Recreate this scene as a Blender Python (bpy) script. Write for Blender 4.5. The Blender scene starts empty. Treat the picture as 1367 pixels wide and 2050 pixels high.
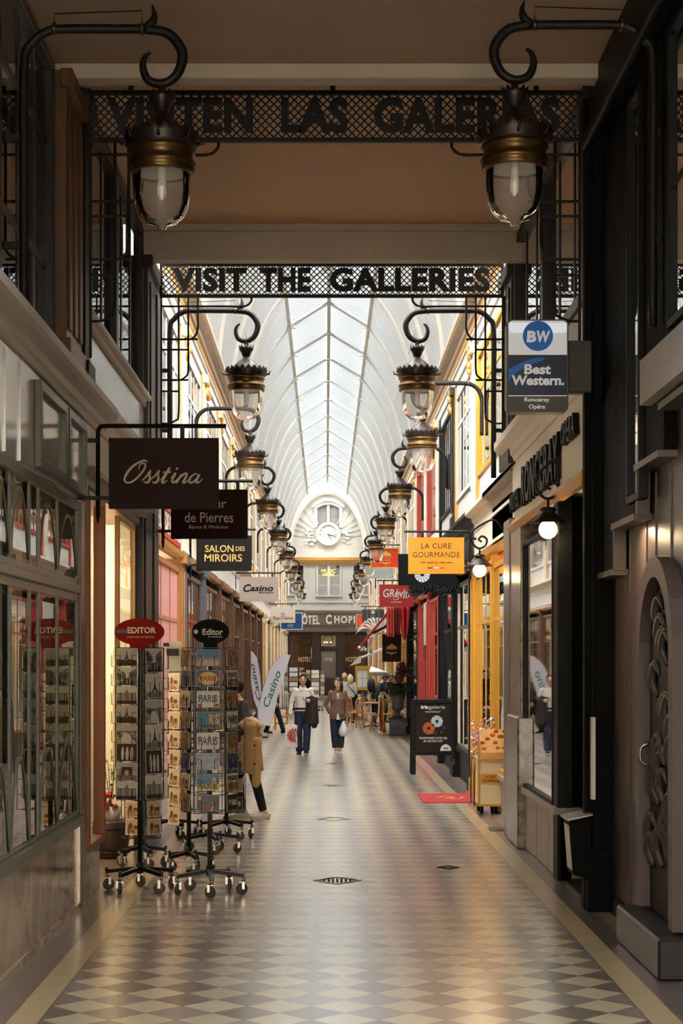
import bpy, math, random
from mathutils import Vector, Matrix
random.seed(7)
SC = bpy.context.scene
COL = SC.collection
# ---------------------------------------------------------------- camera model
# the photograph is a level, shifted view: horizon at row 1322, vanishing point at column 652
F, CX, CY, H = 3600.0, 652.0, 1322.0, 2.0
def P(px, py, d):
    return Vector(((px-CX)*d/F, d, H-(py-CY)*d/F))
def PX(px, d): return (px-CX)*d/F
def PZ(py, d): return H-(py-CY)*d/F
def S(n, d): return n*d/F            # a length of n pixels at depth d
def gz(py): return F*H/(py-CY)       # depth of a floor point

# ---------------------------------------------------------------- materials
def lin(h):
    h = h.lstrip('#')
    c = [int(h[i:i+2], 16)/255 for i in (0, 2, 4)]
    return tuple(x/12.92 if x <= .04045 else ((x+.055)/1.055)**2.4 for x in c)
MATS = {}
def nodes(m):
    m.use_nodes = True
    nt = m.node_tree
    nt.nodes.clear()
    return nt, nt.nodes.new, nt.links.new
def mat(name, hexc, rough=.5, metal=0.0, var=.12, scale=6.0, bump=0.0, spec=.3, emis=0.0, emit_hex=None):
    if name in MATS: return MATS[name]
    m = bpy.data.materials.new(name); MATS[name] = m
    nt, N, L = nodes(m)
    out = N('ShaderNodeOutputMaterial'); b = N('ShaderNodeBsdfPrincipled')
    L(b.outputs[0], out.inputs[0])
    c = lin(hexc)
    b.inputs['Roughness'].default_value = rough
    b.inputs['Metallic'].default_value = metal
    b.inputs['Specular IOR Level'].default_value = spec
    tc = N('ShaderNodeTexCoord'); no = N('ShaderNodeTexNoise')
    no.inputs['Scale'].default_value = scale; no.inputs['Detail'].default_value = 4
    L(tc.outputs['Object'], no.inputs['Vector'])
    mx = N('ShaderNodeMix'); mx.data_type = 'RGBA'
    mx.inputs[6].default_value = (*[x*(1-var) for x in c], 1)
    mx.inputs[7].default_value = (*[min(1, x*(1+var)) for x in c], 1)
    L(no.outputs['Fac'], mx.inputs[0]); L(mx.outputs[2], b.inputs['Base Color'])
    if bump:
        bp = N('ShaderNodeBump'); bp.inputs['Strength'].default_value = bump
        bp.inputs['Distance'].default_value = .01
        L(no.outputs['Fac'], bp.inputs['Height']); L(bp.outputs[0], b.inputs['Normal'])
    if emis:
        b.inputs['Emission Color'].default_value = (*lin(emit_hex or hexc), 1)
        b.inputs['Emission Strength'].default_value = emis
    return m
def pane(name, tint='ffffff', ior=1.9, rough=0.0, milk=0.0):
    """window glass: sees through straight on, mirrors at a grazing angle"""
    m = bpy.data.materials.new(name); MATS[name] = m
    nt, N, L = nodes(m)
    out = N('ShaderNodeOutputMaterial')
    tr = N('ShaderNodeBsdfTransparent'); tr.inputs[0].default_value = (*lin(tint), 1)
    gl = N('ShaderNodeBsdfGlossy'); gl.inputs['Roughness'].default_value = rough
    gl.inputs[0].default_value = (.92, .93, .92, 1)
    fr = N('ShaderNodeFresnel'); fr.inputs[0].default_value = ior
    mx = N('ShaderNodeMixShader')
    L(fr.outputs[0], mx.inputs[0]); L(gl.outputs[0], mx.inputs[2])
    if milk:
        df = N('ShaderNodeBsdfTranslucent'); df.inputs[0].default_value = (.9, .9, .88, 1)
        d2 = N('ShaderNodeBsdfDiffuse'); d2.inputs[0].default_value = (.9, .9, .88, 1)
        ad = N('ShaderNodeMixShader'); L(df.outputs[0], ad.inputs[1]); L(d2.outputs[0], ad.inputs[2])
        m2 = N('ShaderNodeMixShader'); m2.inputs[0].default_value = milk
        L(tr.outputs[0], m2.inputs[1]); L(ad.outputs[0], m2.inputs[2]); L(m2.outputs[0], mx.inputs[1])
    else:
        L(tr.outputs[0], mx.inputs[1])
    L(mx.outputs[0], out.inputs[0])
    return m
def mathn(nt, op, a, b=None, c=None):
    n = nt.nodes.new('ShaderNodeMath'); n.operation = op
    for i, x in enumerate((a, b, c)):
        if x is None: continue
        if isinstance(x, (int, float)): n.inputs[i].default_value = x
        else: nt.links.new(x, n.inputs[i])
    return n.outputs[0]
def mixc(nt, f, a, b):
    n = nt.nodes.new('ShaderNodeMix'); n.data_type = 'RGBA'
    if isinstance(f, (int, float)): n.inputs[0].default_value = f
    else: nt.links.new(f, n.inputs[0])
    for i, x in ((6, a), (7, b)):
        if isinstance(x, str): n.inputs[i].default_value = (*lin(x), 1)
        else: nt.links.new(x, n.inputs[i])
    return n.outputs[2]
def floor_material():
    m = bpy.data.materials.new('lozenge_tiles'); MATS['floor'] = m
    nt, N, L = nodes(m)
    out = N('ShaderNodeOutputMaterial'); b = N('ShaderNodeBsdfPrincipled'); L(b.outputs[0], out.inputs[0])
    tc = N('ShaderNodeTexCoord'); sp = N('ShaderNodeSeparateXYZ'); L(tc.outputs['Object'], sp.inputs[0])
    M = lambda *a: mathn(nt, *a)
    x = M('SUBTRACT', sp.outputs[0], 0.1025); y = sp.outputs[1]
    a = M('DIVIDE', M('ADD', x, 1.6875), .375); c = M('DIVIDE', y, .40)
    u = M('ADD', a, c); v = M('SUBTRACT', a, c)
    fu = M('FLOOR', u); fv = M('FLOOR', v)
    par = M('FLOORED_MODULO', M('ADD', fu, fv), 2.0)
    alt = M('LESS_THAN', M('FLOORED_MODULO', fu, 4.0), 2.0)
    dark = mixc(nt, alt, '7a6e67', '5d514b')
    wn = N('ShaderNodeTexWhiteNoise'); wn.noise_dimensions = '2D'
    cb = N('ShaderNodeCombineXYZ'); L(fu, cb.inputs[0]); L(fv, cb.inputs[1]); L(cb.outputs[0], wn.inputs['Vector'])
    light = mixc(nt, wn.outputs['Value'], 'cbb996', 'bcab8c')
    tile = mixc(nt, par, light, dark)
    g = M('MAXIMUM', M('LESS_THAN', M('FRACT', u), .022), M('LESS_THAN', M('FRACT', v), .022))
    tile = mixc(nt, g, tile, '3a2f2b')
    ax = M('ABSOLUTE', x)
    # outer paving of the borders: slate strip, then beige slabs
    s = M('FLOOR', M('DIVIDE', ax, .17)); q = M('FLOOR', M('DIVIDE', y, .42))
    wn2 = N('ShaderNodeTexWhiteNoise'); wn2.noise_dimensions = '2D'
    cb2 = N('ShaderNodeCombineXYZ'); L(s, cb2.inputs[0]); L(q, cb2.inputs[1]); L(cb2.outputs[0], wn2.inputs['Vector'])
    outer = mixc(nt, wn2.outputs['Value'], '4a3f3c', '6b5c55')
    far = mixc(nt, wn2.outputs['Value'], '86705c', '9a8268')
    outer = mixc(nt, M('MULTIPLY', M('GREATER_THAN', ax, 2.02), M('GREATER_THAN', y, 13.0)), outer, far)
    gj = M('MAXIMUM', M('LESS_THAN', M('FRACT', M('DIVIDE', y, .42)), .012), M('LESS_THAN', M('FRACT', M('DIVIDE', ax, .17)), .03))
    outer = mixc(nt, gj, outer, '3a302c')
    strip = mixc(nt, M('LESS_THAN', M('FRACT', M('DIVIDE', y, .6)), .006), 'bfa67a', '6b5b48')
    e = M('LESS_THAN', M('ABSOLUTE', M('SUBTRACT', ax, 1.69)), .004)
    strip = mixc(nt, e, strip, '3a302c')
    col = mixc(nt, M('GREATER_THAN', ax, 1.6875), tile, strip)
    col = mixc(nt, M('GREATER_THAN', ax, 1.865), col, outer)
    no = N('ShaderNodeTexNoise'); no.inputs['Scale'].default_value = 1.3; no.inputs['Detail'].default_value = 5
    L(tc.outputs['Object'], no.inputs['Vector'])
    col2 = mixc(nt, M('MULTIPLY', no.outputs['Fac'], .3), col, '6d5d52')
    L(col2, b.inputs['Base Color'])
    r = M('ADD', M('MULTIPLY', no.outputs['Fac'], .08), .27)
    L(r, b.inputs['Roughness'])
    bp = N('ShaderNodeBump'); bp.inputs['Strength'].default_value = .25; bp.inputs['Distance'].default_value = .004
    L(M('SUBTRACT', M('MULTIPLY', wn.outputs['Value'], .3), g), bp.inputs['Height']); L(bp.outputs[0], b.inputs['Normal'])
    b.inputs['Specular IOR Level'].default_value = 1.0
    b.inputs['Coat Weight'].default_value = 1.0; b.inputs['Coat Roughness'].default_value = .21; b.inputs['Coat IOR'].default_value = 2.0
    return m
def stripes_material(name, cols, axis, period, rough=.5, spec=.5):
    """slats or boards of two tones along one axis"""
    m = bpy.data.materials.new(name); MATS[name] = m
    nt, N, L = nodes(m)
    out = N('ShaderNodeOutputMaterial'); b = N('ShaderNodeBsdfPrincipled'); L(b.outputs[0], out.inputs[0])
    tc = N('ShaderNodeTexCoord'); sp = N('ShaderNodeSeparateXYZ'); L(tc.outputs['Object'], sp.inputs[0])
    f = mathn(nt, 'LESS_THAN', mathn(nt, 'FRACT', mathn(nt, 'DIVIDE', sp.outputs[axis], period)), .06)
    no = N('ShaderNodeTexNoise'); no.inputs['Scale'].default_value = 3; no.inputs['Detail'].default_value = 5
    L(tc.outputs['Object'], no.inputs['Vector'])
    base = mixc(nt, no.outputs['Fac'], cols[0], cols[1])
    L(mixc(nt, f, base, cols[2]), b.inputs['Base Color'])
    b.inputs['Roughness'].default_value = rough; b.inputs['Specular IOR Level'].default_value = spec
    return m
def marble_material(name, a, bcol, scale=3.0, rough=.25):
    m = bpy.data.materials.new(name); MATS[name] = m
    nt, N, L = nodes(m)
    out = N('ShaderNodeOutputMaterial'); b = N('ShaderNodeBsdfPrincipled'); L(b.outputs[0], out.inputs[0])
    tc = N('ShaderNodeTexCoord'); no = N('ShaderNodeTexNoise')
    no.inputs['Scale'].default_value = scale; no.inputs['Detail'].default_value = 8; no.inputs['Distortion'].default_value = 1.4
    L(tc.outputs['Object'], no.inputs['Vector'])
    r = N('ShaderNodeValToRGB'); L(no.outputs['Fac'], r.inputs[0])
    r.color_ramp.elements[0].position = .38; r.color_ramp.elements[0].color = (*lin(a), 1)
    r.color_ramp.elements[1].position = .64; r.color_ramp.elements[1].color = (*lin(bcol), 1)
    L(r.outputs[0], b.inputs['Base Color']); b.inputs['Roughness'].default_value = rough
    return m
def picture_material(name, cols, scale=14.0, rough=.35):
    """printed photograph: blotches of a few inks, different on every card"""
    m = bpy.data.materials.new(name); MATS[name] = m
    nt, N, L = nodes(m)
    out = N('ShaderNodeOutputMaterial'); b = N('ShaderNodeBsdfPrincipled'); L(b.outputs[0], out.inputs[0])
    tc = N('ShaderNodeTexCoord'); oi = N('ShaderNodeObjectInfo')
    ad = N('ShaderNodeVectorMath'); ad.operation = 'ADD'
    cb = N('ShaderNodeCombineXYZ'); L(mathn(nt, 'MULTIPLY', oi.outputs['Random'], 40.0), cb.inputs[0]); L(mathn(nt, 'MULTIPLY', oi.outputs['Random'], 91.0), cb.inputs[2])
    L(tc.outputs['Object'], ad.inputs[0]); L(cb.outputs[0], ad.inputs[1])
    no = N('ShaderNodeTexNoise'); no.inputs['Scale'].default_value = scale; no.inputs['Detail'].default_value = 6; no.inputs['Roughness'].default_value = .65
    L(ad.outputs[0], no.inputs['Vector'])
    r = N('ShaderNodeValToRGB'); L(no.outputs['Fac'], r.inputs[0]); r.color_ramp.interpolation = 'LINEAR'
    els = r.color_ramp.elements
    n = len(cols)
    els[0].position = .34; els[0].color = (*lin(cols[0]), 1)
    els[1].position = .66; els[1].color = (*lin(cols[-1]), 1)
    for i in range(1, n-1):
        e = els.new(.34+.32*i/(n-1)); e.color = (*lin(cols[i]), 1)
    L(r.outputs[0], b.inputs['Base Color']); b.inputs['Roughness'].default_value = rough
    return m
def iris_material(name, inner, outer_, axis_scale=1.0):
    """radial fibres of an eye's iris on a disc facing -Y, centred on the object origin"""
    m = bpy.data.materials.new(name); MATS[name] = m
    nt, N, L = nodes(m)
    out = N('ShaderNodeOutputMaterial'); b = N('ShaderNodeBsdfPrincipled'); L(b.outputs[0], out.inputs[0])
    tc = N('ShaderNodeTexCoord'); sp = N('ShaderNodeSeparateXYZ'); L(tc.outputs['UV'], sp.inputs[0])
    no = N('ShaderNodeTexNoise'); no.inputs['Scale'].default_value = 1.0; no.inputs['Detail'].default_value = 3
    mp = N('ShaderNodeCombineXYZ')
    L(mathn(nt, 'MULTIPLY', sp.outputs[0], 60.0), mp.inputs[0]); L(mathn(nt, 'MULTIPLY', sp.outputs[1], 3.0), mp.inputs[1])
    L(mp.outputs[0], no.inputs['Vector'])
    L(mixc(nt, no.outputs['Fac'], inner, outer_), b.inputs['Base Color']); b.inputs['Roughness'].default_value = .4
    return m

# ---------------------------------------------------------------- mesh builder
def cr(pts, n=8):
    """Catmull-Rom through the points"""
    p = [Vector(q) for q in pts]
    p = [p[0]*2-p[1]]+p+[p[-1]*2-p[-2]]
    o = []
    for i in range(1, len(p)-2):
        for k in range(n):
            t = k/n
            o.append(.5*((2*p[i])+(p[i+1]-p[i-1])*t+(2*p[i-1]-5*p[i]+4*p[i+1]-p[i+2])*t*t+(3*p[i]-p[i-1]-3*p[i+1]+p[i+2])*t**3))
    o.append(p[-2]); return o
def lerp_list(vals, n):
    o = []
    for i in range(n):
        t = i/(n-1)*(len(vals)-1); k = min(int(t), len(vals)-2); f = t-k
        a, b = vals[k], vals[k+1]
        o.append(tuple(x+(y-x)*f for x, y in zip(a, b)) if isinstance(a, tuple) else a+(b-a)*f)
    return o
ABS = {}
class MB:
    def __init__(s): s.v = []; s.f = []; s.m = []; s.sm = []; s.mi = 0; s.T = None; s.uv = None
    def add(s, vs, fs, smooth=False):
        k = len(s.v)
        for v in vs:
            v = Vector(v)
            s.v.append(s.T @ v if s.T is not None else v)
        for f in fs:
            s.f.append([i+k for i in f]); s.m.append(s.mi); s.sm.append(smooth)
        return s
    def box(s, x0, x1, y0, y1, z0, z1, c=0.0):
        if x0 > x1: x0, x1 = x1, x0
        if y0 > y1: y0, y1 = y1, y0
        s.nb = getattr(s, 'nb', 0)+1; e = .00025*(((s.nb-1)*5) % 7)    # keeps faces of overlapping members from coinciding
        x0 -= e; x1 += e; y0 -= e; y1 += e; z1 += e
        if z0 > z1: z0, z1 = z1, z0
        if c <= 0:
            vs = [(x, y, z) for x in (x0, x1) for y in (y0, y1) for z in (z0, z1)]
            return s.add(vs, [(0,1,3,2),(4,6,7,5),(0,4,5,1),(2,3,7,6),(0,2,6,4),(1,5,7,3)])
        c = min(c, (x1-x0)*.45, (y1-y0)*.45, (z1-z0)*.45)
        X = (x0, x0+c, x1-c, x1); Y = (y0, y0+c, y1-c, y1); Z = (z0, z0+c, z1-c, z1)
        vs = []; idx = {}
        for sx in (0, 1):
            for sy in (0, 1):
                for sz in (0, 1):
                    for ax in range(3):
                        i = (0 if sx == 0 else 3) if ax == 0 else (1 if sx == 0 else 2)
                        j = (0 if sy == 0 else 3) if ax == 1 else (1 if sy == 0 else 2)
                        k = (0 if sz == 0 else 3) if ax == 2 else (1 if sz == 0 else 2)
                        idx[(sx, sy, sz, ax)] = len(vs); vs.append((X[i], Y[j], Z[k]))
        I = lambda a, b, d, ax: idx[(a, b, d, ax)]
        fs = []
        for q in (0, 1):
            fs.append([I(q,0,0,0), I(q,1,0,0), I(q,1,1,0), I(q,0,1,0)][::1 if q else -1])
            fs.append([I(0,q,0,1), I(1,q,0,1), I(1,q,1,1), I(0,q,1,1)][::-1 if q else 1])
            fs.append([I(0,0,q,2), I(1,0,q,2), I(1,1,q,2), I(0,1,q,2)][::1 if q else -1])
        for a in (0, 1):
            for b_ in (0, 1):
                fs.append([I(a,b_,0,0), I(a,b_,1,0), I(a,b_,1,1), I(a,b_,0,1)][::1 if a != b_ else -1])
                fs.append([I(a,0,b_,0), I(a,1,b_,0), I(a,1,b_,2), I(a,0,b_,2)][::-1 if a != b_ else 1])
                fs.append([I(0,a,b_,1), I(1,a,b_,1), I(1,a,b_,2), I(0,a,b_,2)][::1 if a != b_ else -1])
        for a in (0, 1):
            for b_ in (0, 1):
                for d in (0, 1):
                    f = [I(a,b_,d,0), I(a,b_,d,1), I(a,b_,d,2)]
                    fs.append(f if (a+b_+d) % 2 else f[::-1])
        return s.add(vs, fs)
    def quad(s, *pts): return s.add(pts, [tuple(range(len(pts)))])
    def prism(s, poly, y0, y1, plane='xz'):
        n = len(poly)
        def q(p, y):
            return (p[0], y, p[1]) if plane == 'xz' else ((y, p[0], p[1]) if plane == 'yz' else (p[0], p[1], y))
        vs = [q(p, y0) for p in poly]+[q(p, y1) for p in poly]
        fs = [tuple(range(n)), tuple(range(2*n-1, n-1, -1))]
        for i in range(n):
            j = (i+1) % n
            fs.append((i, i+n, j+n, j))
        return s.add(vs, fs)
    def tube(s, path, r, seg=8, ref=(1, 0, 0), cap=True, closed=False, smooth=True):
        p = [Vector(q) for q in path]; n = len(p)
        rs = r if isinstance(r, list) else [r]*n
        if len(rs) != n: rs = lerp_list(rs, n)
        vs = []; fs = []
        for i in range(n):
            a = p[i-1] if (i > 0 or closed) else p[i]
            b = p[(i+1) % n] if (i < n-1 or closed) else p[i]
            t = (b-a)
            t = t.normalized() if t.length > 1e-9 else Vector((0, 0, 1))
            u = Vector(ref)
            u = u-t*u.dot(t)
            if u.length < .25:
                u = Vector((0, 1, 0))-t*t.y
                if u.length < .25: u = Vector((0, 0, 1))-t*t.z
            u.normalize(); w = t.cross(u)
            ra, rb = rs[i] if isinstance(rs[i], tuple) else (rs[i], rs[i])
            for k in range(seg):
                an = 2*math.pi*k/seg
                vs.append(p[i]+u*(math.cos(an)*ra)+w*(math.sin(an)*rb))
        m = n if closed else n-1
        for i in range(m):
            for k in range(seg):
                a = i*seg+k; b = i*seg+(k+1) % seg; j = ((i+1) % n)*seg
                fs.append((a, b, j+(k+1) % seg, j+k))
        if cap and not closed:
            fs.append(tuple(range(seg-1, -1, -1))); fs.append(tuple(range((n-1)*seg, n*seg)))
        return s.add(vs, fs, smooth)
    def bar(s, a, b, w, h=None):
        """square bar from a to b"""
        q = math.sqrt(2)/2
        h = h or w
        a = Vector(a); b = Vector(b); t = (b-a).normalized()
        u = Vector((0, 0, 1)) if abs(t.z) < .9 else Vector((1, 0, 0))
        u = (u-t*u.dot(t)).normalized(); v = t.cross(u)
        vs = [c+v*(x*w/2)+u*(y*h/2) for c in (a, b) for x, y in ((-1,-1),(1,-1),(1,1),(-1,1))]
        return s.add(vs, [(3,2,1,0),(4,5,6,7),(0,1,5,4),(1,2,6,5),(2,3,7,6),(3,0,4,7)])
    def lathe(s, prof, c=(0, 0, 0), seg=24, smooth=True, wave=None):
        vs = []; fs = []; n = len(prof)
        for i, (r, z) in enumerate(prof):
            for k in range(seg):
                an = 2*math.pi*k/seg
                rr, zz = r, z
                if wave and i in wave:
                    f = wave[i]; rr += f[0]*(k % 2); zz += f[1]*(k % 2)
                vs.append((c[0]+rr*math.cos(an), c[1]+rr*math.sin(an), c[2]+zz))
        for i in range(n-1):
            for k in range(seg):
                a = i*seg+k; b = i*seg+(k+1) % seg
                fs.append((a, b, b+seg, a+seg))
        return s.add(vs, fs, smooth)
    def ell(s, c, r, seg=16, rings=10, smooth=True):
        if not isinstance(r, (tuple, list)): r = (r, r, r)
        prof = [(math.sin(math.pi*i/rings), -math.cos(math.pi*i/rings)) for i in range(rings+1)]
        vs = []; fs = []
        for a, z in prof:
            for k in range(seg):
                an = 2*math.pi*k/seg
                vs.append((c[0]+r[0]*a*math.cos(an), c[1]+r[1]*a*math.sin(an), c[2]+r[2]*z))
        for i in range(rings):
            for k in range(seg):
                b = i*seg+(k+1) % seg
                a = i*seg+k
                if i == 0: fs.append((a, b+seg, a+seg))
                elif i == rings-1: fs.append((a, b, b+seg))
                else: fs.append((a, b, b+seg, a+seg))
        return s.add(vs, fs, smooth)
    def disc(s, c, r, y, n=24, rin=0.0):
        """disc or ring facing -Y with polar uv-free faces"""
        vs = []; fs = []
        for k in range(n):
            an = 2*math.pi*k/n
            vs.append((c[0]+r*math.cos(an), y, c[1]+r*math.sin(an)))
        if rin <= 0: return s.add(vs, [tuple(range(n))])
        for k in range(n):
            an = 2*math.pi*k/n
            vs.append((c[0]+rin*math.cos(an), y, c[1]+rin*math.sin(an)))
        return s.add(vs, [(k, (k+1) % n, n+(k+1) % n, n+k) for k in range(n)])
    def text(s, body, M, width=None, height=None, depth=.004, bold=0.0, shear=0.0, spacing=1.0, align='C'):
        """letters laid in M's xy plane, scaled to fit width x height around M's origin"""
        cu = bpy.data.curves.new('t', 'FONT'); cu.body = body; cu.size = 1.0; cu.offset = bold
        cu.shear = shear; cu.space_character = spacing; cu.resolution_u = 3; cu.fill_mode = 'FRONT'
        ob = bpy.data.objects.new('t', cu); COL.objects.link(ob)
        dg = bpy.context.evaluated_depsgraph_get()
        me = bpy.data.meshes.new_from_object(ob.evaluated_get(dg))
        vs = [v.co.copy() for v in me.vertices]; fs = [tuple(f.vertices) for f in me.polygons]
        bpy.data.objects.remove(ob); bpy.data.curves.remove(cu); bpy.data.meshes.remove(me)
        if not vs: return s
        x0 = min(v.x for v in vs); x1 = max(v.x for v in vs); y0 = min(v.y for v in vs); y1 = max(v.y for v in vs)
        w = max(x1-x0, 1e-6); h = max(y1-y0, 1e-6)
        kx = width/w if width else None; ky = height/h if height else None
        kx = kx or ky; ky = ky or kx
        edge = {}
        for f in fs:
            for i in range(len(f)):
                a, b = f[i], f[(i+1) % len(f)]
                edge[(a, b)] = edge.get((a, b), 0)+1
        n = len(vs)
        flat = [((v.x-(x0+x1)/2)*kx, (v.y-(y0+y1)/2)*ky) for v in vs]
        out = [M @ Vector((x, y, depth)) for x, y in flat]+[M @ Vector((x, y, 0)) for x, y in flat]
        nf = list(fs)+[(a, a+n, b+n, b)[::-1] for (a, b) in edge if (b, a) not in edge]
        return s.add(out, nf)
    def build(s, name, mats, parent=None, label=None, kind=None, bevel=0.0, offset=None):
        me = bpy.data.meshes.new(name)
        off = Vector(offset) if offset is not None else (ABS.get(parent.name, Vector()) if parent else Vector())
        me.from_pydata([v-off for v in s.v], [], s.f)
        if not isinstance(mats, (list, tuple)): mats = [mats]
        for m in mats: me.materials.append(m)
        me.polygons.foreach_set('material_index', s.m)
        me.polygons.foreach_set('use_smooth', s.sm)
        me.update()
        ob = bpy.data.objects.new(name, me); COL.objects.link(ob)
        if parent: ob.parent = parent; ABS[ob.name] = ABS.get(parent.name, Vector())
        elif offset is not None: ob.location = off
        if label: ob['label'] = label
        if kind: ob['kind'] = kind
        if bevel:
            b = ob.modifiers.new('b', 'BEVEL'); b.width = bevel; b.segments = 2; b.limit_method = 'ANGLE'
        return ob
def tag(o, label, cat, group=None, kind=None):
    o['label'] = label; o['category'] = cat
    if group: o['group'] = group
    if kind: o['kind'] = kind
    return o
def thing(name, label, cat, loc=(0, 0, 0), rz=0.0, group=None, world=True, kind=None):
    """an Empty at the thing's base; world=True: parts are then given in world coordinates"""
    o = bpy.data.objects.new(name, None); COL.objects.link(o); o.empty_display_size = .1
    o.location = loc; o.rotation_euler = (0, 0, rz)
    ABS[o.name] = Vector(loc) if world else Vector()
    return tag(o, label, cat, group, kind)
def copy_tree(o, parent=None):
    c = o.copy(); COL.objects.link(c)
    if parent is not None: c.parent = parent
    for ch in o.children: copy_tree(ch, c)
    return c
def face_cam(c): return Matrix(((1,0,0,c[0]),(0,0,-1,c[1]),(0,1,0,c[2]),(0,0,0,1)))       # facing -Y
def face_left(c): return Matrix(((0,0,-1,c[0]),(-1,0,0,c[1]),(0,1,0,c[2]),(0,0,0,1)))     # on the right wall, facing -X
def face_right(c): return Matrix(((0,0,1,c[0]),(1,0,0,c[1]),(0,1,0,c[2]),(0,0,0,1)))      # on the left wall, facing +X
def ellipse(cx, cz, rx, rz, n=36):
    return [(cx+rx*math.cos(2*math.pi*k/n), cz+rz*math.sin(2*math.pi*k/n)) for k in range(n)]
def roundrect(x0, x1, z0, z1, r, n=5):
    o = []
    for (cx, cz, a0) in ((x1-r, z1-r, 0), (x0+r, z1-r, 90), (x0+r, z0+r, 180), (x1-r, z0+r, 270)):
        for k in range(n+1):
            a = math.radians(a0+90*k/n); o.append((cx+r*math.cos(a), cz+r*math.sin(a)))
    return o
# ---------------------------------------------------------------- palette
white = mat('white_paint', 'c4c0b8', .55, var=.05)
cream = mat('cream_paint', 'd9cfbd', .55, var=.06)
beamc = mat('old_white_paint', 'b9ac9a', .6, var=.15, scale=3)
ceilp = mat('ceiling_paint', 'a58d78', .7, var=.08, scale=2)
ceilo = mat('orange_ceiling_paint', 'c9a685', .7, var=.10, scale=1.5)
iron = mat('black_iron', '171413', .5, var=.2, spec=.2)
iron2 = mat('dark_bronze_iron', '2c221d', .38, .35, var=.25)
brass = mat('aged_brass', '5a4326', .36, .8, var=.35, scale=18)
darkgreen = mat('dark_green_paint', '2a2b26', .28, var=.2)
greygreen = mat('grey_green_gloss', 'aeaaa1', .16, var=.14, scale=1.2, spec=1.0)
black = mat('black_paint', '0c0b0b', .5, var=.2, spec=.15)
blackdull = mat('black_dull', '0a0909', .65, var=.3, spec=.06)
brownw = mat('brown_wood', '5b3a22', .42, var=.25, scale=5)
redw = mat('red_brown_wood', '7a4527', .4, var=.25, scale=5)
tanw = mat('tan_wood', '9b6d42', .45, var=.2, scale=5)
dkbrown = mat('dark_brown_wood', '241915', .4, var=.3)
gold = mat('gold_paint', 'b98a45', .4, .3, var=.25, scale=20)
ochre = mat('ochre_paint', 'c18a2c', .4, var=.12)
redp = mat('red_paint', '9c2b20', .35, var=.12)
steel = mat('brushed_steel', '8a7f74', .3, .7, var=.2)
stone = marble_material('beige_marble', 'b09a7b', '8c7458', 1.6, .16)
vmarble = marble_material('veined_marble', '57493c', '8f7f69', 5.0, .25)
greystone = mat('grey_stone', '9a9188', .45, var=.2, scale=9)
pinkp = mat('pink_frosting', 'c98d88', .35, var=.15, scale=2)
interior = mat('shop_interior', '3a2f27', .8, var=.3)
creamlit = mat('cream_shop_wall', 'efe0c0', .6, var=.04)
orangei = mat('orange_shop_wall', 'd08a3c', .6, var=.1)
clear = pane('clear_glass', 'e8ece8', 1.8)
shopmirror = pane('reflecting_shop_glass', 'd0d0c8', 2.7)
darkpane = pane('dark_glass', '6e6a66', 2.1)
hotelpane = pane('hotel_glass', '8a8078', 1.3)
mirror = mat('mirror_glass', 'e3e3e0', .02, 1.0, var=.02)
globeg = pane('lamp_glass', 'f4f2ee', 1.35, milk=.17)
vaultg = pane('vault_glass', 'dfe3e6', 1.3, rough=.3, milk=.45)
mauve = mat('mauve_gloss_paint', '4d413d', .36, var=.10, scale=1.5)
ironwhite = mat('white_painted_iron', 'bdbab4', .5, var=.08)

NUM = {'window': 0, 'trim': 0, 'door': 0}
def stname(k):
    NUM[k] += 1
    return f'{k}_{NUM[k]}'
def st(k, label, loc=(0, 0, 0)):
    return thing(stname(k) if k in NUM else k, label, k.split('_')[0], loc, kind='structure')
def stm(mb, k, m, label, bevel=0.0):
    o = mb.build(stname(k) if k in NUM else k, m, bevel=bevel)
    return tag(o, label, k.split('_')[0], kind='structure')
XL, XR = -2.0, 2.12          # walls of the covered entrance
GL, GR = -2.08, 2.28         # walls of the glazed gallery
Y1, Y2, YE = 14.0, 20.6, 94.0
def wx(sgn, xw, t): return xw-sgn*t   # t metres out of the wall into the passage

# ---------------------------------------------------------------- floor, ceilings, outer walls
fl = MB().box(-4.6, 4.6, -5, YE+3, -.2, 0)
stm(fl, 'floor', floor_material(), 'lozenge tiled floor in cream and taupe with plain borders')
c = MB(); c.box(-4.6, 4.6, 9.2, 13.8, 6.58, 6.9); c.box(-4.6, -.85, -5, 9.2, 6.58, 6.9); c.box(.95, 4.6, -5, 9.2, 6.58, 6.9); c.box(-.85, .95, -5, -3, 6.58, 6.9)
sk = MB(); sk.quad((-.85, -3, 6.8), (.95, -3, 6.8), (.95, 9.2, 6.8), (-.85, 9.2, 6.8)); stm(sk, 'ceiling', pane('added_skylight_glass', 'cfd1d1', 1.3), 'added flat skylight, out of view over the entrance end, lighting the foreground')  # unseen skylight, added to bring daylight onto the foreground floor and walls
sk = MB(); [sk.box(-.85, .95, y-.02, y+.02, 6.7, 6.8) for y in (-2, -1, 0, 1, 2, 3, 4, 5, 6, 7, 8)]; sk.box(.03, .07, -3, 9.2, 6.7, 6.8); stm(sk, 'trim', white, 'glazing bars of the added flat skylight')
stm(c, 'ceiling', ceilp, 'flat plastered ceiling over the near end of the passage')
c = MB().box(-4.6, 4.6, Y1, 19.8, 6.80, 7.1)
stm(c, 'ceiling', ceilo, 'orange tinted flat ceiling between the two cross beams')
c = MB(); c.box(XL-.1, XR+.15, 13.8, 14.0, 6.47, 7.0)
stm(c, 'trim', beamc, 'pale cross beam above the first lattice sign', .012)
c = MB(); c.box(XL-.1, XR+.15, 19.8, 20.0, 6.41, 7.5); c.box(XL-.1, XR+.15, 20.0, Y2, 6.9, 7.5); c.box(XL-.1, XR+.15, 19.74, 19.8, 6.72, 6.80)
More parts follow.
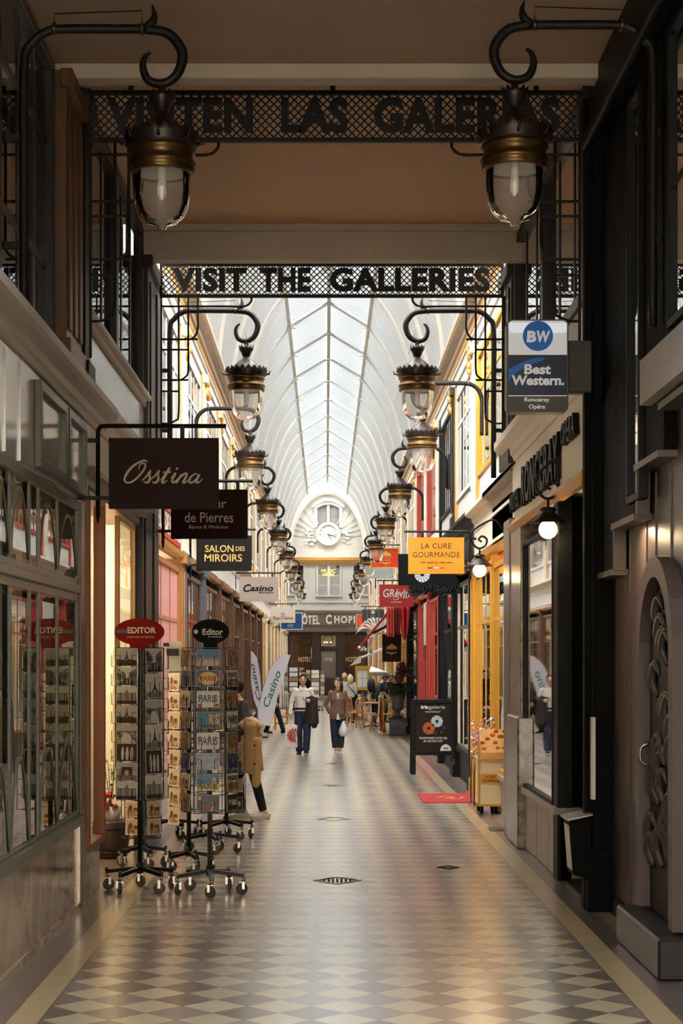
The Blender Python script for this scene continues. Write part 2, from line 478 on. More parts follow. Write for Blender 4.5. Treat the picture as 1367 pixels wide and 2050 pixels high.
stm(c, 'trim', beamc, 'pale stained cross beam in front of the glass vault', .012)
w = MB().box(-5.0, -4.6, -5, YE+3, -.2, 7.6); w.box(-4.6, -2.3, Y2, YE, 7.3, 7.6)
stm(w, 'wall_left', interior, 'dim back wall of the shops on the left')
w = MB().box(4.6, 5.0, -5, YE+3, -.2, 7.6); w.box(2.5, 4.6, Y2, YE, 7.3, 7.6)
stm(w, 'wall_right', interior, 'dim back wall of the shops on the right')
w = MB().box(-5, -1.6, -5.3, -5, -.2, 7); w.box(2.0, 5, -5.3, -5, -.2, 7); w.box(-1.9, 2.0, -5.3, -5, 6.0, 7)
stm(w, 'wall_back', interior, 'street end wall with the entrance opening behind the viewer')

w = MB().box(-30, 30, -26, -25, -.2, 17); stm(w, 'wall_front', mat('street_stone', 'c9bfae', .7, var=.08), 'pale stone building across the street behind the viewer')
w = MB().box(-30, 30, -25, -5, -.2, 0); stm(w, 'floor', mat('street_asphalt', 'a8a29a', .8), 'street pavement behind the viewer')
nb = mat('neighbour_render', 'b9b0a2', .8, var=.08)
w = MB().box(-9, -5.0, Y2, YE+3, 7.6, 14.5); stm(w, 'wall_left', nb, 'neighbouring building rising beside the vault on the left')
w = MB().box(5.0, 9, Y2, YE+3, 7.6, 14.5); stm(w, 'wall_right', nb, 'neighbouring building rising beside the vault on the right')
# ---------------------------------------------------------------- glass vault
def vault_section():
    L = cr([(GL, 7.36, 0), (-2.02, 8.3, 0), (-1.78, 9.3, 0), (-1.42, 10.15, 0), (-.95, 10.80, 0)], 3)
    R = cr([(GR, 7.36, 0), (2.22, 8.3, 0), (1.97, 9.3, 0), (1.60, 10.15, 0), (1.12, 10.80, 0)], 3)
    return [(p.x, p.y) for p in L]+[(.085, 11.42)]+[(p.x, p.y) for p in reversed(R)]
sec = vault_section(); barp = mat('grey_glazing_paint', 'a6a8a9', .5, var=.08); ribp = mat('rib_paint', 'bcb9b2', .5, var=.08)
g = MB()
n = len(sec)
g.add([(x, Y2, z) for x, z in sec]+[(x, YE, z) for x, z in sec], [(i, i+1, n+i+1, n+i) for i in range(n-1)])
tag(g.build('ceiling', vaultg), 'long pointed glass vault over the gallery', 'ceiling', kind='structure')
b = MB()
y = Y2+.2
while y < YE:
    for i in range(n-1):
        (x0, z0), (x1, z1) = sec[i], sec[i+1]
        b.bar((x0, y, z0-.035), (x1, y, z1-.035), .03, .072)
    y += .36
stm(b, 'trim', barp, 'close set glazing bars across the glass vault')
RIBS = [Y2+.4+4.3*k for k in range(18) if Y2+.4+4.3*k < YE]
for k, y in enumerate(RIBS):
    r = MB()
    r.tube([(x*.985, y, z-.09) for x, z in sec], (.03, .07), 6, ref=(0, 1, 0), smooth=False)
    if k == 5: r.tube([(.085+1.04*math.cos(a), y, 10.55+.62*math.sin(a)) for a in [math.pi*i/12 for i in range(13)]], .025, 6)
    stm(r, 'trim', ribp, f'arched iron rib number {k+1} of the glass vault, counted inward')
for (x, z, lab) in ((-.95, 10.74, 'left purlin running along the vault'), (1.12, 10.74, 'right purlin running along the vault'), (.085, 11.36, 'ridge bar of the glass vault')):
    r = MB(); r.box(x-.045, x+.045, Y2, YE, z-.06, z+.04)
    for y in RIBS: r.box(x-.16, x+.16, y-.05, y+.05, z-.10, z-.03)
    stm(r, 'trim', ribp, lab)
for (x, z) in ((-1.78, 9.28), (1.97, 9.28)):
    r = MB(); r.box(x-.02, x+.02, Y2, YE, z-.03, z+.02)
    stm(r, 'trim', ironwhite, 'thin side purlin along the steep flank of the vault')

# ---------------------------------------------------------------- generic pieces of a shop wall
def wbox(m, sgn, xw, t0, t1, y0, y1, z0, z1, c=0.0):
    return m.box(wx(sgn, xw, t0), wx(sgn, xw, t1), y0, y1, z0, z1, c)
def window(sgn, xw, y0, y1, z0, z1, muls, rails, fm, pm, label, fw=.06, arches=None, dep=.06, back=None, mw=None):
    t = st('window', label, (wx(sgn, xw, 0), (y0+y1)/2, z0))
    m = MB(); mw = mw or fw*.7
    wbox(m, sgn, xw, -.04, dep, y0, y0+fw, z0, z1); wbox(m, sgn, xw, -.04, dep, y1-fw, y1, z0, z1)
    wbox(m, sgn, xw, -.04, dep, y0+fw, y1-fw, z0, z0+fw); wbox(m, sgn, xw, -.04, dep, y0+fw, y1-fw, z1-fw, z1)
    m.build('window_frame', fm, t, bevel=.006)
    if muls or rails:
        q = MB()
        for y in muls: wbox(q, sgn, xw, -.04, min(dep*.7, .008), y-mw/2, y+mw/2, z0+fw, z1-fw)
        for z in rails: wbox(q, sgn, xw, -.04, min(dep*.8, .010), y0+fw, y1-fw, z-mw/2, z+mw/2)
        q.build('glazing_bars', fm, t)
    if arches:
        q = MB()
        for (a, b_, zb, zt) in arches:
            pts = [(wx(sgn, xw, .004), a+(b_-a)*f, zb+(zt-zb)*(1-abs(2*f-1)**2.2)) for f in [i/14 for i in range(15)]]
            q.tube(pts, (.006, .016), 6, ref=(1, 0, 0))
        q.build('arched_tracery', fm, t)
    g = MB(); xg = wx(sgn, xw, 0)
    g.quad((xg, y0+fw*.5, z0+fw*.5), (xg, y1-fw*.5, z0+fw*.5), (xg, y1-fw*.5, z1-fw*.5), (xg, y0+fw*.5, z1-fw*.5))
    g.build('window_pane', pm, t)
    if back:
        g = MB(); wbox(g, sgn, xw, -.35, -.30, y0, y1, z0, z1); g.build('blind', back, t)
    return t
def pilaster(sgn, xw, y0, y1, z0, z1, t, m, label, cap=None, flute=0):
    q = MB(); wbox(q, sgn, xw, -.3, t, y0, y1, z0, z1)
    w = y1-y0
    wbox(q, sgn, xw, 0, t+.035, y0-.03, y1+.03, z0, z0+.22); wbox(q, sgn, xw, 0, t+.05, y0-.04, y1+.04, z1-.14, z1)
    for k in range(flute):
        yy = y0+w*(k+.5)/flute
        wbox(q, sgn, xw, t, t+.018, yy-w*.16/max(1, flute)*1.6, yy+w*.16/max(1, flute)*1.6, z0+.3, z1-.25)
    o = st('trim', label, (wx(sgn, xw, 0), (y0+y1)/2, z0)) if cap else None
    if not cap: return stm(q, 'trim', m, label, .008)
    q.build('shaft', m, o, bevel=.008)
    d = MB(); yc = (y0+y1)/2; xx = wx(sgn, xw, t+.03)
    for i in range(7):
        d.ell((xx+random.uniform(-.02, .02), yc+random.uniform(-.1, .1), z1-.18+random.uniform(-.22, .18)), (.05, .05, .07), 7, 5)
    d.build('gilded_ornament', cap, o)
    return o
def moulding(sgn, xw, y0, y1, prof, m, label, k='trim'):
    """prof: (out of wall, height) polygon swept along the passage"""
    q = MB(); n = len(prof)
    pts = [(wx(sgn, xw, t), z) for t, z in prof]
    q.prism(pts, y0, y1, 'xz')
    return stm(q, k, m, label)
def cornice_prof(z0, z1, t): 
    h = z1-z0
    return [(-.3, z0), (.02, z0), (.04, z0+.18*h), (.35*t, z0+.25*h), (.4*t, z0+.5*h), (.85*t, z0+.6*h), (t, z0+.72*h), (t, z1), (-.3, z1)]

# ---------------------------------------------------------------- left side, covered part
s = -1
q = MB(); wbox(q, s, XL, -.25, 0, -5, 14.5, 0, .70); wbox(q, s, XL, -.1, .02, 6, 14.5, .0, .05)
stm(q, 'trim', stone, 'polished beige stone plinth under the left shop window')
q = MB(); wbox(q, s, XL, -.25, 0, -5, 8.6, .7, 6.6)
stm(q, 'wall_left', greygreen, 'plain near stretch of the left wall')
ms = [9.9, 10.6, 11.37, 12.12, 12.50, 13.38]
ar = []
for a, b_ in zip([8.7]+ms, ms+[14.46]):
    if b_-a < .5: continue
    ar.append((a+.03, b_-.03, .80, 1.36)); ar.append((a+.03, b_-.03, 2.68, 3.12))
window(s, XL, 8.6, 14.5, .70, 3.28, ms, [2.50, 2.62], mat('olive_grey_frame', '5a5a4c', .35, var=.12), shopmirror,
       'large left shop window with pointed arch tracery and grey green frame', .08, ar, .018, mw=.055)
q = MB(); wbox(q, s, XL, -.2, .06, 8.6, 14.5, .69, .76); wbox(q, s, XL, -.02, .03, 8.6, 14.5, 2.53, 2.60, .01)
stm(q, 'trim', mat('olive_grey_frame', '5a5a4c'), 'sill and transom rail of the left shop window')
q = MB(); wbox(q, s, XL, -.3, .03, 14.5, 14.78, 0, 3.3)
stm(q, 'trim', steel, 'narrow brushed metal pillar at the end of the left shop window', .01)
q = MB(); wbox(q, s, XL, -.25, 0, 6, 14.8, 3.28, 3.99)
for yy in (9.2, 10.4, 11.2, 11.75): wbox(q, s, XL, 0, .012, yy-.03, yy+.03, 3.3, 3.95)
stm(q, 'trim', greygreen, 'glossy grey fascia above the left shop window')
q = MB()
for a, b_ in ((12.35, 13.62), (13.70, 14.74)):
    wbox(q, s, XL, 0, .05, a, a+.07, 3.36, 3.9); wbox(q, s, XL, 0, .05, b_-.07, b_, 3.36, 3.9)
    wbox(q, s, XL, 0, .05, a, b_, 3.33, 3.40); wbox(q, s, XL, 0, .05, a, b_, 3.86, 3.93)
stm(q, 'trim', mat('olive_grey_frame', '5a5a4c'), 'raised frames of two panels on the left fascia', .006)
q = MB(); wbox(q, s, XL, -.005, .014, 12.4, 13.6, 3.38, 3.88); wbox(q, s, XL, -.005, .014, 13.75, 14.7, 3.38, 3.88)
stm(q, 'trim', mat('pale_gloss_panel', 'b4b1a9', .12, var=.06, spec=.7), 'two glossy pale panels on the left fascia')
moulding(s, XL, 5, 15.95, cornice_prof(3.99, 4.22, .16), mat('warm_grey_paint', 'b3a89c', .45, var=.1), 'pale cornice over the left shop fascia')
window(s, XL-.1, 8.0, 10.9, 4.26, 6.5, [8.7, 9.4, 10.1], [4.95, 5.9], darkgreen, darkpane, 'dark upper window nearest on the left', .08, back=blackdull)
window(s, XL-.1, 10.95, 13.55, 4.26, 6.5, [11.6, 12.25, 12.9], [4.95, 5.9], darkgreen, darkpane, 'dark upper window left of the near lantern', .08, back=blackdull)
pilaster(s, XL, 13.6, 14.45, 4.22, 6.47, .04, brownw, 'brown wooden pilaster at the first cross beam', flute=3)
pilaster(s, XL, 14.5, 14.85, 4.2, 6.6, .06, black, 'black upright behind the first lattice sign')
# second bay on the left: cream lit shop
wl = MB(); wbox(wl, s, XL, -2.5, -.02, 18.85, 19.0, 0, 3.5)
stm(wl, 'wall_left', creamlit, 'bright cream shop partition seen through the left opening')
q = MB(); wbox(q, s, XL, -2.6, -.02, 14.9, 15.0, 0, 4); wbox(q, s, XL, -2.5, 0, 15, 18.85, 3.45, 3.55)
stm(q, 'wall_left', creamlit, 'near partition and soffit of the cream shop')
q = MB(); wbox(q, s, XL, -.2, 0, 14.8, 15.9, 0, .42)
stm(q, 'trim', stone, 'stone plinth of the small return window')
window(s, XL, 14.8, 15.85, .42, 3.4, [], [], redw, clear, 'narrow return window with a red brown post', .06)
window(s, XL, 17.35, 18.8, 1.0, 3.4, [], [], mat('gilt_frame', '8c6a3c', .4, var=.2), clear, 'tall shop glass beside the cream opening', .05, dep=.01)
q = MB(); wbox(q, s, XL, -.25, 0, 14.8, 19.3, 3.5, 4.0)
stm(q, 'trim', cream, 'pale fascia over the cream shop')
moulding(s, XL, 15.95, 19.3, cornice_prof(4.0, 4.25, .12), cream, 'pale cornice over the cream shop')
moulding(s, XL, 14.8, 19.3, cornice_prof(3.42, 3.6, .10), brownw, 'brown moulding below the cream shop fascia')
q = MB(); wbox(q, s, XL, -.25, 0, 14.85, 19.8, 4.25, 4.8)
stm(q, 'trim', mat('pale_gloss_panel', 'b4b1a9'), 'white panel below the left upper windows')
moulding(s, XL, 14.85, 19.8, cornice_prof(4.78, 4.9, .08), mat('warm_grey_paint', 'b3a89c'), 'sill moulding of the left upper windows')
window(s, XL-.06, 14.9, 17.3, 4.9, 6.75, [15.7, 16.5], [], dkbrown, darkpane, 'dark framed upper window behind the first sign bracket', .1, back=blackdull)
window(s, XL-.06, 17.3, 19.75, 4.9, 6.75, [18.1, 18.9], [], dkbrown, clear, 'dark framed upper window with a pale reflection painted on its backing', .1, back=mat('pale_curtain_reflection', '9aa3ad', .8))  # blue-grey backing colour stands in for the reflected streak on the glass
pilaster(s, XL, 19.0, 20.9, 0, 3.9, .06, dkbrown, 'dark brown ground floor pier at the end of the cream shop', flute=2)
pilaster(s, XL, 19.75, 21.2, 3.9, 6.45, .05, dkbrown, 'dark brown upper pier at the second cross beam', flute=2)

# ---------------------------------------------------------------- right side, covered part
s = 1
RX = 2.29
q = MB(); wbox(q, s, RX, -.25, 0, -5, 14.3, 0, 6.6)
for yy in (11.9, 12.45, 12.8, 13.5): wbox(q, s, RX, 0, .01, yy-.006, yy+.006, 0, 3.3)
stm(q, 'wall_right', mauve, 'glossy mauve brown panelled wall on the right')
q = MB(); wbox(q, s, XR, -.4, 0, 14.3, 14.62, 0, 6.5); wbox(q, s, XR, -.15, .05, 14.38, 14.5, 0, 6.5); wbox(q, s, XR, -.3, .04, 14.28, 14.66, 0, .5)
stm(q, 'trim', blackdull, 'full height black pier on the right', .01)
q = MB(); wbox(q, s, RX, 0, .2, 9, 14.3, 6.2, 6.6); wbox(q, s, RX, .2, .26, 9, 14.3, 6.05, 6.15)
stm(q, 'trim', black, 'black cornice at the head of the right wall', .02)
q = MB(); wbox(q, s, RX, 0, .17, 9, 12.15, 3.72, 4.02)
stm(q, 'trim', mat('pale_ledge', 'a79c94', .5, var=.1, scale=2), 'pale ledge on the right wall')
q = MB()
zz = [(14.3, 13.62, 2.68), (13.62, 12.62, 3.02), (12.62, 11.7, 3.36), (11.7, 9, 3.66)]
for a, b_, z in zz:
    wbox(q, s, RX, 0, .09, b_, a, z, 6.1)
stm(q, 'trim', blackdull, 'black panelling stepping up along the right wall', .01)
q = MB()
for a, b_, z in zz:
    wbox(q, s, RX, 0, .13, b_, a, z-.035, z+.01)
for (a, z0, z1) in ((13.62, 2.68, 3.02), (12.62, 3.02, 3.36)): wbox(q, s, RX, .02, .11, a-.02, a+.03, z0, z1)
stm(q, 'trim', mat('sill_brown', '54443a', .4), 'brown sill edging under the stepped black panels')
window(s, RX-.10, 12.42, 12.95, 3.12, 6.0, [], [], black, mirror, 'tall narrow mirror pane in the right black panelling', .05, dep=.03)
window(s, RX-.10, 10.6, 11.4, 4.1, 6.0, [], [5.0], black, darkpane, 'near dark glazed panel above the pale ledge', .05, dep=.03)
# arched door on the right
dr = st('door', 'arched doorway with dark carved timber door on the right wall', (RX, 12.05, 0))
yc, rr, zc = 12.05, .66, 2.02
def arch_pts(r, zb, n=16): return [(yc-r, zb)]+[(yc-r*math.cos(math.pi*i/n), zc+r*math.sin(math.pi*i/n)) for i in range(n+1)]+[(yc+r, zb)]
q = MB()
o_, i_ = arch_pts(rr+.02, .28), arch_pts(rr-.12, .28)
for k in range(len(o_)-1):
    for t0, t1 in ((0, .10),):
        x0, x1 = wx(s, RX, t0), wx(s, RX, t1)
        a, b_, c_, d = o_[k], o_[k+1], i_[k+1], i_[k]
        q.add([(x1, *a), (x1, *b_), (x1, *c_), (x1, *d), (x0, *a), (x0, *b_), (x0, *c_), (x0, *d)], [(0,1,2,3), (0,4,5,1), (3,2,6,7)])
q.build('door_frame', mauve, dr)
q = MB(); q.prism([(y, z) for y, z in arch_pts(rr-.11, .28)], wx(s, RX, .0), wx(s, RX, .02), 'yz'); 
q.build('door_leaf', black, dr)
q = MB()
for k in range(26):
    yy = yc+random.uniform(-.38, .38); z = random.uniform(.5, 2.3)
    q.tube(cr([(wx(s, RX, .025), yy, z), (wx(s, RX, .05), yy+.08, z+.1), (wx(s, RX, .04), yy+.02, z+.22), (wx(s, RX, .025), yy-.07, z+.14)], 4), [.02, .035, .03, .012], 6)
q.build('carved_ornament', mat('carved_dark_wood', '3b2f28', .45, var=.3), dr)
q = MB(); q.tube(cr([(wx(s, RX, .03), 12.55, 1.42), (wx(s, RX, .09), 12.55, 1.39), (wx(s, RX, .09), 12.55, 1.3), (wx(s, RX, .03), 12.55, 1.27)], 4), .012, 8)
q.build('door_handle', mat('dull_steel', '77716b', .3, .9), dr)
q = MB(); wbox(q, s, RX, 0, .22, 11.2, 12.82, 0, .26, .015)
stm(q, 'trim', mat('black_stone', '1d1a19', .3, var=.2), 'black stone doorstep under the arched door')
q = MB(); wbox(q, s, RX, 0, .03, 12.8, 14.3, 0, .14)
stm(q, 'baseboard_right', black, 'black baseboard along the right wall')

# right bay behind the black pier: hotel front
q = MB(); wbox(q, s, XR, -.25, 0, 14.62, 20.4, 3.5, 4.22)
stm(q, 'trim', cream, 'cream hotel fascia with raised black letters')
moulding(s, XR, 14.62, 20.75, cornice_prof(4.22, 4.5, .18), cream, 'cream cornice over the hotel fascia')
moulding(s, XR, 14.62, 20.4, [(0, 3.42), (.05, 3.42), (.07, 3.5), (.03, 3.56), (0, 3.56)], gold, 'gilded moulding below the hotel fascia')
q = MB(); wbox(q, s, XR, -1.3, -.05, 14.7, 16.5, 0, .02); wbox(q, s, XR, -1.35, -1.25, 14.6, 16.6, 0, 3.5); wbox(q, s, XR, -1.3, -.02, 16.45, 16.55, 0, 3.5)
stm(q, 'wall_right', blackdull, 'black walls of the recessed hotel doorway')
q = MB(); wbox(q, s, XR, -.12, .02, 16.3, 16.62, 0, 3.5)
stm(q, 'trim', black, 'black post beside the mirror window', .01)
dd = st('door', 'dark glazed hotel door recessed on the right', (XR, 15.6, 0))
q = MB(); wbox(q, s, XR, -.62, -.56, 14.75, 14.95, 0, 3.0); wbox(q, s, XR, -.62, -.56, 16.15, 16.35, 0, 3.0); wbox(q, s, XR, -.62, -.56, 14.95, 16.15, 2.4, 3.0); wbox(q, s, XR, -.62, -.56, 14.95, 16.15, 0, .4)
q.build('door_frame', black, dd)
q = MB(); wbox(q, s, XR, -.60, -.59, 14.95, 16.15, .4, 2.4); q.build('door_pane', darkpane, dd)
window(s, XR, 16.62, 19.1, .66, 3.25, [], [], black, mirror, 'mirror bright window of the hotel front', .04, dep=.03)
q = MB(); wbox(q, s, XR, -.2, .0, 16.3, 19.15, 0, .6, .01); wbox(q, s, XR, -.2, .05, 16.3, 19.15, .6, .66)
for yy in (17.1, 18.1): wbox(q, s, XR, 0, .004, yy-.006, yy+.006, 0, .6)
stm(q, 'trim', greystone, 'pale stone plinth under the mirror window')
q = MB(); wbox(q, s, XR, -.2, .05, 19.1, 20.15, 0, 3.45, .01); wbox(q, s, XR, -.2, .09, 19.05, 20.2, 0, 1.4, .02)
stm(q, 'trim', vmarble, 'veined marble pier with a taller base')
q = MB(); wbox(q, s, XR, -.2, .06, 20.18, 20.85, 0, 3.6, .01)
stm(q, 'trim', steel, 'pale metal clad edge behind the marble pier')
q = MB(); wbox(q, s, XR, -.25, -.02, 14.62, 20.4, 4.5, 4.95)
stm(q, 'trim', mat('warm_grey_paint', 'b3a89c'), 'spandrel below the right upper windows')
window(s, XR+.04, 14.7, 17.5, 4.95, 6.7, [15.6, 16.6], [], dkbrown, clear, 'upper window right of the lattice sign bracket', .1, back=mat('pale_curtain_reflection', '9aa3ad'))
window(s, XR+.04, 17.5, 20.1, 4.95, 6.7, [18.4, 19.3], [], dkbrown, clear, 'upper window above the hotel lettering', .1, back=mat('cream_curtain', 'cbbf9d', .8))
pilaster(s, XR, 20.1, 21.1, 4.2, 6.45, .05, dkbrown, 'dark upper pier on the right at the second beam', flute=2)
t = thing('hotel_lettering', 'raised black letters along the cream fascia of the hotel on the right', 'sign', (XR, 17.2, 3.8))
def wall_word(word, ya, yb, zc_, h, bold):
    m = MB(); m.text(word, face_left((XR-.004, (ya+yb)/2, zc_)), abs(yb-ya), h, .05, bold, 0, 1.15); return m
wall_word('RONCERAY', 19.05, 16.05, 3.84, .42, .03).build('letters', black, t)
wall_word('OPERA', 15.85, 15.0, 3.98, .20, .02).build('letters', black, t)
wall_word('HOTEL', 20.25, 19.3, 3.76, .20, .02).build('letters', black, t)
# ---------------------------------------------------------------- glazed gallery, both long walls
redshop = mat('red_shop_paint', 'a8392b', .38, var=.12)
bluegrey = mat('blue_grey_paint', '4b535f', .4, var=.15)
def gallery(sgn, xw, ground, upper, side):
    for bi, (y0, y1, kind) in enumerate(ground, 1):
        P_ = dict(coeur=(tanw, pinkp, tanw), blue=(bluegrey, clear, brownw), wood=(brownw, clear, brownw), pale=(cream, clear, gold),
                  cure=(ochre, clear, ochre), iris=(black, clear, steel), black=(black, darkpane, black), red=(redshop, clear, redshop),
                  cafe=(gold, clear, tanw))[kind]
        pm, gm, fm = P_
        lab = dict(coeur='of the red lettered mineral shop', blue='with blue grey bars', wood='with brown wooden frame', pale='with cream and gilt frame',
                   cure='of the ochre sweet shop', iris='with dark frame of the iris gallery', black='in black paint', red='of the red shop', cafe='of the gilt cafe front')[kind]
        at = f'{int(round(y0))} metres in'
        pilaster(sgn, xw, y0, y0+.34, 0, 3.5, .07, pm, f'ground floor pilaster {lab} on the {side}, bay {bi} inward', flute=1)
        pilaster(sgn, xw, y1-.34, y1, 0, 3.5, .07, pm, f'far ground floor pilaster {lab} on the {side}, bay {bi} inward', flute=1)
        a, b_ = y0+.36, y1-.36
        q = MB(); wbox(q, sgn, xw, -.2, 0, a, b_, 0, .5); wbox(q, sgn, xw, -.2, .05, a, b_, .46, .52)
        stm(q, 'trim', greystone if kind not in ('red', 'black', 'iris') else black, f'low plinth {lab} on the {side}, bay {bi} inward')
        k = 3 if kind in ('wood', 'cure') else 2
        ms = [a+(b_-a)*i/(k+1) for i in range(1, k+1)]
        rails = [2.55]
        if kind == 'blue': ms = [a+(b_-a)*i/6 for i in range(1, 6)]; rails = [1.1, 1.6, 2.1, 2.6]
        window(sgn, xw, a, b_, .52, 3.3, ms, rails, fm, gm, f'shop window {lab} on the {side}, bay {bi} inward', .07, dep=.025)
        # what lies behind the glass: end partition of the shop, lit or dim
        inn = dict(cure=orangei, pale=creamlit, coeur=creamlit, cafe=creamlit).get(kind, interior)
        q = MB(); wbox(q, sgn, xw, -2.2, -.1, y1-.12, y1, 0, 3.6); wbox(q, sgn, xw, -2.2, -2.1, y0, y1, 0, 3.6); wbox(q, sgn, xw, -2.2, -.05, y0, y1, 3.42, 3.5)
        stm(q, f'wall_{side}', inn, f'inside wall of the shop {lab} on the {side}, bay {bi} inward')
        fas = dict(coeur=redshop, blue=cream, wood=white, pale=white, cure=cream, iris=black, black=black, red=redshop, cafe=cream)[kind]
        q = MB(); wbox(q, sgn, xw, -.25, .02, y0, y1, 3.5, 4.05); wbox(q, sgn, xw, .02, .035, y0+.2, y1-.2, 3.58, 3.62); wbox(q, sgn, xw, .02, .035, y0+.2, y1-.2, 3.94, 3.98)
        stm(q, 'trim', fas, f'shop fascia {lab} on the {side}, bay {bi} inward')
        moulding(sgn, xw, y0, y1, cornice_prof(4.05, 4.26, .16), cream if kind not in ('black', 'iris') else black, f'fascia cornice {lab} on the {side}, bay {bi} inward')
        moulding(sgn, xw, y0, y1, [(0, 3.42), (.09, 3.44), (.1, 3.5), (.03, 3.54), (0, 3.54)], gold if kind != 'wood' else tanw, f'moulding under the fascia {lab} on the {side}, bay {bi} inward')
    for bi, (y0, y1, kind) in enumerate(upper, 1):
        fm, pm = dict(white=(white, cream), gilt=(ochre, gold), black=(black, dkbrown), red=(redshop, redshop), cream=(cream, white), grey=(steel, cream))[kind]
        desc = f'{kind} framed, on the {side} gallery wall, bay {bi} inward'
        pilaster(sgn, xw, y0, y0+.36, 4.26, 6.72, .08, cream if kind != 'black' else pm, f'upper pilaster with gilded ornament, {desc}', cap=gold, flute=2)
        q = MB()
        for (a, b_) in ((y0+.36, y0+.46), (y1-.1, y1)): wbox(q, sgn, xw, -.1, .05, a, b_, 4.3, 6.7)
        stm(q, 'trim', gold if kind in ('white', 'gilt', 'cream') else fm, f'narrow upright strip, {desc}')
        q = MB(); wbox(q, sgn, xw, -.25, 0, y0+.3, y1, 4.26, 4.72)
        stm(q, 'trim', white, f'panel under the upper window, {desc}')
        a, b_ = y0+.46, y1-.1
        k = 7 if kind in ('red', 'black') else 5
        window(sgn, xw, a, b_, 4.72, 6.55, [a+(b_-a)*i/(k+1) for i in range(1, k+1)], [] if kind in ('red', 'black') else [6.0], fm, darkpane if kind in ('black', 'red', 'gilt') else clear,
               f'upper window, {desc}', .08, dep=.03, back=None if kind in ('black',) else (mat('pale_curtain_reflection', '9aa3ad') if kind in ('white', 'cream', 'grey') else mat('cream_curtain', 'cbbf9d')))
    y0, y1 = Y2+.1, YE
    q = MB(); wbox(q, sgn, xw, -.25, .02, y0, y1, 6.55, 7.12); wbox(q, sgn, xw, .02, .05, y0, y1, 6.72, 6.76); wbox(q, sgn, xw, .02, .05, y0, y1, 6.95, 6.99)
    stm(q, 'trim', white, f'plain entablature along the {side} gallery wall')
    moulding(sgn, xw, y0, y1, cornice_prof(7.08, 7.38, .24), mat('taupe_cornice', 'a4907a', .5, var=.1), f'deep cornice along the {side} gallery wall')
    moulding(sgn, xw, y0, y1, [(0, 7.0), (.06, 7.0), (.08, 7.06), (0, 7.08)], gold, f'gilt bead under the {side} cornice')
def bays(a, b, pitch, kinds):
    n = max(1, round((b-a)/pitch)); st_ = (b-a)/n
    return [(a+i*st_, a+(i+1)*st_, kinds[i % len(kinds)]) for i in range(n)]
gallery(-1, GL, [(21.0, 25.6, 'coeur'), (25.6, 29.9, 'blue')]+bays(29.9, 57, 4.4, ['wood'])+bays(57, YE, 4.6, ['pale']),
        bays(21.1, YE, 4.3, ['white']), 'left')
gallery(1, GR, [(20.9, 27.4, 'cure'), (27.4, 31.2, 'iris'), (31.2, 35.2, 'black')]+bays(35.2, 43, 3.9, ['red'])+[(43, 48.9, 'black')]+bays(48.9, YE, 4.6, ['cafe', 'pale']),
        [(21.1, 26.8, 'gilt'), (26.8, 31.1, 'white'), (31.1, 35.4, 'black'), (35.4, 39.7, 'red'), (39.7, 44, 'red')]+bays(44, YE, 4.3, ['cream', 'white']), 'right')
# red fascia lettering on the left
t = thing('shop_lettering', 'white letters on the red fascia of the mineral shop on the left', 'sign', (GL, 23.3, 3.77))
for (w_, yc_, l_) in (('COEUR', 22.05, 1.35), ('DE', 23.2, .5), ('PIERRES', 24.5, 1.7)): m = MB(); m.text(w_, face_right((GL+.025, yc_, 3.77)), l_, .26, .01, .01); m.build('word', white, t)
# warm lamps inside two shops
def lamp(name, kind, loc, energy, col, size=.3, rot=None):
    l = bpy.data.lights.new(name, kind); l.energy = energy; l.color = col
    if kind == 'AREA': l.size = size
    else: l.shadow_soft_size = size
    o = bpy.data.objects.new(name, l); COL.objects.link(o); o.location = loc
    if rot: o.rotation_euler = rot
    return o
WARM = (1, .74, .42); CREAM = (1, .86, .64)

# ---------------------------------------------------------------- end facade of the gallery
D = YE
def ex(px): return PX(px, D)
def ez(py): return PZ(py, D)
q = MB()
for (a, b_, z0, z1) in ((GL-.2, GR+.2, ez(1222), ez(1193)), (GL-.2, GR+.2, ez(1132), ez(1115)), (GL-.2, ex(577), ez(1193), ez(1132)), (ex(609), ex(634), ez(1193), ez(1132)), (ex(682), ex(706), ez(1193), ez(1132)), (ex(739), GR+.2, ez(1193), ez(1132))):
    q.box(a, b_, D, D+.3, min(z0, z1), max(z0, z1))
prof = [(x, z) for x, z in sec]
q.prism([(GL, 7.3)]+prof+[(GR, 7.3)], D+.02, D+.3)
q.box(GL-.2, GR+.2, D-.04, D, ez(1207), ez(1202)); q.box(GL-.2, GR+.2, D-.05, D, ez(1224), ez(1220))
stm(q, 'wall_back', white, 'white painted end wall under the glass vault')
q = MB()
for k in range(-8, 9):
    if abs(k) < 3: continue
    a = math.radians(90+k*10.2); c0 = (.10, 8.3)
    q.bar((c0[0]+.95*math.cos(a), D-.01, c0[1]+.95*math.sin(a)), (c0[0]+1.95*math.cos(a), D-.01, c0[1]+(2.2 if abs(k) < 5 else 1.9)*math.sin(a)), .03, .04)
stm(q, 'trim', ironwhite, 'radiating fan of slats on the end wall')
q = MB(); q.tube([(.09+2.02*math.cos(a), D-.1, 7.45+3.35*math.sin(a)) for a in [math.pi*i/24 for i in range(25)]], (.07, .14), 6, ref=(0, 1, 0), smooth=False)
stm(q, 'trim', white, 'pale arch against the end wall')
q = MB(); q.box(GL, GR, D-.22, D, ez(1122), ez(1116)); q.box(GL, GR, D-.16, D, ez(1126), ez(1122))
for k in range(60): q.box(GL+.03+k*.0725, GL+.065+k*.0725, D-.14, D, ez(1130), ez(1126))
stm(q, 'trim', gold, 'gilded toothed cornice across the end wall')
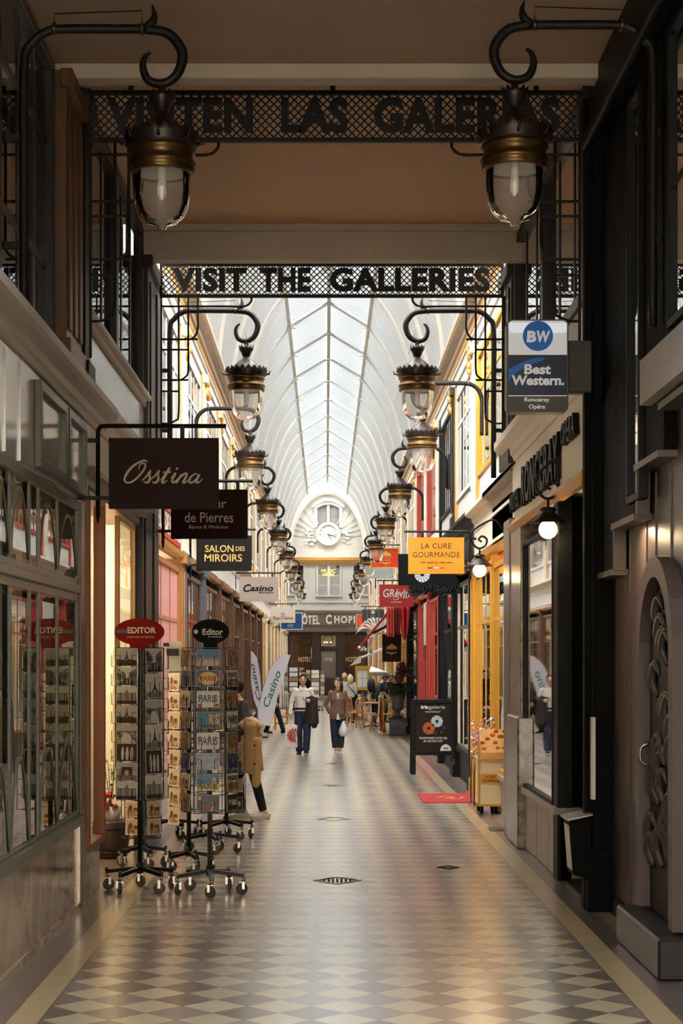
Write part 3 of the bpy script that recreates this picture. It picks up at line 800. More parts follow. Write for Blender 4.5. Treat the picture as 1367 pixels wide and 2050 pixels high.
def end_window(x0, x1, y0, y1, label, arched=False, mesh=True):
    t = st('window', label, ((ex(x0)+ex(x1))/2, D, ez(y1)))
    q = MB(); X0, X1, Z0, Z1 = ex(x0), ex(x1), ez(y1), ez(y0)
    q.box(X0-.08, X0, D-.06, D, Z0, Z1); q.box(X1, X1+.08, D-.06, D, Z0, Z1); q.box(X0-.1, X1+.1, D-.08, D, Z0-.08, Z0); q.box(X0-.1, X1+.1, D-.08, D, Z1, Z1+.1)
    xm = (X0+X1)/2; q.box(xm-.07, xm+.07, D-.05, D+.02, Z0, Z1)
    q.build('window_frame', white, t, bevel=.01)
    q = MB(); q.box(X0, X1, D+.1, D+.12, Z0, Z1); q.build('blind', mat('window_shade', '8b8378', .6, var=.25), t)
    q = MB(); q.quad((X0, D+.03, Z0), (X1, D+.03, Z0), (X1, D+.03, Z1), (X0, D+.03, Z1)); q.build('window_pane', hotelpane, t)
    if mesh:
        q = MB(); zt = Z1-(Z1-Z0)*.33
        n = 9
        for (a, b_) in ((X0+.02, xm-.08), (xm+.08, X1-.02)):
            w = b_-a; h = zt-Z0; st_ = .085
            k = -int(h/st_)-1
            while a+k*st_ < b_:
                for d in (1, -1):
                    # diagonal lines clipped to the pane
                    if d == 1: p0 = (a+k*st_, Z0); 
                    pts = []
                    xs = a+k*st_
                    lo = max(0, (a-xs)); hi = min(h, b_-xs)
                    if hi > lo:
                        if d == 1: q.bar((xs+lo, D-.0, Z0+lo), (xs+hi, D-.0, Z0+hi), .018)
                        else: q.bar((xs+lo, D-.0, zt-lo), (xs+hi, D-.0, zt-hi), .018)
                k += 1
            q.box(a, b_, D-.02, D+.01, zt-.02, zt+.02); q.box(a, b_, D-.02, D+.01, Z0+h*.48, Z0+h*.52)
        q.build('lattice', white, t)
    return t
end_window(636, 680, 1132, 1192, 'middle lattice window of the end wall')
end_window(578, 607, 1132, 1190, 'left lattice window of the end wall')
end_window(708, 737, 1132, 1190, 'right lattice window of the end wall')
t = st('window', 'arched window high on the end wall above the clock', (ex(657), D, ez(1055)))
X0, X1, Z0, Z1 = ex(635), ex(679), ez(1056), ez(1012)
q = MB(); q.box(X0-.14, X0, D-.12, D+.05, Z0, Z1-.1); q.box(X1, X1+.14, D-.12, D+.05, Z0, Z1-.1); xm = (X0+X1)/2; q.box(xm-.06, xm+.06, D-.1, D, Z0, Z1)
q.tube(cr([(X0-.07, D-.06, Z1-.12), (xm-.3, D-.06, Z1+.04), (xm, D-.06, Z1+.08), (xm+.3, D-.06, Z1+.04), (X1+.07, D-.06, Z1-.12)], 5), (.09, .07), 8, ref=(0, 1, 0))
q.tube(cr([(X0-.24, D-.1, Z1-.1), (xm-.35, D-.1, Z1+.2), (xm, D-.1, Z1+.27), (xm+.35, D-.1, Z1+.2), (X1+.24, D-.1, Z1-.1)], 5), (.07, .09), 8, ref=(0, 1, 0))
q.build('window_frame', white, t)
q = MB(); q.prism([(X0, Z0), (X1, Z0), (X1, Z1-.12), (xm+.3, Z1+.02), (xm, Z1+.06), (xm-.3, Z1+.02), (X0, Z1-.12)], D-.02, D); q.build('window_pane', mat('grey_glass', '77746f', .15, var=.35, scale=3), t)
# neon words in the middle window
t = thing('neon_sign', 'small glowing gold neon lettering in the middle lattice window', 'sign', (ex(657), D-.06, ez(1152)))
neon = mat('neon_gold', 'ffc878', .4, emis=1.3)
m = MB(); m.text('MUSIC', face_cam((ex(657.5), D-.07, ez(1143))), S(29, D), S(7, D), .01, 0); m.build('upper_word', neon, t)
m = MB(); m.text('WORK', face_cam((ex(657.5), D-.07, ez(1150.5))), S(25, D), S(6.5, D), .01, 0); m.build('lower_word', neon, t)
# clock
ck = thing('wall_clock', 'round white clock with dark hands high on the end wall', 'clock', (ex(657), D, ez(1070)))
cx_, cz_, R = ex(657), ez(1070), S(22.5, D)
q = MB(); q.prism(ellipse(cx_, cz_, R*.86, R*.86, 40), D-.12, D-.04); q.build('dial', mat('clock_white', 'bdbab3', .4, var=.02), ck)
q = MB(); q.tube([(cx_+R*.93*math.cos(a), D-.13, cz_+R*.93*math.sin(a)) for a in [2*math.pi*i/40 for i in range(40)]], (.06, .09), 8, ref=(0, 1, 0), closed=True); q.build('rim', white, ck)
q = MB()
for k in range(12):
    a = math.pi*2*k/12
    q.bar((cx_+R*.58*math.sin(a), D-.125, cz_+R*.58*math.cos(a)), (cx_+R*.76*math.sin(a), D-.125, cz_+R*.76*math.cos(a)), .045, .01)
q.build('hour_marks', mat('clock_grey', '6e6a63', .5), ck)
for (ang, ln, w) in ((150, .5, .05), (104, .74, .035)):
    a = math.radians(ang); q = MB()
    q.bar((cx_-R*.1*math.sin(a), D-.14, cz_-R*.1*math.cos(a)), (cx_+R*ln*math.sin(a), D-.14, cz_+R*ln*math.cos(a)), w, .012); q.build('clock_hand', black, ck)
for sx in (-1, 1):
    t = MB()
    for i in range(16):
        t.ell((cx_+sx*(R+.12+random.uniform(0, .45)), D-.04, cz_-random.uniform(-.25, .55)), (random.uniform(.05, .11), .06, random.uniform(.05, .1)), 8, 6)
    stm(t, 'trim', white, f'white plaster foliage on the {"left" if sx < 0 else "right"} of the clock')
# hotel front below
hb = mat('hotel_band_brown', '6f6155', .5, var=.08); hd = mat('hotel_dark_wood', '3b2a24', .45, var=.25)
q = MB(); q.box(GL-.2, GR+.2, D-.12, D+.2, ez(1260), ez(1222)); q.box(GL-.2, GR+.2, D-.2, D, ez(1265), ez(1260)); q.box(GL, GR, D-.15, D, ez(1253), ez(1251)); q.box(GL, GR, D-.15, D, ez(1228), ez(1226))
stm(q, 'trim', hb, 'brown fascia band across the hotel front at the far end')
t = thing('hotel_name_lettering', 'large cream letters across the brown band of the far hotel front', 'sign', (ex(657), D-.13, ez(1240)))
goldleaf = mat('gold_leaf_letters', 'e6c987', .4, var=.1)
lt = mat('cream_letters', 'e3d8c3', .5, var=.04)
m = MB(); m.text('HÔTEL', face_cam((ex(617), D-.122, ez(1239))), S(46, D), S(23, D), .04, .035, 0, 1.1); m.build('letters', lt, t)
m = MB(); m.text('C', face_cam((ex(658), D-.122, ez(1240))), S(12, D), S(20, D), .04, .045); m.build('letters', lt, t); m = MB(); m.text('HOPIN', face_cam((ex(697), D-.122, ez(1240.5))), S(56, D), S(15.5, D), .04, .04, 0, 1.25); m.build('letters', lt, t)
q = MB()
for (a, b_) in ((572, 580), (626, 640), (675, 690), (732, 742)): q.box(ex(a), ex(b_), D-.1, D+.2, 0, ez(1265))
for (a, b_, z0, z1) in ((572, 740, ez(1272), ez(1265)), (580, 626, 0, ez(1372)), (690, 732, 0, ez(1372)), (640, 675, ez(1303), ez(1296))): q.box(ex(a), ex(b_), D-.06, D+.2, z0, z1)
stm(q, 'trim', hd, 'dark wooden uprights and panels of the far hotel front', .01)
for (a, b_, lab, word) in ((580, 626, 'left', (597, 622)), (690, 732, 'right', (692, 719))):
    t = st('window', f'{lab} window of the far hotel front with small side panes', (ex((a+b_)/2), D, ez(1372)))
    q = MB()
    for px in (a+1, a+8, b_-8, b_-1): q.box(ex(px)-.02, ex(px)+.02, D-.05, D, ez(1372), ez(1272))
    for py in (1275, 1281, 1310, 1334): 
        q.box(ex(a), ex(a+8), D-.05, D, ez(py)-.02, ez(py)+.02); q.box(ex(b_-8), ex(b_), D-.05, D, ez(py)-.02, ez(py)+.02)
    q.box(ex(a), ex(b_), D-.05, D, ez(1281)-.02, ez(1281)+.02)
    q.build('window_frame', hd, t)
    q = MB(); q.quad((ex(a), D, ez(1372)), (ex(b_), D, ez(1372)), (ex(b_), D, ez(1272)), (ex(a), D, ez(1272))); q.build('window_pane', hotelpane, t)
    t = thing('window_lettering', f'gold letters on the {lab} window of the far hotel', 'sign', (ex((a+b_)/2), D-.02, ez(1320)))
    m = MB(); m.text('HOTEL', face_cam((ex((word[0]+word[1])/2), D-.02, ez(1320))), S(word[1]-word[0], D), S(9.5, D), .01, .02); m.build('letters', goldleaf, t)
t = st('door', 'dark panelled entrance door of the far hotel', (ex(657), D, 0))
q = MB(); q.box(ex(640), ex(643), D-.05, D, 0, ez(1265)); q.box(ex(672), ex(675), D-.05, D, 0, ez(1265)); q.box(ex(643), ex(672), D-.05, D, 0, ez(1357)); q.box(ex(643), ex(672), D-.05, D, ez(1304), ez(1294))
q.bar((ex(646), D-.07, ez(1395)), (ex(657.5), D-.07, ez(1378)), .06, .03); q.bar((ex(669), D-.07, ez(1395)), (ex(657.5), D-.07, ez(1378)), .06, .03)
q.build('door_leaf', hd, t)
q = MB(); q.quad((ex(643), D, ez(1357)), (ex(672), D, ez(1357)), (ex(672), D, ez(1304)), (ex(643), D, ez(1304))); q.build('door_pane', mat('door_glass', '57483c', .15, var=.35, scale=2.5), t)
q = MB(); q.quad((ex(643), D, ez(1294)), (ex(672), D, ez(1294)), (ex(672), D, ez(1268)), (ex(643), D, ez(1268))); q.build('fanlight', mat('fanlight_glass', 'a19573', .3, var=.2), t)
m = MB(); m.text('HOTEL', face_cam((ex(657), D-.02, ez(1320))), S(18, D), S(6.5, D), .01, .02); m.build('letters', goldleaf, t)
ch = thing('ring_chandelier', 'ring chandelier with small lit bulbs behind the fanlight of the far hotel', 'lamp', (ex(657), D-.25, ez(1292)))
q = MB(); q.tube([(ex(657)+.24*math.cos(a), D-.2, ez(1281)+.24*math.sin(a)) for a in [2*math.pi*i/28 for i in range(28)]], .018, 6, closed=True); q.build('ring', black, ch)
for dx in (-.2, -.08, .13):
    q = MB(); q.ell((ex(657)+dx, D-.22, ez(1286)), .035, 8, 6); q.build('bulb', mat('warm_bulb', 'ffe2b0', .4, emis=5), ch)
q = MB(); q.box(ex(600), ex(715), D-.9, D, 0, .14, .02); stm(q, 'trim', greystone, 'stone doorstep of the far hotel')
# dim hotel interior
q = MB(); q.box(GL-.3, GR+.3, D+1.6, D+1.8, -.2, ez(1222)); q.box(GL-.3, GR+.3, D+.2, D+1.8, ez(1226), ez(1222))
stm(q, 'wall_back', mat('hotel_interior', '5d4836', .7, var=.3), 'brown interior wall of the far hotel')
# ---------------------------------------------------------------- lattice signs under the beams
def lattice_sign(Y, px0, px1, zt, zb, words, lattice, wall_l, wall_r, label, hang):
    t = thing('lattice_sign', label, 'sign', ((px0+px1)/2, Y, zb))
    q = MB()
    q.box(px0, px1, Y-.02, Y+.02, zt-.035, zt); q.box(px0, px1, Y-.02, Y+.02, zb, zb+.035)
    q.box(px0, px0+.03, Y-.02, Y+.02, zb, zt); q.box(px1-.03, px1, Y-.02, Y+.02, zb, zt)
    q.build('border', iron, t)
    q = MB(); h = zt-zb
    x = px0-h
    while x < px1:
        lo = max(0, px0-x); hi = min(h, px1-x)
        if hi > lo:
            q.bar((x+lo, Y, zb+lo), (x+hi, Y, zb+hi), .011); q.bar((x+lo, Y, zt-lo), (x+hi, Y, zt-hi), .011)
        x += lattice
    q.build('lattice', iron, t)
    for (w, a, b_) in words:
        m = MB(); m.text(w, face_cam(((a+b_)/2, Y-.03, (zt+zb)/2)), b_-a, h*.70, .02, .045, 0, 1.05); m.build('word', iron, t)
    for x in hang: q = MB(); q.box(x-.02, x+.02, Y-.01, Y+.03, zt, zt+.30); q.build('hanger', iron, t)
    # stepped bracket grilles at both ends
    for sd, xw in ((-1, wall_l), (1, wall_r)):
        q = MB(); inn = -sd
        offs = [.0, .20, .31, .42]; lens = [1.75, 1.45, .95, .48]
        for o_, ln in zip(offs, lens):
            xx = xw+inn*o_
            if o_ == 0:
                q.tube([(xx, Y, zb), (xx, Y, zb-ln)], .012, 6, smooth=False); continue
            q.tube(cr([(xx, Y, zb), (xx, Y, zb-ln*.5), (xx, Y, zb-ln+.12), (xx-inn*.035, Y, zb-ln+.035), (xx-inn*.12, Y, zb-ln), (xw, Y, zb-ln)], 4), .012, 6)
        for z_, o_ in ((.10, .42), (.60, .31), (1.08, .20), (.48, .42), (.95, .31)):
            q.bar((xw, Y, zb-z_), (xw+inn*o_, Y, zb-z_), .02)
        q.tube(cr([(xw, Y, zb-.10), (xw+inn*.7, Y, zb-.10), (xw+inn*.95, Y, zb-.10), (xw+inn*1.03, Y, zb-.05), (xw+inn*1.04, Y, zb)], 4), .013, 6)
        q.build('end_bracket', iron, t)
    return t
Z1_ = 14.6
lattice_sign(Z1_, PX(178, Z1_), PX(1165, Z1_), PZ(182, Z1_), PZ(285, Z1_),
    [('VISITEN', PX(215, Z1_), PX(507, Z1_)), ('LAS', PX(563, Z1_), PX(697, Z1_)), ('GALERIAS', PX(748, Z1_), PX(1120, Z1_))],
    .067, PX(181, Z1_), PX(1160, Z1_), 'black iron lattice sign with Spanish words under the nearer beam', [PX(262, Z1_), PX(666, Z1_), PX(1073, Z1_)])
Z2_ = 20.75
lattice_sign(Z2_, PX(320, Z2_), PX(1008, Z2_), PZ(527, Z2_), PZ(596, Z2_),
    [('VISIT', PX(346, Z2_), PX(494, Z2_)), ('THE', PX(520, Z2_), PX(622, Z2_)), ('GALLERIES', PX(660, Z2_), PX(980, Z2_))],
    .067, PX(323, Z2_), PX(1006, Z2_), 'black iron lattice sign with English words before the glass vault', [PX(372, Z2_), PX(664, Z2_), PX(953, Z2_)])

# ---------------------------------------------------------------- big bracket lanterns
def make_lantern(L, post, ties, label, group, wire=True):
    """local: post at x=0, arm level z=0, lantern axis at x=L"""
    t = thing('bracket_lantern', label, 'lamp', (0, 0, 0), group=group, world=False)
    q = MB(); r = .032
    k = L-.89
    q.tube(cr([(0, 0, -post), (0, 0, -post*.5-.1), (0, 0, -.25), (.05, 0, -.1), (.16, 0, -.015), (.3, 0, 0), (L-.2, 0, 0), (L-.09, 0, .0)], 5), r, 8, ref=(0, 1, 0))
    q.tube(cr([(L-.12, 0, 0), (L+.03, 0, -.025), (L+.115, 0, -.11), (L+.135, 0, -.2), (L+.09, 0, -.31), (L, 0, -.36), (L-.09, 0, -.335), (L-.125, 0, -.25), (L-.11, 0, -.185), (L-.075, 0, -.155)], 5),
           [.032, .034, .034, .034, .032, .03, .028, .024, .018, .01], 8, ref=(0, 1, 0))
    q.build('bracket_arm', iron, t)
    q = MB(); q.tube(cr([(L-.11, 0, 0), (L-.06, 0, .05), (L-.05, 0, .10), (L-.065, 0, .16)], 5), [.03, .028, .018, .004], 8, ref=(0, 1, 0)); q.build('arm_spur', iron, t)
    for x in (.2, L-.13): q = MB(); q.tube([(x-.012, 0, 0), (x+.012, 0, 0)], .04, 10, ref=(0, 1, 0)); q.build('collar', brass, t)
    if wire:
        q = MB(); q.tube([(.2, 0, .03), (.2, 0, .10), (L-.13, 0, .12), (L-.13, 0, .03)], .004, 5); q.build('wire', black, t)
    if ties:
        for z in ties: q = MB(); q.bar((0, 0, z), (-.17, 0, z), .045); q.build('wall_tie', iron, t)
    q = MB(); q.tube([(L, 0, -.35), (L, 0, -.46)], [.028, .02], 8)
    q.lathe([(.02, -.45), (.082, -.445), (.085, -.46), (.06, -.50), (.045, -.54), (.035, -.55)], (L, 0, 0), 20, wave={1: (.012, .035)})
    q.build('finial_cup', iron2, t)
    q = MB(); q.lathe([(.035, -.545), (.05, -.57), (.10, -.605), (.155, -.655), (.19, -.70), (.215, -.73)], (L, 0, 0), 28); q.build('lamp_hood', iron2, t)
    q = MB(); q.lathe([(.222, -.70), (.240, -.725), (.228, -.745), (.238, -.77), (.21, -.79)], (L, 0, 0), 40, wave={0: (.018, .035), 1: (.012, 0)}); 
    for a in range(8):
        an = a*math.pi/4; q.tube([(L+.225*math.cos(an), .225*math.sin(an), -.76), (L+.27*math.cos(an), .27*math.sin(an), -.75), (L+.285*math.cos(an), .285*math.sin(an), -.71)], [.012, .012, .004], 6)
    q.build('crown_ornament', iron2, t)
    q = MB(); q.lathe([(.212, -.785), (.222, -.80), (.222, -.815), (.205, -.825), (.205, -.865), (.215, -.875), (.225, -.89), (.222, -.905), (.212, -.91), (.218, -.93), (.214, -.955), (.19, -.955), (.19, -.90)], (L, 0, 0), 32); q.build('brass_band', brass, t)
    q = MB(); q.lathe([(.005, -.915), (.05, -.91), (.12, -.90), (.186, -.945)], (L, 0, 0), 24); q.build('reflector', white, t)
    q = MB(); q.lathe([(.192, -.93), (.195, -.98), (.190, -1.08), (.178, -1.155), (.15, -1.225), (.10, -1.275), (.03, -1.295), (.028, -1.315), (0.001, -1.322)], (L, 0, 0), 32); q.build('glass_globe', globeg, t)
    q = MB(); q.tube([(L, 0, -.91), (L, 0, -.99)], .03, 8); q.lathe([(.02, -.98), (.03, -1.01), (.03, -1.09), (.012, -1.12), (.001, -1.125)], (L, 0, 0), 12); q.build('light_bulb', mat('unlit_bulb', 'f3efe6', .2, var=.02), t)
    return t
lan = make_lantern(.905, 1.98, (-.71, -1.42), 'nearest left hanging lantern on a long black wall bracket', None)
lan.location = (PX(48, 11.8), 11.8, PZ(58, 11.8))
o = copy_tree(lan); tag(o, 'nearest right hanging lantern on a long black wall bracket', 'lamp'); o.location = (PX(1306, 11.8), 11.8, PZ(50, 11.8)); o.rotation_euler = (0, 0, math.pi)
o = copy_tree(lan); tag(o, 'left hanging lantern just past the English lattice sign', 'lamp'); o.location = (PX(340, 21.3), 21.3, PZ(622, 21.3))
o = copy_tree(lan); tag(o, 'right hanging lantern just past the English lattice sign', 'lamp'); o.location = (PX(988, 21.3), 21.3, PZ(622, 21.3)); o.rotation_euler = (0, 0, math.pi)
ORD = ['first', 'second', 'third', 'fourth', 'fifth', 'sixth', 'seventh', 'eighth', 'ninth', 'tenth']
l2 = make_lantern(.86, .75, (-.4,), 'first hanging lantern of the left gallery row under the glass', None, wire=False)
l2.location = (-2.06, 28.5, 5.99); l2['group'] = 'gallery lanterns on the left'
for k in range(1, 8):
    o = copy_tree(l2); tag(o, f'{ORD[k]} hanging lantern of the left gallery row, counted inward', 'lamp', 'gallery lanterns on the left'); o.location = (-2.06, 28.5+8.6*k, 5.99)
l2['group'] = 'gallery lanterns on the left'
for k in range(9):
    o = copy_tree(l2); tag(o, f'{ORD[k]} hanging lantern of the right gallery row, counted inward', 'lamp', 'gallery lanterns on the right')
    o.location = (2.25, 25.9+7.9*k, 5.99); o.rotation_euler = (0, 0, math.pi)

# ---------------------------------------------------------------- hanging shop signs
def hsign(name, label, x0, x1, y0, y1, D, side, wallpx, pm, bar=True, drop=None, thick=.03, edge=None, hang=None, top=None):
    X0, X1, ZB, ZT = PX(x0, D), PX(x1, D), PZ(y1, D), PZ(y0, D)
    t = thing(name, label, 'sign', ((X0+X1)/2, D, ZB))
    q = MB(); q.box(X0, X1, D-thick/2, D+thick/2, ZB, ZT, .004); q.build('panel', pm, t)
    if edge:
        q = MB(); w = .035
        q.box(X0-w, X1+w, D-.03, D+.03, ZB-w, ZB); q.box(X0-w, X1+w, D-.03, D+.03, ZT, ZT+w); q.box(X0-w, X0, D-.03, D+.03, ZB, ZT); q.box(X1, X1+w, D-.03, D+.03, ZB, ZT)
        q.build('panel_edge', edge, t)
    if bar:
        h = ZT-ZB; q = MB(); w = .036
        inn = 1 if side < 0 else -1
        xa = X0 if side < 0 else X1; xb = X1 if side < 0 else X0
        xv = xa-inn*.09; zt = ZT+(S(top, D) if top else .11)
        q.tube(cr([(xv, D, ZB-.06), (xv, D, ZT-.1), (xv, D, zt-.06), (xv+inn*.015, D, zt-.015), (xv+inn*.06, D, zt), (xa+inn*.3, D, zt), (xb+inn*.06, D, zt)], 4), w/2, 4, ref=(0, 1, 0), smooth=False)
        q.tube([(xv, D, ZB-.05), (xv, D, ZB-.12)], [w/2, .003], 4, ref=(0, 1, 0), smooth=False)
        wxp = PX(wallpx, D)
        q.bar((wxp, D, ZT-.02), (xv, D, ZT-.02), w*.9); q.bar((wxp, D, ZB+.09), (xa, D, ZB+.09), w*.9)
        for hx in (hang or [(x0+x1)/2+inn*(x1-x0)*.2]): q.bar((PX(hx, D), D, ZT), (PX(hx, D), D, zt), w)
        q.build('bracket', iron, t)
    return t
def sline(t, D, m, lines, name='lettering', thick=.03):
    for (w, xc, yc, ww, hh, kw) in lines:
        q = MB(); q.text(w, face_cam((PX(xc, D), D-thick/2-.001, PZ(yc, D))), S(ww, D), S(hh, D) if hh else None, .003, kw.get('b', 0), kw.get('sh', 0), kw.get('sp', 1)); q.build(name, m, t)
ivory = mat('ivory_print', 'c9bda6', .5, var=.03); goldp = mat('gold_print', 'cfa55c', .45, var=.08); brn = mat('brown_print', '4a2410', .5, var=.05)
# 1 script sign
D = 14.8
t = hsign('hanging_sign', 'dark plum sign with flowing script letters, nearest on the left', 218, 438, 877, 1019, D, -1, 163, mat('plum_sign', '301d1a', .6, var=.06, spec=.1), hang=[365], top=24)
def crop(pts): return [(PX(180+x/4.0206, D), D-.02, PZ(830+y/4.02, D)) for x, y in pts]
q = MB()
STROKES = [[(466,388),(455,374),(425,374),(370,402),(315,452),(284,508),(286,540),(312,550),(352,535),(402,490),(440,440),(446,405),(434,392),(412,400),(398,425),(402,450)],
 [(418,535),(455,500),(480,470),(490,452),(482,480),(484,515),(472,545),(446,548),(436,538)], [(484,530),(520,500),(548,470),(558,452),(550,480),(552,515),(540,545),(514,548),(504,538)],
 [(560,535),(610,480),(645,428),(612,490),(584,540),(594,550),(625,530)], [(588,468),(655,463)], [(650,515),(690,472),(664,530),(668,548),(690,540),(722,508)],
 [(736,476),(712,522),(696,552),(722,512),(762,478),(782,482),(766,520),(752,545),(764,550),(800,524)],
 [(872,490),(850,478),(815,502),(800,536),(810,550),(838,540),(868,508),(882,482),(858,532),(862,550),(885,542),(908,518)]]
for st_ in STROKES: q.tube(cr(crop(st_), 5), [.004, .012, .009, .012, .004], 6, ref=(0, 1, 0))
q.ell((PX(180+702/4.0206, D), D-.02, PZ(830+437/4.02, D)), (.012, .006, .012), 8, 6)
q.build('script_lettering', ivory, t)
# 2
D = 20.7
t = hsign('hanging_sign', 'dark maroon sign with pale serif words about stones', 342, 496, 980, 1079, D, -1, 306, mat('maroon_sign', '2a1212', .6, var=.06, spec=.1), hang=[476], top=17)
sline(t, D, ivory, [('Coeur', 418, 1008, 70, 19, dict(b=.004)), ('de Pierres', 418.5, 1036, 97, 20, dict(b=.004)), ('Bijoux & Minéraux', 418, 1056, 79, 9, {})])
# 3
D = 27
t = hsign('hanging_sign', 'charcoal sign with gold thin capitals about mirrors', 393, 504, 1072, 1143, D, -1, 374, mat('charcoal_sign', '181616', .6, var=.06, spec=.1), hang=[478], top=12)
sline(t, D, goldp, [('SALON', 439, 1098.5, 57, 14, dict(b=.008)), ('DES', 481, 1098.5, 18, 9, dict(b=.008)), ('MIROIRS', 447, 1117, 75, 15, dict(b=.008))])
# 4
D = 41
t = hsign('hanging_sign', 'beige grey sign with black slanted supermarket name', 479, 556, 1155, 1204, D, -1, 470, mat('beige_grey_sign', 'b3a598', .55, var=.04), hang=[545], top=8)
sline(t, D, black, [('C', 494.5, 1177.5, 15, 16, dict(b=.03, sh=.25)), ('asino', 523.5, 1178, 47, 11.5, dict(b=.03, sh=.25)), ('#toutprès', 533, 1186.5, 29, 5, dict(b=.015))])
# 5
D = 65
t = hsign('hanging_sign', 'small cream sign with red brown gingerbread shop name', 542, 591, 1214, 1247, D, -1, 537, mat('cream_sign', 'ddd2c2', .55, var=.04), hang=[584], top=5)
sline(t, D, mat('red_brown_print', '9c4a35', .5), [('Pain', 553.5, 1237.5, 13, 7.5, dict(b=.02)), ("D'épices", 575, 1237.5, 24, 8, dict(b=.02))])
q = MB(); q.tube(cr([(PX(561, D), D-.02, PZ(1228, D)), (PX(564, D), D-.02, PZ(1231, D)), (PX(568, D), D-.02, PZ(1231.5, D)), (PX(572, D), D-.02, PZ(1228, D))], 5), .01, 5); q.ell((PX(567, D), D-.02, PZ(1227.5, D)), (.03, .01, .04), 8, 6); q.build('cup_emblem', mat('grey_print', '8d8478', .5), t)
# 6
D = 72
t = hsign('hanging_sign', 'blue sign in a pale blue frame, half behind the cream sign', 563, 604, 1228, 1259, D, -1, 556, mat('blue_sign', '1f477a', .5, var=.05), bar=True, edge=mat('pale_blue_edge', 'b6d0d2', .5), top=6)
sline(t, D, white, [('LOUTEL', 581, 1252, 12, 3.5, dict(b=.02)), ('PARIS', 581, 1255.5, 8, 1.8, {})])
q = MB(); q.prism(ellipse(PX(580, D), PZ(1243, D), S(5, D), S(5, D), 20), D-.025, D-.015); q.build('disc_emblem', white, t)
# right side
D = 27
t = hsign('hanging_sign', 'ochre yellow sign of the sweet shop with dark serif capitals', 817, 929, 1076, 1149, D, 1, 956, mat('ochre_sign', 'c8851d', .5, var=.05), hang=[846], top=12)
sline(t, D, brn, [('LA CURE', 873, 1093, 60, 10.5, dict(b=.006, sp=1.1)), ('GOURMANDE', 873, 1110.5, 94, 11, dict(sp=1.1)), ('DEPUIS 1989', 873, 1126.5, 36, 4, {})])
q = MB()
for (a, b_) in ((842, 852), (894, 904)): q.bar((PX(a, D), D-.017, PZ(1126.5, D)), (PX(b_, D), D-.017, PZ(1126.5, D)), .006, .012)
q.build('dash_ornament', brn, t)
for (a, b_, m_) in ((856, 867, mat('navy_print', '2b2a3c', .5)), (867, 879, white), (879, 890, mat('brick_print', '9c3d22', .5))):
    q = MB(); q.box(PX(a, D), PX(b_, D), D-.019, D-.015, PZ(1138, D), PZ(1136, D)); q.build('flag_stripe', m_, t)
D = 30.3
t = hsign('hanging_sign', 'long black sign with a pale eye iris, behind the ochre sign', 797, 930, 1109, 1172, D, 1, 918, mat('black_sign', '0e0f10', .7, var=.1, spec=.1), bar=False)
q = MB(); q.box(PX(925, D), GR, D-.02, D+.02, PZ(1120, D), PZ(1112, D)); q.build('bracket', iron, t)
def iris_disc(mb_name, c, y, R, m, parent, pupil=True, hole=.26):
    n = 40; me_v = []; me_f = []
    q = MB()
    rnd = random.Random(3)
    for k in range(n):
        a0, a1 = 2*math.pi*k/n, 2*math.pi*(k+.8)/n
        r1 = R*(.95+.05*rnd.random())
        q.mi = k % 3
        q.add([(c[0]+R*hole*math.cos(a0), y, c[1]+R*hole*math.sin(a0)), (c[0]+R*hole*math.cos(2*math.pi*(k+1)/n), y, c[1]+R*hole*math.sin(2*math.pi*(k+1)/n)), (c[0]+r1*math.cos(2*math.pi*(k+1)/n), y, c[1]+r1*math.sin(2*math.pi*(k+1)/n)), (c[0]+r1*math.cos(a0), y, c[1]+r1*math.sin(a0))], [(0, 1, 2, 3)])
    return q.build(mb_name, m, parent)
ir1 = [mat('iris_pale', 'cfd2d3', .5, var=.5, scale=60), mat('iris_blue', '9db0bf', .5, var=.5, scale=60), mat('iris_grey', '8a8d90', .5, var=.5, scale=60)]
ir2 = [mat('iris_orange', 'c2642a', .5, var=.5, scale=60), mat('iris_amber', 'a64f1c', .5, var=.5, scale=60), mat('iris_rust', '7d3413', .5, var=.5, scale=60)]
iris_disc('iris_picture', (PX(845, D), PZ(1150, D)), D-.02, S(16, D), ir1, t)
D = 55
t = hsign('hanging_sign', 'orange red sign with a gold crest, above the pale grey sign', 744, 797, 1099, 1135, D, 1, 801, mat('orange_red_sign', 'd83f14', .5, var=.05), edge=goldp, hang=[770], top=8)
sline(t, D, goldp, [('LA MAISON', 772, 1116, 25, 4, {}), ('DU ROY', 772, 1121.5, 18, 4, dict(b=.02))])
def crest(D, xc, yt, yb, s_, par, y_off=.02):
    q = MB(); X = lambda px: PX(px, D); Z = lambda py: PZ(py, D)
    q.prism([(X(xc-11*s_), Z(yt+9*s_)), (X(xc+11*s_), Z(yt+9*s_)), (X(xc+9*s_), Z(yt+3.5*s_)), (X(xc+4*s_), Z(yt+2*s_)), (X(xc), Z(yt-2*s_)), (X(xc-4*s_), Z(yt+2*s_)), (X(xc-9*s_), Z(yt+3.5*s_))], D-y_off-.004, D-y_off)
    q.prism([(X(xc-12*s_), Z(yb)), (X(xc), Z(yb+1.5*s_)), (X(xc+12*s_), Z(yb)), (X(xc+8*s_), Z(yb+3*s_)), (X(xc+2*s_), Z(yb+3.5*s_)), (X(xc), Z(yb+7*s_)), (X(xc-2*s_), Z(yb+3.5*s_)), (X(xc-8*s_), Z(yb+3*s_))], D-y_off-.004, D-y_off)
    q.build('crest_emblem', goldp, par)
crest(D, 772, 1104, 1125, 1.0, t)
D = 60
t = hsign('hanging_sign', 'pale grey sign with white script name below the orange red sign', 731, 785, 1130, 1158, D, 1, 788, mat('pale_grey_sign', 'a9aca9', .5, var=.04), bar=False)
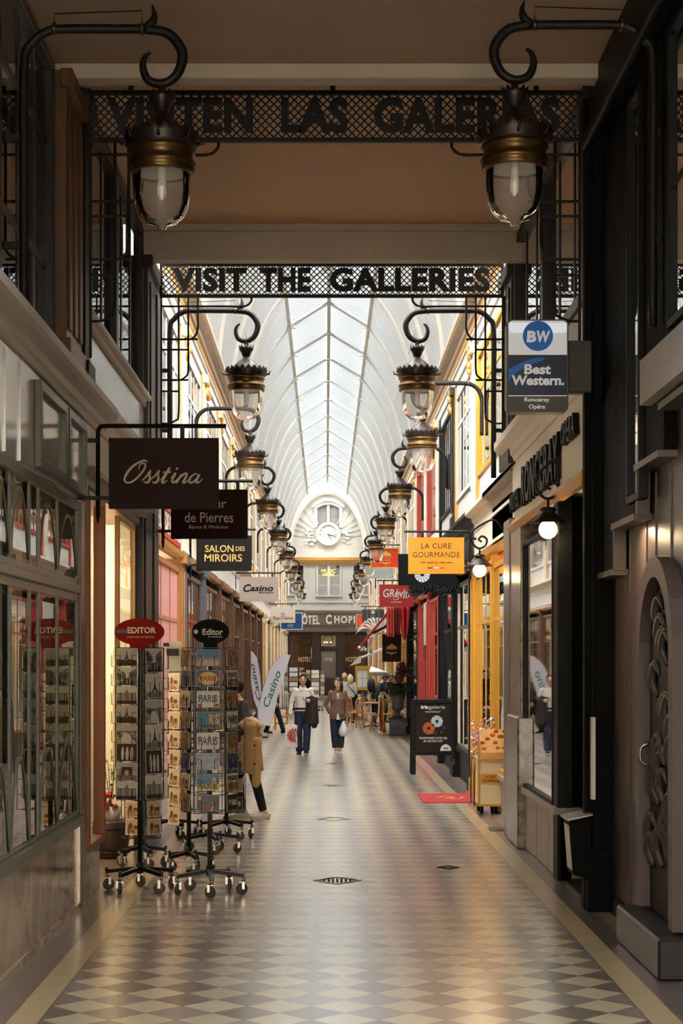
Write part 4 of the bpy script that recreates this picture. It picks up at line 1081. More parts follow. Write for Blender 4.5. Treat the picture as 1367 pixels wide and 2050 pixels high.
q = MB(); q.box(PX(785, D), GR, D-.02, D+.02, PZ(1135, D), PZ(1133, D)); q.box(PX(785, D), GR, D-.02, D+.02, PZ(1155, D), PZ(1153, D)); q.build('bracket', iron, t)
sline(t, D, white, [('Valentin', 763, 1139, 32, 8, dict(b=.005, sh=.3)), ('SALON DE THE', 758, 1154, 40, 2.2, {})])
D = 44
t = hsign('hanging_sign', 'red sign with playful white museum name over the red shop', 759, 828, 1170, 1215, D, 1, 838, mat('red_sign', '9e1f1a', .5, var=.05), hang=[768], top=8)
sline(t, D, white, [('GRévIn', 793, 1187.5, 53, 17, dict(b=.02, sh=.12)), ('PARIS', 811, 1196.5, 10, 2.5, dict(b=.02)), ('La Boutique', 793, 1205.5, 22, 3.5, dict(b=.01))])
q = MB(); q.tube(cr([(PX(787, D), D-.017, PZ(1198, D)), (PX(790, D), D-.017, PZ(1200.5, D)), (PX(795, D), D-.017, PZ(1200, D)), (PX(798, D), D-.017, PZ(1197, D))], 5), .008, 5); q.build('smile_stroke', white, t)
D = 68
t = hsign('hanging_sign', 'dark grey sign with thin white frame and script, beside the awning', 725, 769, 1220, 1248, D, 1, 774, mat('dark_grey_sign', '3a3b3d', .5, var=.05), hang=[731], top=6)
q = MB(); X = lambda px: PX(px, D); Z = lambda py: PZ(py, D)
for a, b_ in (((735, 1223), (735, 1242)), ((758, 1223), (758, 1242)), ((735, 1242), (740, 1242)), ((752, 1242), (758, 1242)), ((735, 1223), (741, 1223)), ((752, 1223), (758, 1223))): q.bar((X(a[0]), D-.018, Z(a[1])), (X(b_[0]), D-.018, Z(b_[1])), .012, .006)
q.prism(ellipse(X(746.5), Z(1225.5), S(4, D), S(4, D), 18), D-.02, D-.015); q.build('frame_emblem', white, t)
sline(t, D, white, [('Galerie', 746.5, 1233, 9, 2.5, {}), ('Fayet', 748, 1239.5, 16, 7, dict(sh=.35))])
D = 78
t = hsign('hanging_sign', 'orange sign in a grey frame, farthest on the right', 714, 744, 1231, 1257, D, 1, 750, mat('orange_sign', 'e0511f', .5, var=.05), bar=False, edge=mat('pale_grey_edge', 'aab4b6', .5))
q = MB(); q.box(PX(744, D), GR, D-.02, D+.02, PZ(1228, D), PZ(1226, D)); q.build('bracket', iron, t)
# lit hotel light box
D = 14.42
X0, X1, ZB, ZT = PX(1012, D), PX(1135, D), PZ(828, D), PZ(643, D)
t = thing('light_box_sign', 'rounded blue and white hotel light box beside the black pier', 'sign', ((X0+X1)/2, D, ZB))
q = MB(); q.prism(roundrect(X0, X1, ZB, ZT, .045), D-.08, D+.08); q.build('casing', mat('light_box_grey', '4b4a49', .4), t)
bx0, bx1 = PX(1015.5, D), PX(1132, D)
fw_ = mat('light_box_white', 'cfcfd1', .35, var=.02, emis=.30); fn = mat('light_box_navy', '132038', .35, var=.03, emis=.1); fg = mat('light_box_base', '47413d', .4, var=.04, emis=.05); fb = mat('light_box_blue', '1f5da8', .3, var=.1, emis=.15)
q = MB(); q.box(bx0, bx1, D-.086, D-.08, PZ(714, D), PZ(650, D)); q.prism(roundrect(bx0, bx1, PZ(670, D), PZ(646, D), .035), D-.086, D-.08); q.build('white_panel', fw_, t)
q = MB(); q.box(bx0, bx1, D-.086, D-.08, PZ(794, D), PZ(714, D)); q.build('navy_panel', fn, t)
q = MB(); pts = [(bx0, PZ(746, D))]+[(bx0+(PX(1085, D)-bx0)*f, PZ(743-24*math.sin(f*1.57), D)) for f in [i/10 for i in range(11)]]+[(PX(1088, D), PZ(723, D)), (PX(1055, D), PZ(735, D)), (PX(1030, D), PZ(750, D)), (bx0, PZ(766, D))]
q.prism(pts, D-.088, D-.086); q.build('blue_arc', fb, t)
q = MB(); q.prism(roundrect(bx0, bx1, PZ(825, D), PZ(797, D), .02), D-.086, D-.08); q.build('grey_panel', fg, t)
q = MB(); q.prism(ellipse(PX(1074, D), PZ(676.5, D), S(30, D), S(30, D), 40), D-.092, D-.086); q.build('blue_roundel', fb, t)
wl_ = mat('light_box_letters', 'd9d9da', .4, var=.02, emis=.2)
for (w, xc, yc, ww, hh, b_, sh) in (('B', 1061, 678, 19, 23, .05, .06), ('W', 1085, 678, 27, 23, .04, .12), ('Best', 1073, 743, 53, 20, .035, .05), ('Western.', 1074, 765, 104, 20, .035, .05), ('Ronceray', 1072, 804.5, 50, 10.5, .025, 0), ('Opéra', 1072, 818.5, 33, 11, .025, 0)):
    m = MB(); m.text(w, face_cam((PX(xc, D), D-.093, PZ(yc, D))), S(ww, D), S(hh, D), .004, b_, sh); m.build('lettering', wl_, t)
m = MB(); m.box(bx0, bx1, D-.088, D-.086, PZ(796.5, D), PZ(794.5, D)); m.build('white_line', wl_, t)
q = MB(); q.box(X1, XR+.03, D-.06, D+.06, PZ(788, D), PZ(684, D), .008); q.build('wall_box', mat('grey_box', '3b3835', .5), t)
# gooseneck lamps, lit
def goose(px, py, D, Rw, label):
    """bulb centre at (px, py), bracket on the wall to the right"""
    c = P(px, py, D); t = thing('gooseneck_lamp', label, 'lamp', (c.x, D, c.z))
    wxx = XR if D < 20.5 else GR
    q = MB(); w = min(.50, wxx-.02-c.x)
    zt = c.z+.62
    q.tube(cr([(c.x+w, D, c.z-.05), (c.x+w, D, c.z+.3), (c.x+w*.93, D, c.z+.48), (c.x+w*.62, D, zt), (c.x+w*.25, D, zt-.01), (c.x-.10, D, c.z+.48), (c.x-.10, D, c.z+.36), (c.x-.02, D, c.z+.28), (c.x+.07, D, c.z+.31), (c.x+.09, D, c.z+.39), (c.x+.03, D, c.z+.43), (c.x-.01, D, c.z+.39), (c.x+.025, D, c.z+.36)], 6), .013, 8, ref=(0, 1, 0))
    q.tube([(c.x, D, c.z+.28), (c.x, D, c.z+.2)], .012, 8)
    q.build('bracket_arm', iron, t)
    q = MB(); q.bar((c.x+w, D, c.z+.02), (wxx, D, c.z+.02), .025); q.bar((c.x+w, D, c.z+.15), (wxx, D, c.z+.15), .025); q.build('wall_mount', iron, t)
    q = MB(); q.lathe([(.01, .205), (.055, .20), (.075, .185), (.075, .17), (.055, .16), (.065, .145), (.11, .10), (.17, .062), (.172, .055), (.10, .095), (.03, .13)], (c.x, D, c.z), 28); q.build('lamp_shade', mat('dark_shade', '2a211c', .45, .3, var=.2), t)
    q = MB(); q.ell((c.x, D, c.z), (.085, .085, .085), 20, 14); q.build('light_bulb', mat('lit_bulb', 'ffd896', .3, var=.02, emis=5, emit_hex='ffd08a'), t)
    lamp('lamp_glow', 'POINT', (c.x, D-.13, c.z-.1), 6, WARM, .06)
goose(1097, 1060, 16.2, 0, 'lit gooseneck lamp before the hotel lettering on the right')
goose(960, 1142, 22.6, 0, 'lit gooseneck lamp beside the ochre sweet shop sign')
# ---------------------------------------------------------------- postcard racks
wheelm = mat('grey_rubber', '4a4744', .5, var=.15); chrome = mat('chrome', '8a857e', .25, .9, var=.1)
wire = mat('black_wire', '17130f', .4, var=.2); paper = mat('card_paper', 'cfc7b8', .6, var=.03)
def grey(n, h, v=.25): return mat(n, h, .4, var=v, scale=22)
bwsky = grey('photo_sky_grey', 'a7a29a', .18); bwdark = grey('photo_dark_grey', '332f2c', .5); bwmid = grey('photo_mid_grey', '6d6862', .45); bwlight = grey('photo_light_grey', 'bdb7ad', .15)
bwp = picture_material('photo_print_grey', ['1d1b19', '55504b', '8d8780', 'b9b3a9'], 26); sep = picture_material('photo_print_sepia', ['2f2118', '8a6440', 'b89a70', 'd0bfa0'], 22)
colp = picture_material('photo_print_colour', ['1f1a16', '6b3a1c', 'a57b3a', '4a5c6b', 'c7b48d'], 20); nightp = picture_material('photo_print_night', ['0d1220', '1f2c4a', '4b5568', 'a08a58'], 24)
brightp = picture_material('photo_print_bright', ['2f5fa8', '8fa9c8', 'e9e6df', 'e6dccb', 'c2452f'], 30)
skyb = mat('print_blue', '4a6f8d', .4, var=.25); teal = mat('print_teal', '2f6474', .4, var=.25); purp = mat('print_purple', '2f2546', .4, var=.2)
inkd = mat('print_black', '1a1714', .4); redk = mat('print_red', '9b2c1f', .4); yel = mat('print_yellow', 'c9a84a', .4, var=.15); whp = mat('print_white', 'd5cec0', .45, var=.05); grn = mat('print_green', '2f3a2b', .4, var=.2)
CARD = {}
def tower_poly(x, z0, h, w): return [(x-w, z0), (x-w*.45, z0+h*.22), (x-w*.22, z0+h*.45), (x-w*.06, z0+h*.9), (x, z0+h), (x+w*.06, z0+h*.9), (x+w*.22, z0+h*.45), (x+w*.45, z0+h*.22), (x+w, z0), (x+w*.6, z0), (x, z0+h*.14), (x-w*.6, z0)]
def card_mesh(kind, w, h):
    if (kind, w, h) in CARD: return CARD[(kind, w, h)]
    q = MB(); ms = [paper]
    def use(m):
        if m not in ms: ms.append(m)
        q.mi = ms.index(m)
    q.box(-w/2, w/2, 0, .004, -h/2, h/2)
    def poly(pts, m, k): use(m); q.prism([(x*w, z*h) for x, z in pts], -.0006*k, -.0006*(k-1))
    full = [(-.48, -.48), (.48, -.48), (.48, .48), (-.48, .48)]
    def tower(x, z0, hh, ww, m, k): use(m); q.prism([(a*w, b*h) for a, b in tower_poly(x, z0, hh, ww)], -.0006*k, -.0006*(k-1))
    def word(s, xc, zc, ww, hh, m, bold=.03, sh=0): use(m); q.text(s, face_cam((xc*w, -.0026, zc*h)), ww*w, hh*h, .0008, bold, sh)
    if kind == 'tower': poly(full, bwsky, 1); poly([(-.48, -.48), (.48, -.48), (.48, -.18), (.2, -.12), (-.15, -.16), (-.48, -.1)], bwdark, 2); tower(0, -.16, .58, .15, bwdark, 3)
    elif kind == 'tower_tall': poly(full, bwlight, 1); poly([(-.48, -.48), (.48, -.48), (.48, -.22), (-.48, -.28)], bwmid, 2); tower(.05, -.26, .68, .2, bwdark, 3)
    elif kind == 'arch': poly(full, bwsky, 1); poly([(-.48, -.48), (.48, -.48), (.48, -.2), (-.48, -.2)], bwmid, 2); poly([(-.25, -.2), (-.25, .25), (.25, .25), (.25, -.2), (.1, -.2), (.1, .02), (0, .1), (-.1, .02), (-.1, -.2)], bwdark, 3)
    elif kind == 'palace': poly(full, bwlight, 1); poly([(-.48, -.3), (-.42, .12), (-.1, .12), (0, .34), (.1, .12), (.42, .12), (.48, -.3)], bwmid, 2); poly([(-.48, -.48), (.48, -.48), (.48, -.3), (-.48, -.3)], bwdark, 3); [poly([(x-.015, -.28), (x+.015, -.28), (x+.015, .08), (x-.015, .08)], bwlight, 3) for x in (-.35, -.25, -.15, .15, .25, .35)]
    elif kind == 'street':
        poly(full, bwlight, 1); poly([(-.48, -.48), (-.05, -.1), (-.05, .12), (-.2, .3), (-.48, .48)], bwp, 2); poly([(.48, -.48), (.1, -.1), (.1, .2), (.25, .32), (.48, .42)], bwmid, 2); poly([(-.48, -.48), (.48, -.48), (.1, -.1), (-.05, -.1)], bwdark, 2)
        for x in (-.4, -.3, -.18, .2, .3, .42): poly([(x-.02, -.05), (x+.02, -.05), (x+.02, .2), (x-.02, .2)], bwdark, 3)
        for x in (-.2, .02, .16): poly([(x-.015, -.4), (x+.015, -.4), (x+.02, -.2), (x, -.15), (x-.02, -.2)], bwlight, 3)
    elif kind == 'avenue': poly(full, bwp, 1); poly([(-.1, .0), (.1, 0), (.4, -.48), (-.4, -.48)], bwlight, 2); poly([(-.48, .15), (.48, .15), (.48, .48), (-.48, .48)], bwsky, 2)
    elif kind == 'dancers': poly(full, bwdark, 1); [poly([(x-.05, -.4), (x-.08, 0), (x-.03, .3), (x+.03, .3), (x+.08, 0), (x+.05, -.4)], bwlight, 2) for x in (-.2, .02, .24)]
    elif kind == 'sepia':
        cr_ = mat('sepia_cream', 'c9b48d', .45, var=.1); dk_ = mat('sepia_brown', '6b4a2c', .45, var=.35, scale=25)
        poly([(-.42, -.42), (.42, -.42), (.42, .42), (-.42, .42)], cr_, 1); poly([(-.42, -.42), (.42, -.42), (.42, -.2), (.2, -.05), (-.1, -.12), (-.42, -.02)], sep, 2); poly([(-.3, -.1), (-.3, .18), (-.2, .28), (-.08, .18), (-.08, -.1)], dk_, 3); poly([(0, -.1), (0, .1), (.3, .1), (.34, .0), (.34, -.1)], dk_, 3)
    elif kind == 'colour': poly(full, colp, 1)
    elif kind == 'night': poly(full, nightp, 1)
    elif kind == 'bright': poly(full, brightp, 1)
    elif kind == 'script': poly(full, skyb, 1); poly([(-.48, -.48), (.48, -.48), (.48, -.22), (.1, -.1), (-.48, -.25)], colp, 2); word('Paris', 0, -.12, .8, .42, yel, .0, .35)
    elif kind == 'plaque': poly(full, purp, 1); use(yel); q.prism(ellipse(0, 0, .43*w, .40*h, 20), -.0012, -.0006); word('PARIS', 0, 0, .72, .3, redk, .02)
    elif kind == 'flowers': poly(full, whp, 1); word('PARIS', 0, .05, .8, .45, inkd); [(use(redk), q.prism(ellipse(x*w, z*h, .09*w, .1*h, 10), -.0018, -.0012)) for x, z in ((-.36, -.38), (.38, -.36))]
    elif kind == 'teal': poly(full, teal, 1); tower(-.15, -.48, .5, .14, inkd, 2); poly([(-.48, -.48), (.48, -.48), (.48, -.34), (.1, -.3), (-.48, -.36)], inkd, 2); word('RIS', .25, .06, .42, .6, yel)
    elif kind == 'letters': poly(full, whp, 1); word('PARIS', 0, 0, .84, .52, inkd, .02); tower(.02, .05, .4, .08, inkd, 4)
    elif kind == 'church': poly(full, skyb, 1); poly([(-.48, -.48), (.48, -.48), (.48, -.1), (-.48, -.14)], yel, 2); poly([(.18, -.1), (.2, .2), (.28, .34), (.34, .2), (.36, -.1)], yel, 3); word('PARIS', -.02, -.25, .84, .3, grn)
    elif kind == 'moon': poly(full, grn, 1); use(yel); q.prism(ellipse(-.36*w, .3*h, .07*w, .12*h, 14), -.0012, -.0006); tower(.22, -.45, .6, .12, whp, 3); word('PARIS', .0, -.2, .6, .36, redk)
    elif kind == 'dark_word': poly(full, mat('print_dark_brown', '3a2a20', .4, var=.3), 1); word('PARIS', 0, 0, .74, .34, whp)
    elif kind == 'black_word': poly(full, whp, 1); poly([(-.48, -.48), (.48, -.48), (.48, .0), (-.48, -.05)], colp, 2); word('PARIS', 0, .22, .84, .3, inkd)
    ob = q.build('postcard', ms); me = ob.data; bpy.data.objects.remove(ob)
    CARD[(kind, w, h)] = me
    return me
CARD_LABEL = dict(tower='grey photo postcard of an iron tower over trees', tower_tall='pale grey postcard of a tall iron tower', arch='grey photo postcard of a triumphal arch', palace='grey photo postcard of a columned palace',
    street='grey photo postcard of a busy street', avenue='grey photo postcard of a wide avenue', dancers='dark photo postcard of standing dancers', sepia='sepia toned postcard', colour='warm coloured photo postcard', night='dark blue night view postcard',
    bright='small bright coloured card', script='blue sky postcard with gold script word', plaque='purple postcard with a gold plaque', flowers='white postcard with red flowers and black letters', teal='teal postcard with yellow letters and skyline',
    letters='white postcard with drawn black letters', church='yellow and blue postcard with a spire', moon='dark green postcard with moon and white tower', dark_word='dark brown postcard with a pale word', black_word='postcard with black word over a photo')
def card(c, rz, phi, ap, off, z, w, h, kind, where, group):
    a = rz+phi
    n = Vector((math.sin(a), -math.cos(a), 0)); t = Vector((math.cos(a), math.sin(a), 0))
    o = bpy.data.objects.new('postcard', card_mesh(kind, w, h)); COL.objects.link(o)
    p = Vector((c[0], c[1], 0))+n*ap+t*off
    o.location = (p.x, p.y, z); o.rotation_euler = (-.06, 0, a)
    tag(o, f'{CARD_LABEL[kind]}, {where}', 'postcard', group)
    return o
def rack(c, label, rz, z0, z1, side, faces, header=None, polem=None, legs_rot=.3, slots=(), feet=True, leg_len=.30):
    """slots: (face angle, offset along face, z, w, h): wire pockets for cards"""
    t = thing('postcard_rack', label, 'rack', (c[0], c[1], 0))
    polem = polem or iron; X, Y = c
    hz = .20
    if feet:
        for k in range(5):
            a = legs_rot+2*math.pi*k/5; e = Vector((X+leg_len*math.cos(a), Y+leg_len*math.sin(a), hz-.035))
            q = MB(); q.bar((X, Y, hz), (e.x, e.y, e.z), .04, .032); q.box(e.x-.012, e.x+.012, e.y-.012, e.y+.012, e.z, e.z+.035)
            lg = q.build('leg', polem if polem != iron else iron, t)
            b2 = a+.8
            q = MB(); q.tube([(e.x, e.y, e.z-.01), (e.x, e.y, .115)], .014, 8); wv = Vector((math.cos(b2), math.sin(b2), 0)); ax = Vector((-wv.y, wv.x, 0)); wc = Vector((e.x, e.y, .052))-wv*.02
            for sd in (-1, 1): q.bar(wc+ax*.022*sd+Vector((0, 0, .065)), wc+ax*.022*sd, .007, .022)
            q.bar(wc+ax*.024+Vector((0, 0, .065)), wc-ax*.024+Vector((0, 0, .065)), .03, .008)
            q.build('castor_fork', chrome, lg)
            q = MB(); q.tube([wc-ax*.014, wc-ax*.011, wc+ax*.011, wc+ax*.014], [.040, .051, .051, .040], 18, ref=(0, 0, 1)); q.build('castor_wheel', wheelm, lg)
        q = MB(); q.tube([(X, Y, hz-.04), (X, Y, hz+.05)], .034, 10); q.build('hub', iron, t)
    q = MB(); q.tube([(X, Y, hz-.02), (X, Y, z1-.03)], .021, 10); q.build('pole', polem, t)
    q = MB(); ap = side/2/math.tan(math.pi/faces); R = side/2/math.sin(math.pi/faces)
    cor = [(X+R*math.sin(rz+2*math.pi*(k+.5)/faces), Y-R*math.cos(rz+2*math.pi*(k+.5)/faces)) for k in range(faces)]
    for (x, y) in cor: q.bar((x, y, z0), (x, y, z1), .008)
    nr = 9
    for i in range(nr+1):
        z = z0+(z1-z0)*i/nr
        for k in range(faces):
            a, b_ = cor[k], cor[(k+1) % faces]; q.bar((a[0], a[1], z), (b_[0], b_[1], z), .005)
        if i in (0, 4, nr):
            for (x, y) in cor: q.bar((X, Y, z), (x, y, z), .007)
    for (phi, off, z, w, h) in slots:
        a = rz+phi; n = Vector((math.sin(a), -math.cos(a), 0)); tt = Vector((math.cos(a), math.sin(a), 0)); p = Vector((X, Y, 0))+n*(ap+.02)+tt*off
        f = p+n*.022
        for sx in (-.28, .28):
            b0 = f+tt*(w*sx)
            q.tube([p+tt*(w*sx)+Vector((0, 0, z-h/2-.006)), b0+Vector((0, 0, z-h/2-.006)), b0+Vector((0, 0, z+h*.12)), b0+tt*(w*.2*(1 if sx > 0 else -1))+Vector((0, 0, z+h*.12))], .0028, 4, smooth=False)
    q.build('wire_frame', wire, t)
    if header:
        hx, hz_, rx, rzz, hm, kind = header
        q = MB(); q.prism(ellipse(hx, hz_, rx, rzz, 40), Y-.012, Y+.012); q.box(hx-rx*.38, hx+rx*.38, Y-.008, Y+.008, z1-.02, hz_-rzz*.75)
        q.build('header_board', hm, t)
        q = MB()
        if kind == 'red':
            q.text('EDITOR', face_cam((hx+rx*.10, Y-.013, hz_+rzz*.12)), rx*1.15, rzz*.46, .003, .03); q.build('header_letters', whp, t)
            q = MB(); q.text('CARNAVAL DE FRANCE', face_cam((hx+rx*.05, Y-.013, hz_-rzz*.38)), rx*1.1, rzz*.13, .002, .01); q.build('header_small_letters', yel, t)
            q = MB(); q.box(hx-rx*.98, hx-rx*.45, Y-.016, Y-.012, hz_-rzz*.12, hz_+rzz*.2, .002); q.build('black_sticker', inkd, t)
        else:
            q.text('Editor', face_cam((hx+rx*.12, Y-.013, hz_-rzz*.02)), rx*1.1, rzz*.5, .003, .025); q.text('BY CARTEXPO', face_cam((hx+rx*.25, Y-.013, hz_-rzz*.42)), rx*.75, rzz*.12, .002, .01)
            q.prism(ellipse(hx-rx*.78, hz_, rx*.12, rx*.12, 18), Y-.015, Y-.012); q.build('header_letters', whp, t)
    return t
RROW = ['top', 'second', 'third', 'fourth', 'fifth', 'sixth', 'seventh', 'eighth', 'ninth']
# A: grey photographs, red header
DA = 15.6; cA = (PX(280, DA), DA)
zt = PZ(1297, DA); zb = PZ(1598, DA)
slots = []; plan = []
pit = (zt-zb)/8
kl = ['tower', 'street', 'palace', 'tower', 'avenue', 'dancers', 'arch', 'palace']
for i in range(8): plan.append((-.40, 0, zt-pit*(i+.5), .205, .155, kl[i], f'{RROW[i]} row, left face, red headed rack'))
kr = ['street', 'tower_tall', 'avenue', 'tower_tall', 'dancers', 'palace']
pr = (zt-zb)/6
for i in range(6): plan.append((.647, 0, zt-pr*(i+.5), .165, .205, kr[i], f'{RROW[i]} row, right face, red headed rack'))
for i in range(8): plan.append((-1.447, 0, zt-pit*(i+.5), .17, .15, 'sepia', f'{RROW[i]} row, edge on at left of red headed rack'))
for i in range(7): plan.append((1.694, 0, zt-(zt-zb)/7*(i+.5), .15, .17, 'sepia', f'{RROW[i]} row, edge on at right of red headed rack'))
rack(cA, 'front left postcard rack with grey photographs and red oval header', -.40, zb, zt, .235, 6,
     (PX(279, DA), PZ(1265, DA), S(50, DA), S(27, DA), mat('header_red', '86160f', .65, var=.06, spec=.1), 'red'), legs_rot=.45, slots=[(p[0]+.40, p[1], p[2], p[3], p[4]) for p in plan])
apA = .235/2/math.tan(math.pi/6)+.028
for (phi, off, z, w, h, k, wh) in plan: card(cA, 0, phi, apA, off, z, w, h, k, wh, 'postcards on the red headed rack')
# B: colour cards, black header
DB = 15.4; cB = (PX(420, DB), DB)
zt = PZ(1297, DB); zb = PZ(1625, DB); pit = (zt-zb)/8; plan = []
kc = ['script', 'plaque', 'flowers', 'teal', 'letters', 'night', 'church', 'moon']; krr = ['colour', 'black_word', 'colour', 'letters', 'colour', 'night', 'black_word', 'dark_word']
for i in range(8):
    z = zt-pit*(i+.48)
    plan.append((0, 0, z, .195, .14, kc[i], f'{RROW[i]} row, front face, black headed rack'))
    plan.append((math.pi/3, 0, z, .17, .14, krr[i], f'{RROW[i]} row, right face, black headed rack'))
    plan.append((-math.pi/3, 0, z, .17, .14, ['colour', 'night', 'sepia', 'colour'][i % 4], f'{RROW[i]} row, left face, black headed rack'))
rack(cB, 'front right postcard rack with coloured cards and black oval header', 0, zb, zt, .235, 6,
     (PX(421.5, DB), PZ(1264.5, DB), S(37.5, DB), S(25, DB), mat('header_black', '0e0c0d', .65, var=.08, spec=.1), 'black'), polem=mat('grey_metal', '4d4a47', .4, .5, var=.1), legs_rot=-1.45, slots=[(p[0], p[1], p[2], p[3], p[4]) for p in plan])
for (phi, off, z, w, h, k, wh) in plan: card(cB, 0, phi, apA, off, z, w, h, k, wh, 'postcards on the black headed rack')
# C: behind A, low sepia rows
DC = 17.4; cC = (PX(282, DC), DC); plan = []
for r_, py in enumerate((1617, 1652)):
    for j, off in enumerate((-.0,)):
        plan.append((-.25, off, PZ(py, DC), .165, .155, 'sepia', f'{"upper" if r_ == 0 else "lower"} row left, below the red headed rack'))
        plan.append((.80, off, PZ(py, DC), .165, .155, 'sepia', f'{"upper" if r_ == 0 else "lower"} row right, below the red headed rack'))
rack(cC, 'postcard rack hidden behind the red headed rack, low sepia cards', -.25, PZ(1676, DC), 1.9, .2, 6, legs_rot=.2, leg_len=.24, slots=[(p[0]+.25, p[1], p[2], p[3], p[4]) for p in plan])
for (phi, off, z, w, h, k, wh) in plan: card(cC, 0, phi, .2, off, z, w, h, k, wh, 'sepia cards on the hidden rack')
# D: between, cards seen edge on
DD = 16.9; cD = (PX(378, DD), DD); plan = []
for i in range(8): plan.append((-.95, 0, PZ(1365+38*i, DD), .2, .165, 'sepia', f'{RROW[i]} row, between the two front racks'))
rack(cD, 'black postcard rack standing between and behind the two front racks', -.95, PZ(1620, DD), PZ(1345, DD), .26, 4, legs_rot=.1, slots=[], leg_len=.22)
for (phi, off, z, w, h, k, wh) in plan: card(cD, 0, phi, .165, off, z, w, h, k, wh, 'sepia cards between the front racks')
t = thing('notice_board', 'white notice with black price labels above the middle racks', 'sign', (PX(345, 17.6), 17.6, 0))
q = MB(); q.box(PX(332, 17.6), PX(362, 17.6), 17.6, 17.61, PZ(1370, 17.6), PZ(1284, 17.6)); q.bar((PX(347, 17.6), 17.63, 0), (PX(347, 17.6), 17.63, PZ(1300, 17.6)), .03); q.build('board', whp, t)
q = MB(); q.box(PX(327, 17.6), PX(339, 17.6), 17.58, 17.59, PZ(1294, 17.6), PZ(1287, 17.6)); q.box(PX(333, 17.6), PX(358, 17.6), 17.58, 17.59, PZ(1313, 17.6), PZ(1299, 17.6)); q.build('price_label', inkd, t)
# E, F, G further back
cE = (PX(420, 18.7), 18.7); rack(cE, 'postcard rack behind the black headed rack, only its base showing', .2, .7, 1.7, .24, 6, legs_rot=.0)
cF = (PX(453, 20.2), 20.2); rack(cF, 'postcard rack behind on the right, dark framed card at its foot', .5, PZ(1625, 20.2), 1.9, .24, 6, legs_rot=.35)
for i in range(4): card(cF, 0, .45, .24, 0, PZ(1606-36*i, 20.2), .19, .15, ['dark_word', 'colour', 'night', 'colour'][i], f'{["bottom", "second lowest", "third lowest", "fourth lowest"][i]}, rack behind the black headed one', 'cards on the rack behind on the right')
cG = (PX(343, 20.3), 20.3); rack(cG, 'postcard rack farthest back on the left, thin pole and base', .2, .75, 1.8, .22, 6, legs_rot=.2)
# bright racks far down the passage
for (px, d, lab, zt_, seed) in ((588, 66, 'left far card rack with bright cards behind the walking man', 1.75, 1), (631, 71, 'right far card rack with small bright cards behind the walking couple', 1.62, 2)):
    c = (PX(px, d), d); rack(c, lab, 0, .45, zt_, .36, 6, legs_rot=.3)
    for i in range(7):
        for j, phi in enumerate((-math.pi/3, 0, math.pi/3)):
            card(c, 0, phi, .33, 0, .52+(zt_-.5)/7*(i+.4), .3, .145, ['bright', 'bright', 'colour'][(i+j) % 3], f'{RROW[6-i]} row, {["left", "front", "right"][j]} face of the {"left" if seed == 1 else "right"} far rack', f'bright cards on the {"left" if seed == 1 else "right"} far rack')

# ---------------------------------------------------------------- planter and window decoration on the left
D = 18.25
t = thing('planter_barrel', 'dark wooden barrel planter beside the cream shop opening', 'planter', (PX(222, D), D, 0))
q = MB(); q.lathe([(.02, 0), (.15, 0), (.165, .02), (.19, .2), (.185, .36), (.17, .38), (.15, .37), (.02, .33)], (PX(222, D), D, 0), 28); q.build('barrel', mat('barrel_brown', '3a2620', .5, var=.2), t)
q = MB(); 
for z in (.06, .30): q.lathe([(.178, z-.012), (.192, z-.012), (.192, z+.012), (.178, z+.012)], (PX(222, D), D, 0), 28)
q.build('hoop', iron, t)
t = thing('flower_pot', 'white pot with red flowers and a leafy plant on the barrel', 'plant', (PX(222, D), D, .35))
q = MB(); q.lathe([(.01, .34), (.08, .34), (.115, .52), (.105, .52), (.01, .5)], (PX(222, D), D, 0), 24); q.build('pot', white, t)
leafm = mat('leaf_green', '55702f', .5, var=.3); q = MB()
for i in range(60):
    a = random.uniform(0, 6.28); r = random.uniform(0, .14); z = random.uniform(.52, 1.02)
    p = Vector((PX(222, D)+r*math.cos(a), D+r*math.sin(a), z)); d = Vector((math.cos(a), math.sin(a), random.uniform(-.2, .8)))*.06; s_ = Vector((-math.sin(a), math.cos(a), 0))*.018
    q.quad(p, p+d*.5+s_, p+d, p+d*.5-s_)
for i in range(5): q.tube([(PX(222, D), D, .5), (PX(222, D)+random.uniform(-.1, .1), D+random.uniform(-.1, .1), .95)], .004, 4)
q.build('foliage', leafm, t)
q = MB()
for i in range(16):
    a = random.uniform(0, 6.28); q.ell((PX(217, D)+.1*math.cos(a)*random.random(), D-.08+random.uniform(-.05, .05), random.uniform(.50, .66)), (.03, .03, .022), 7, 5)
q.build('blossoms', mat('flower_red', 'a8281d', .5, var=.3), t)
t = thing('window_ornament', 'orange red plush decoration in the narrow left return window', 'ornament', (-2.22, 15.2, .42))
om = mat('plush_red', 'd8452a', .8, var=.2)
q = MB(); q.ell((-2.2, 15.2, .62), (.12, .14, .2), 16, 10); q.ell((-2.2, 15.2, .88), (.08, .09, .1), 14, 10); q.build('body', om, t)
q = MB(); q.tube([(-2.2+.12*math.cos(a), 15.2+.14*math.sin(a), .62) for a in [6.283*i/16 for i in range(16)]], .025, 6, closed=True); q.build('sash', white, t)

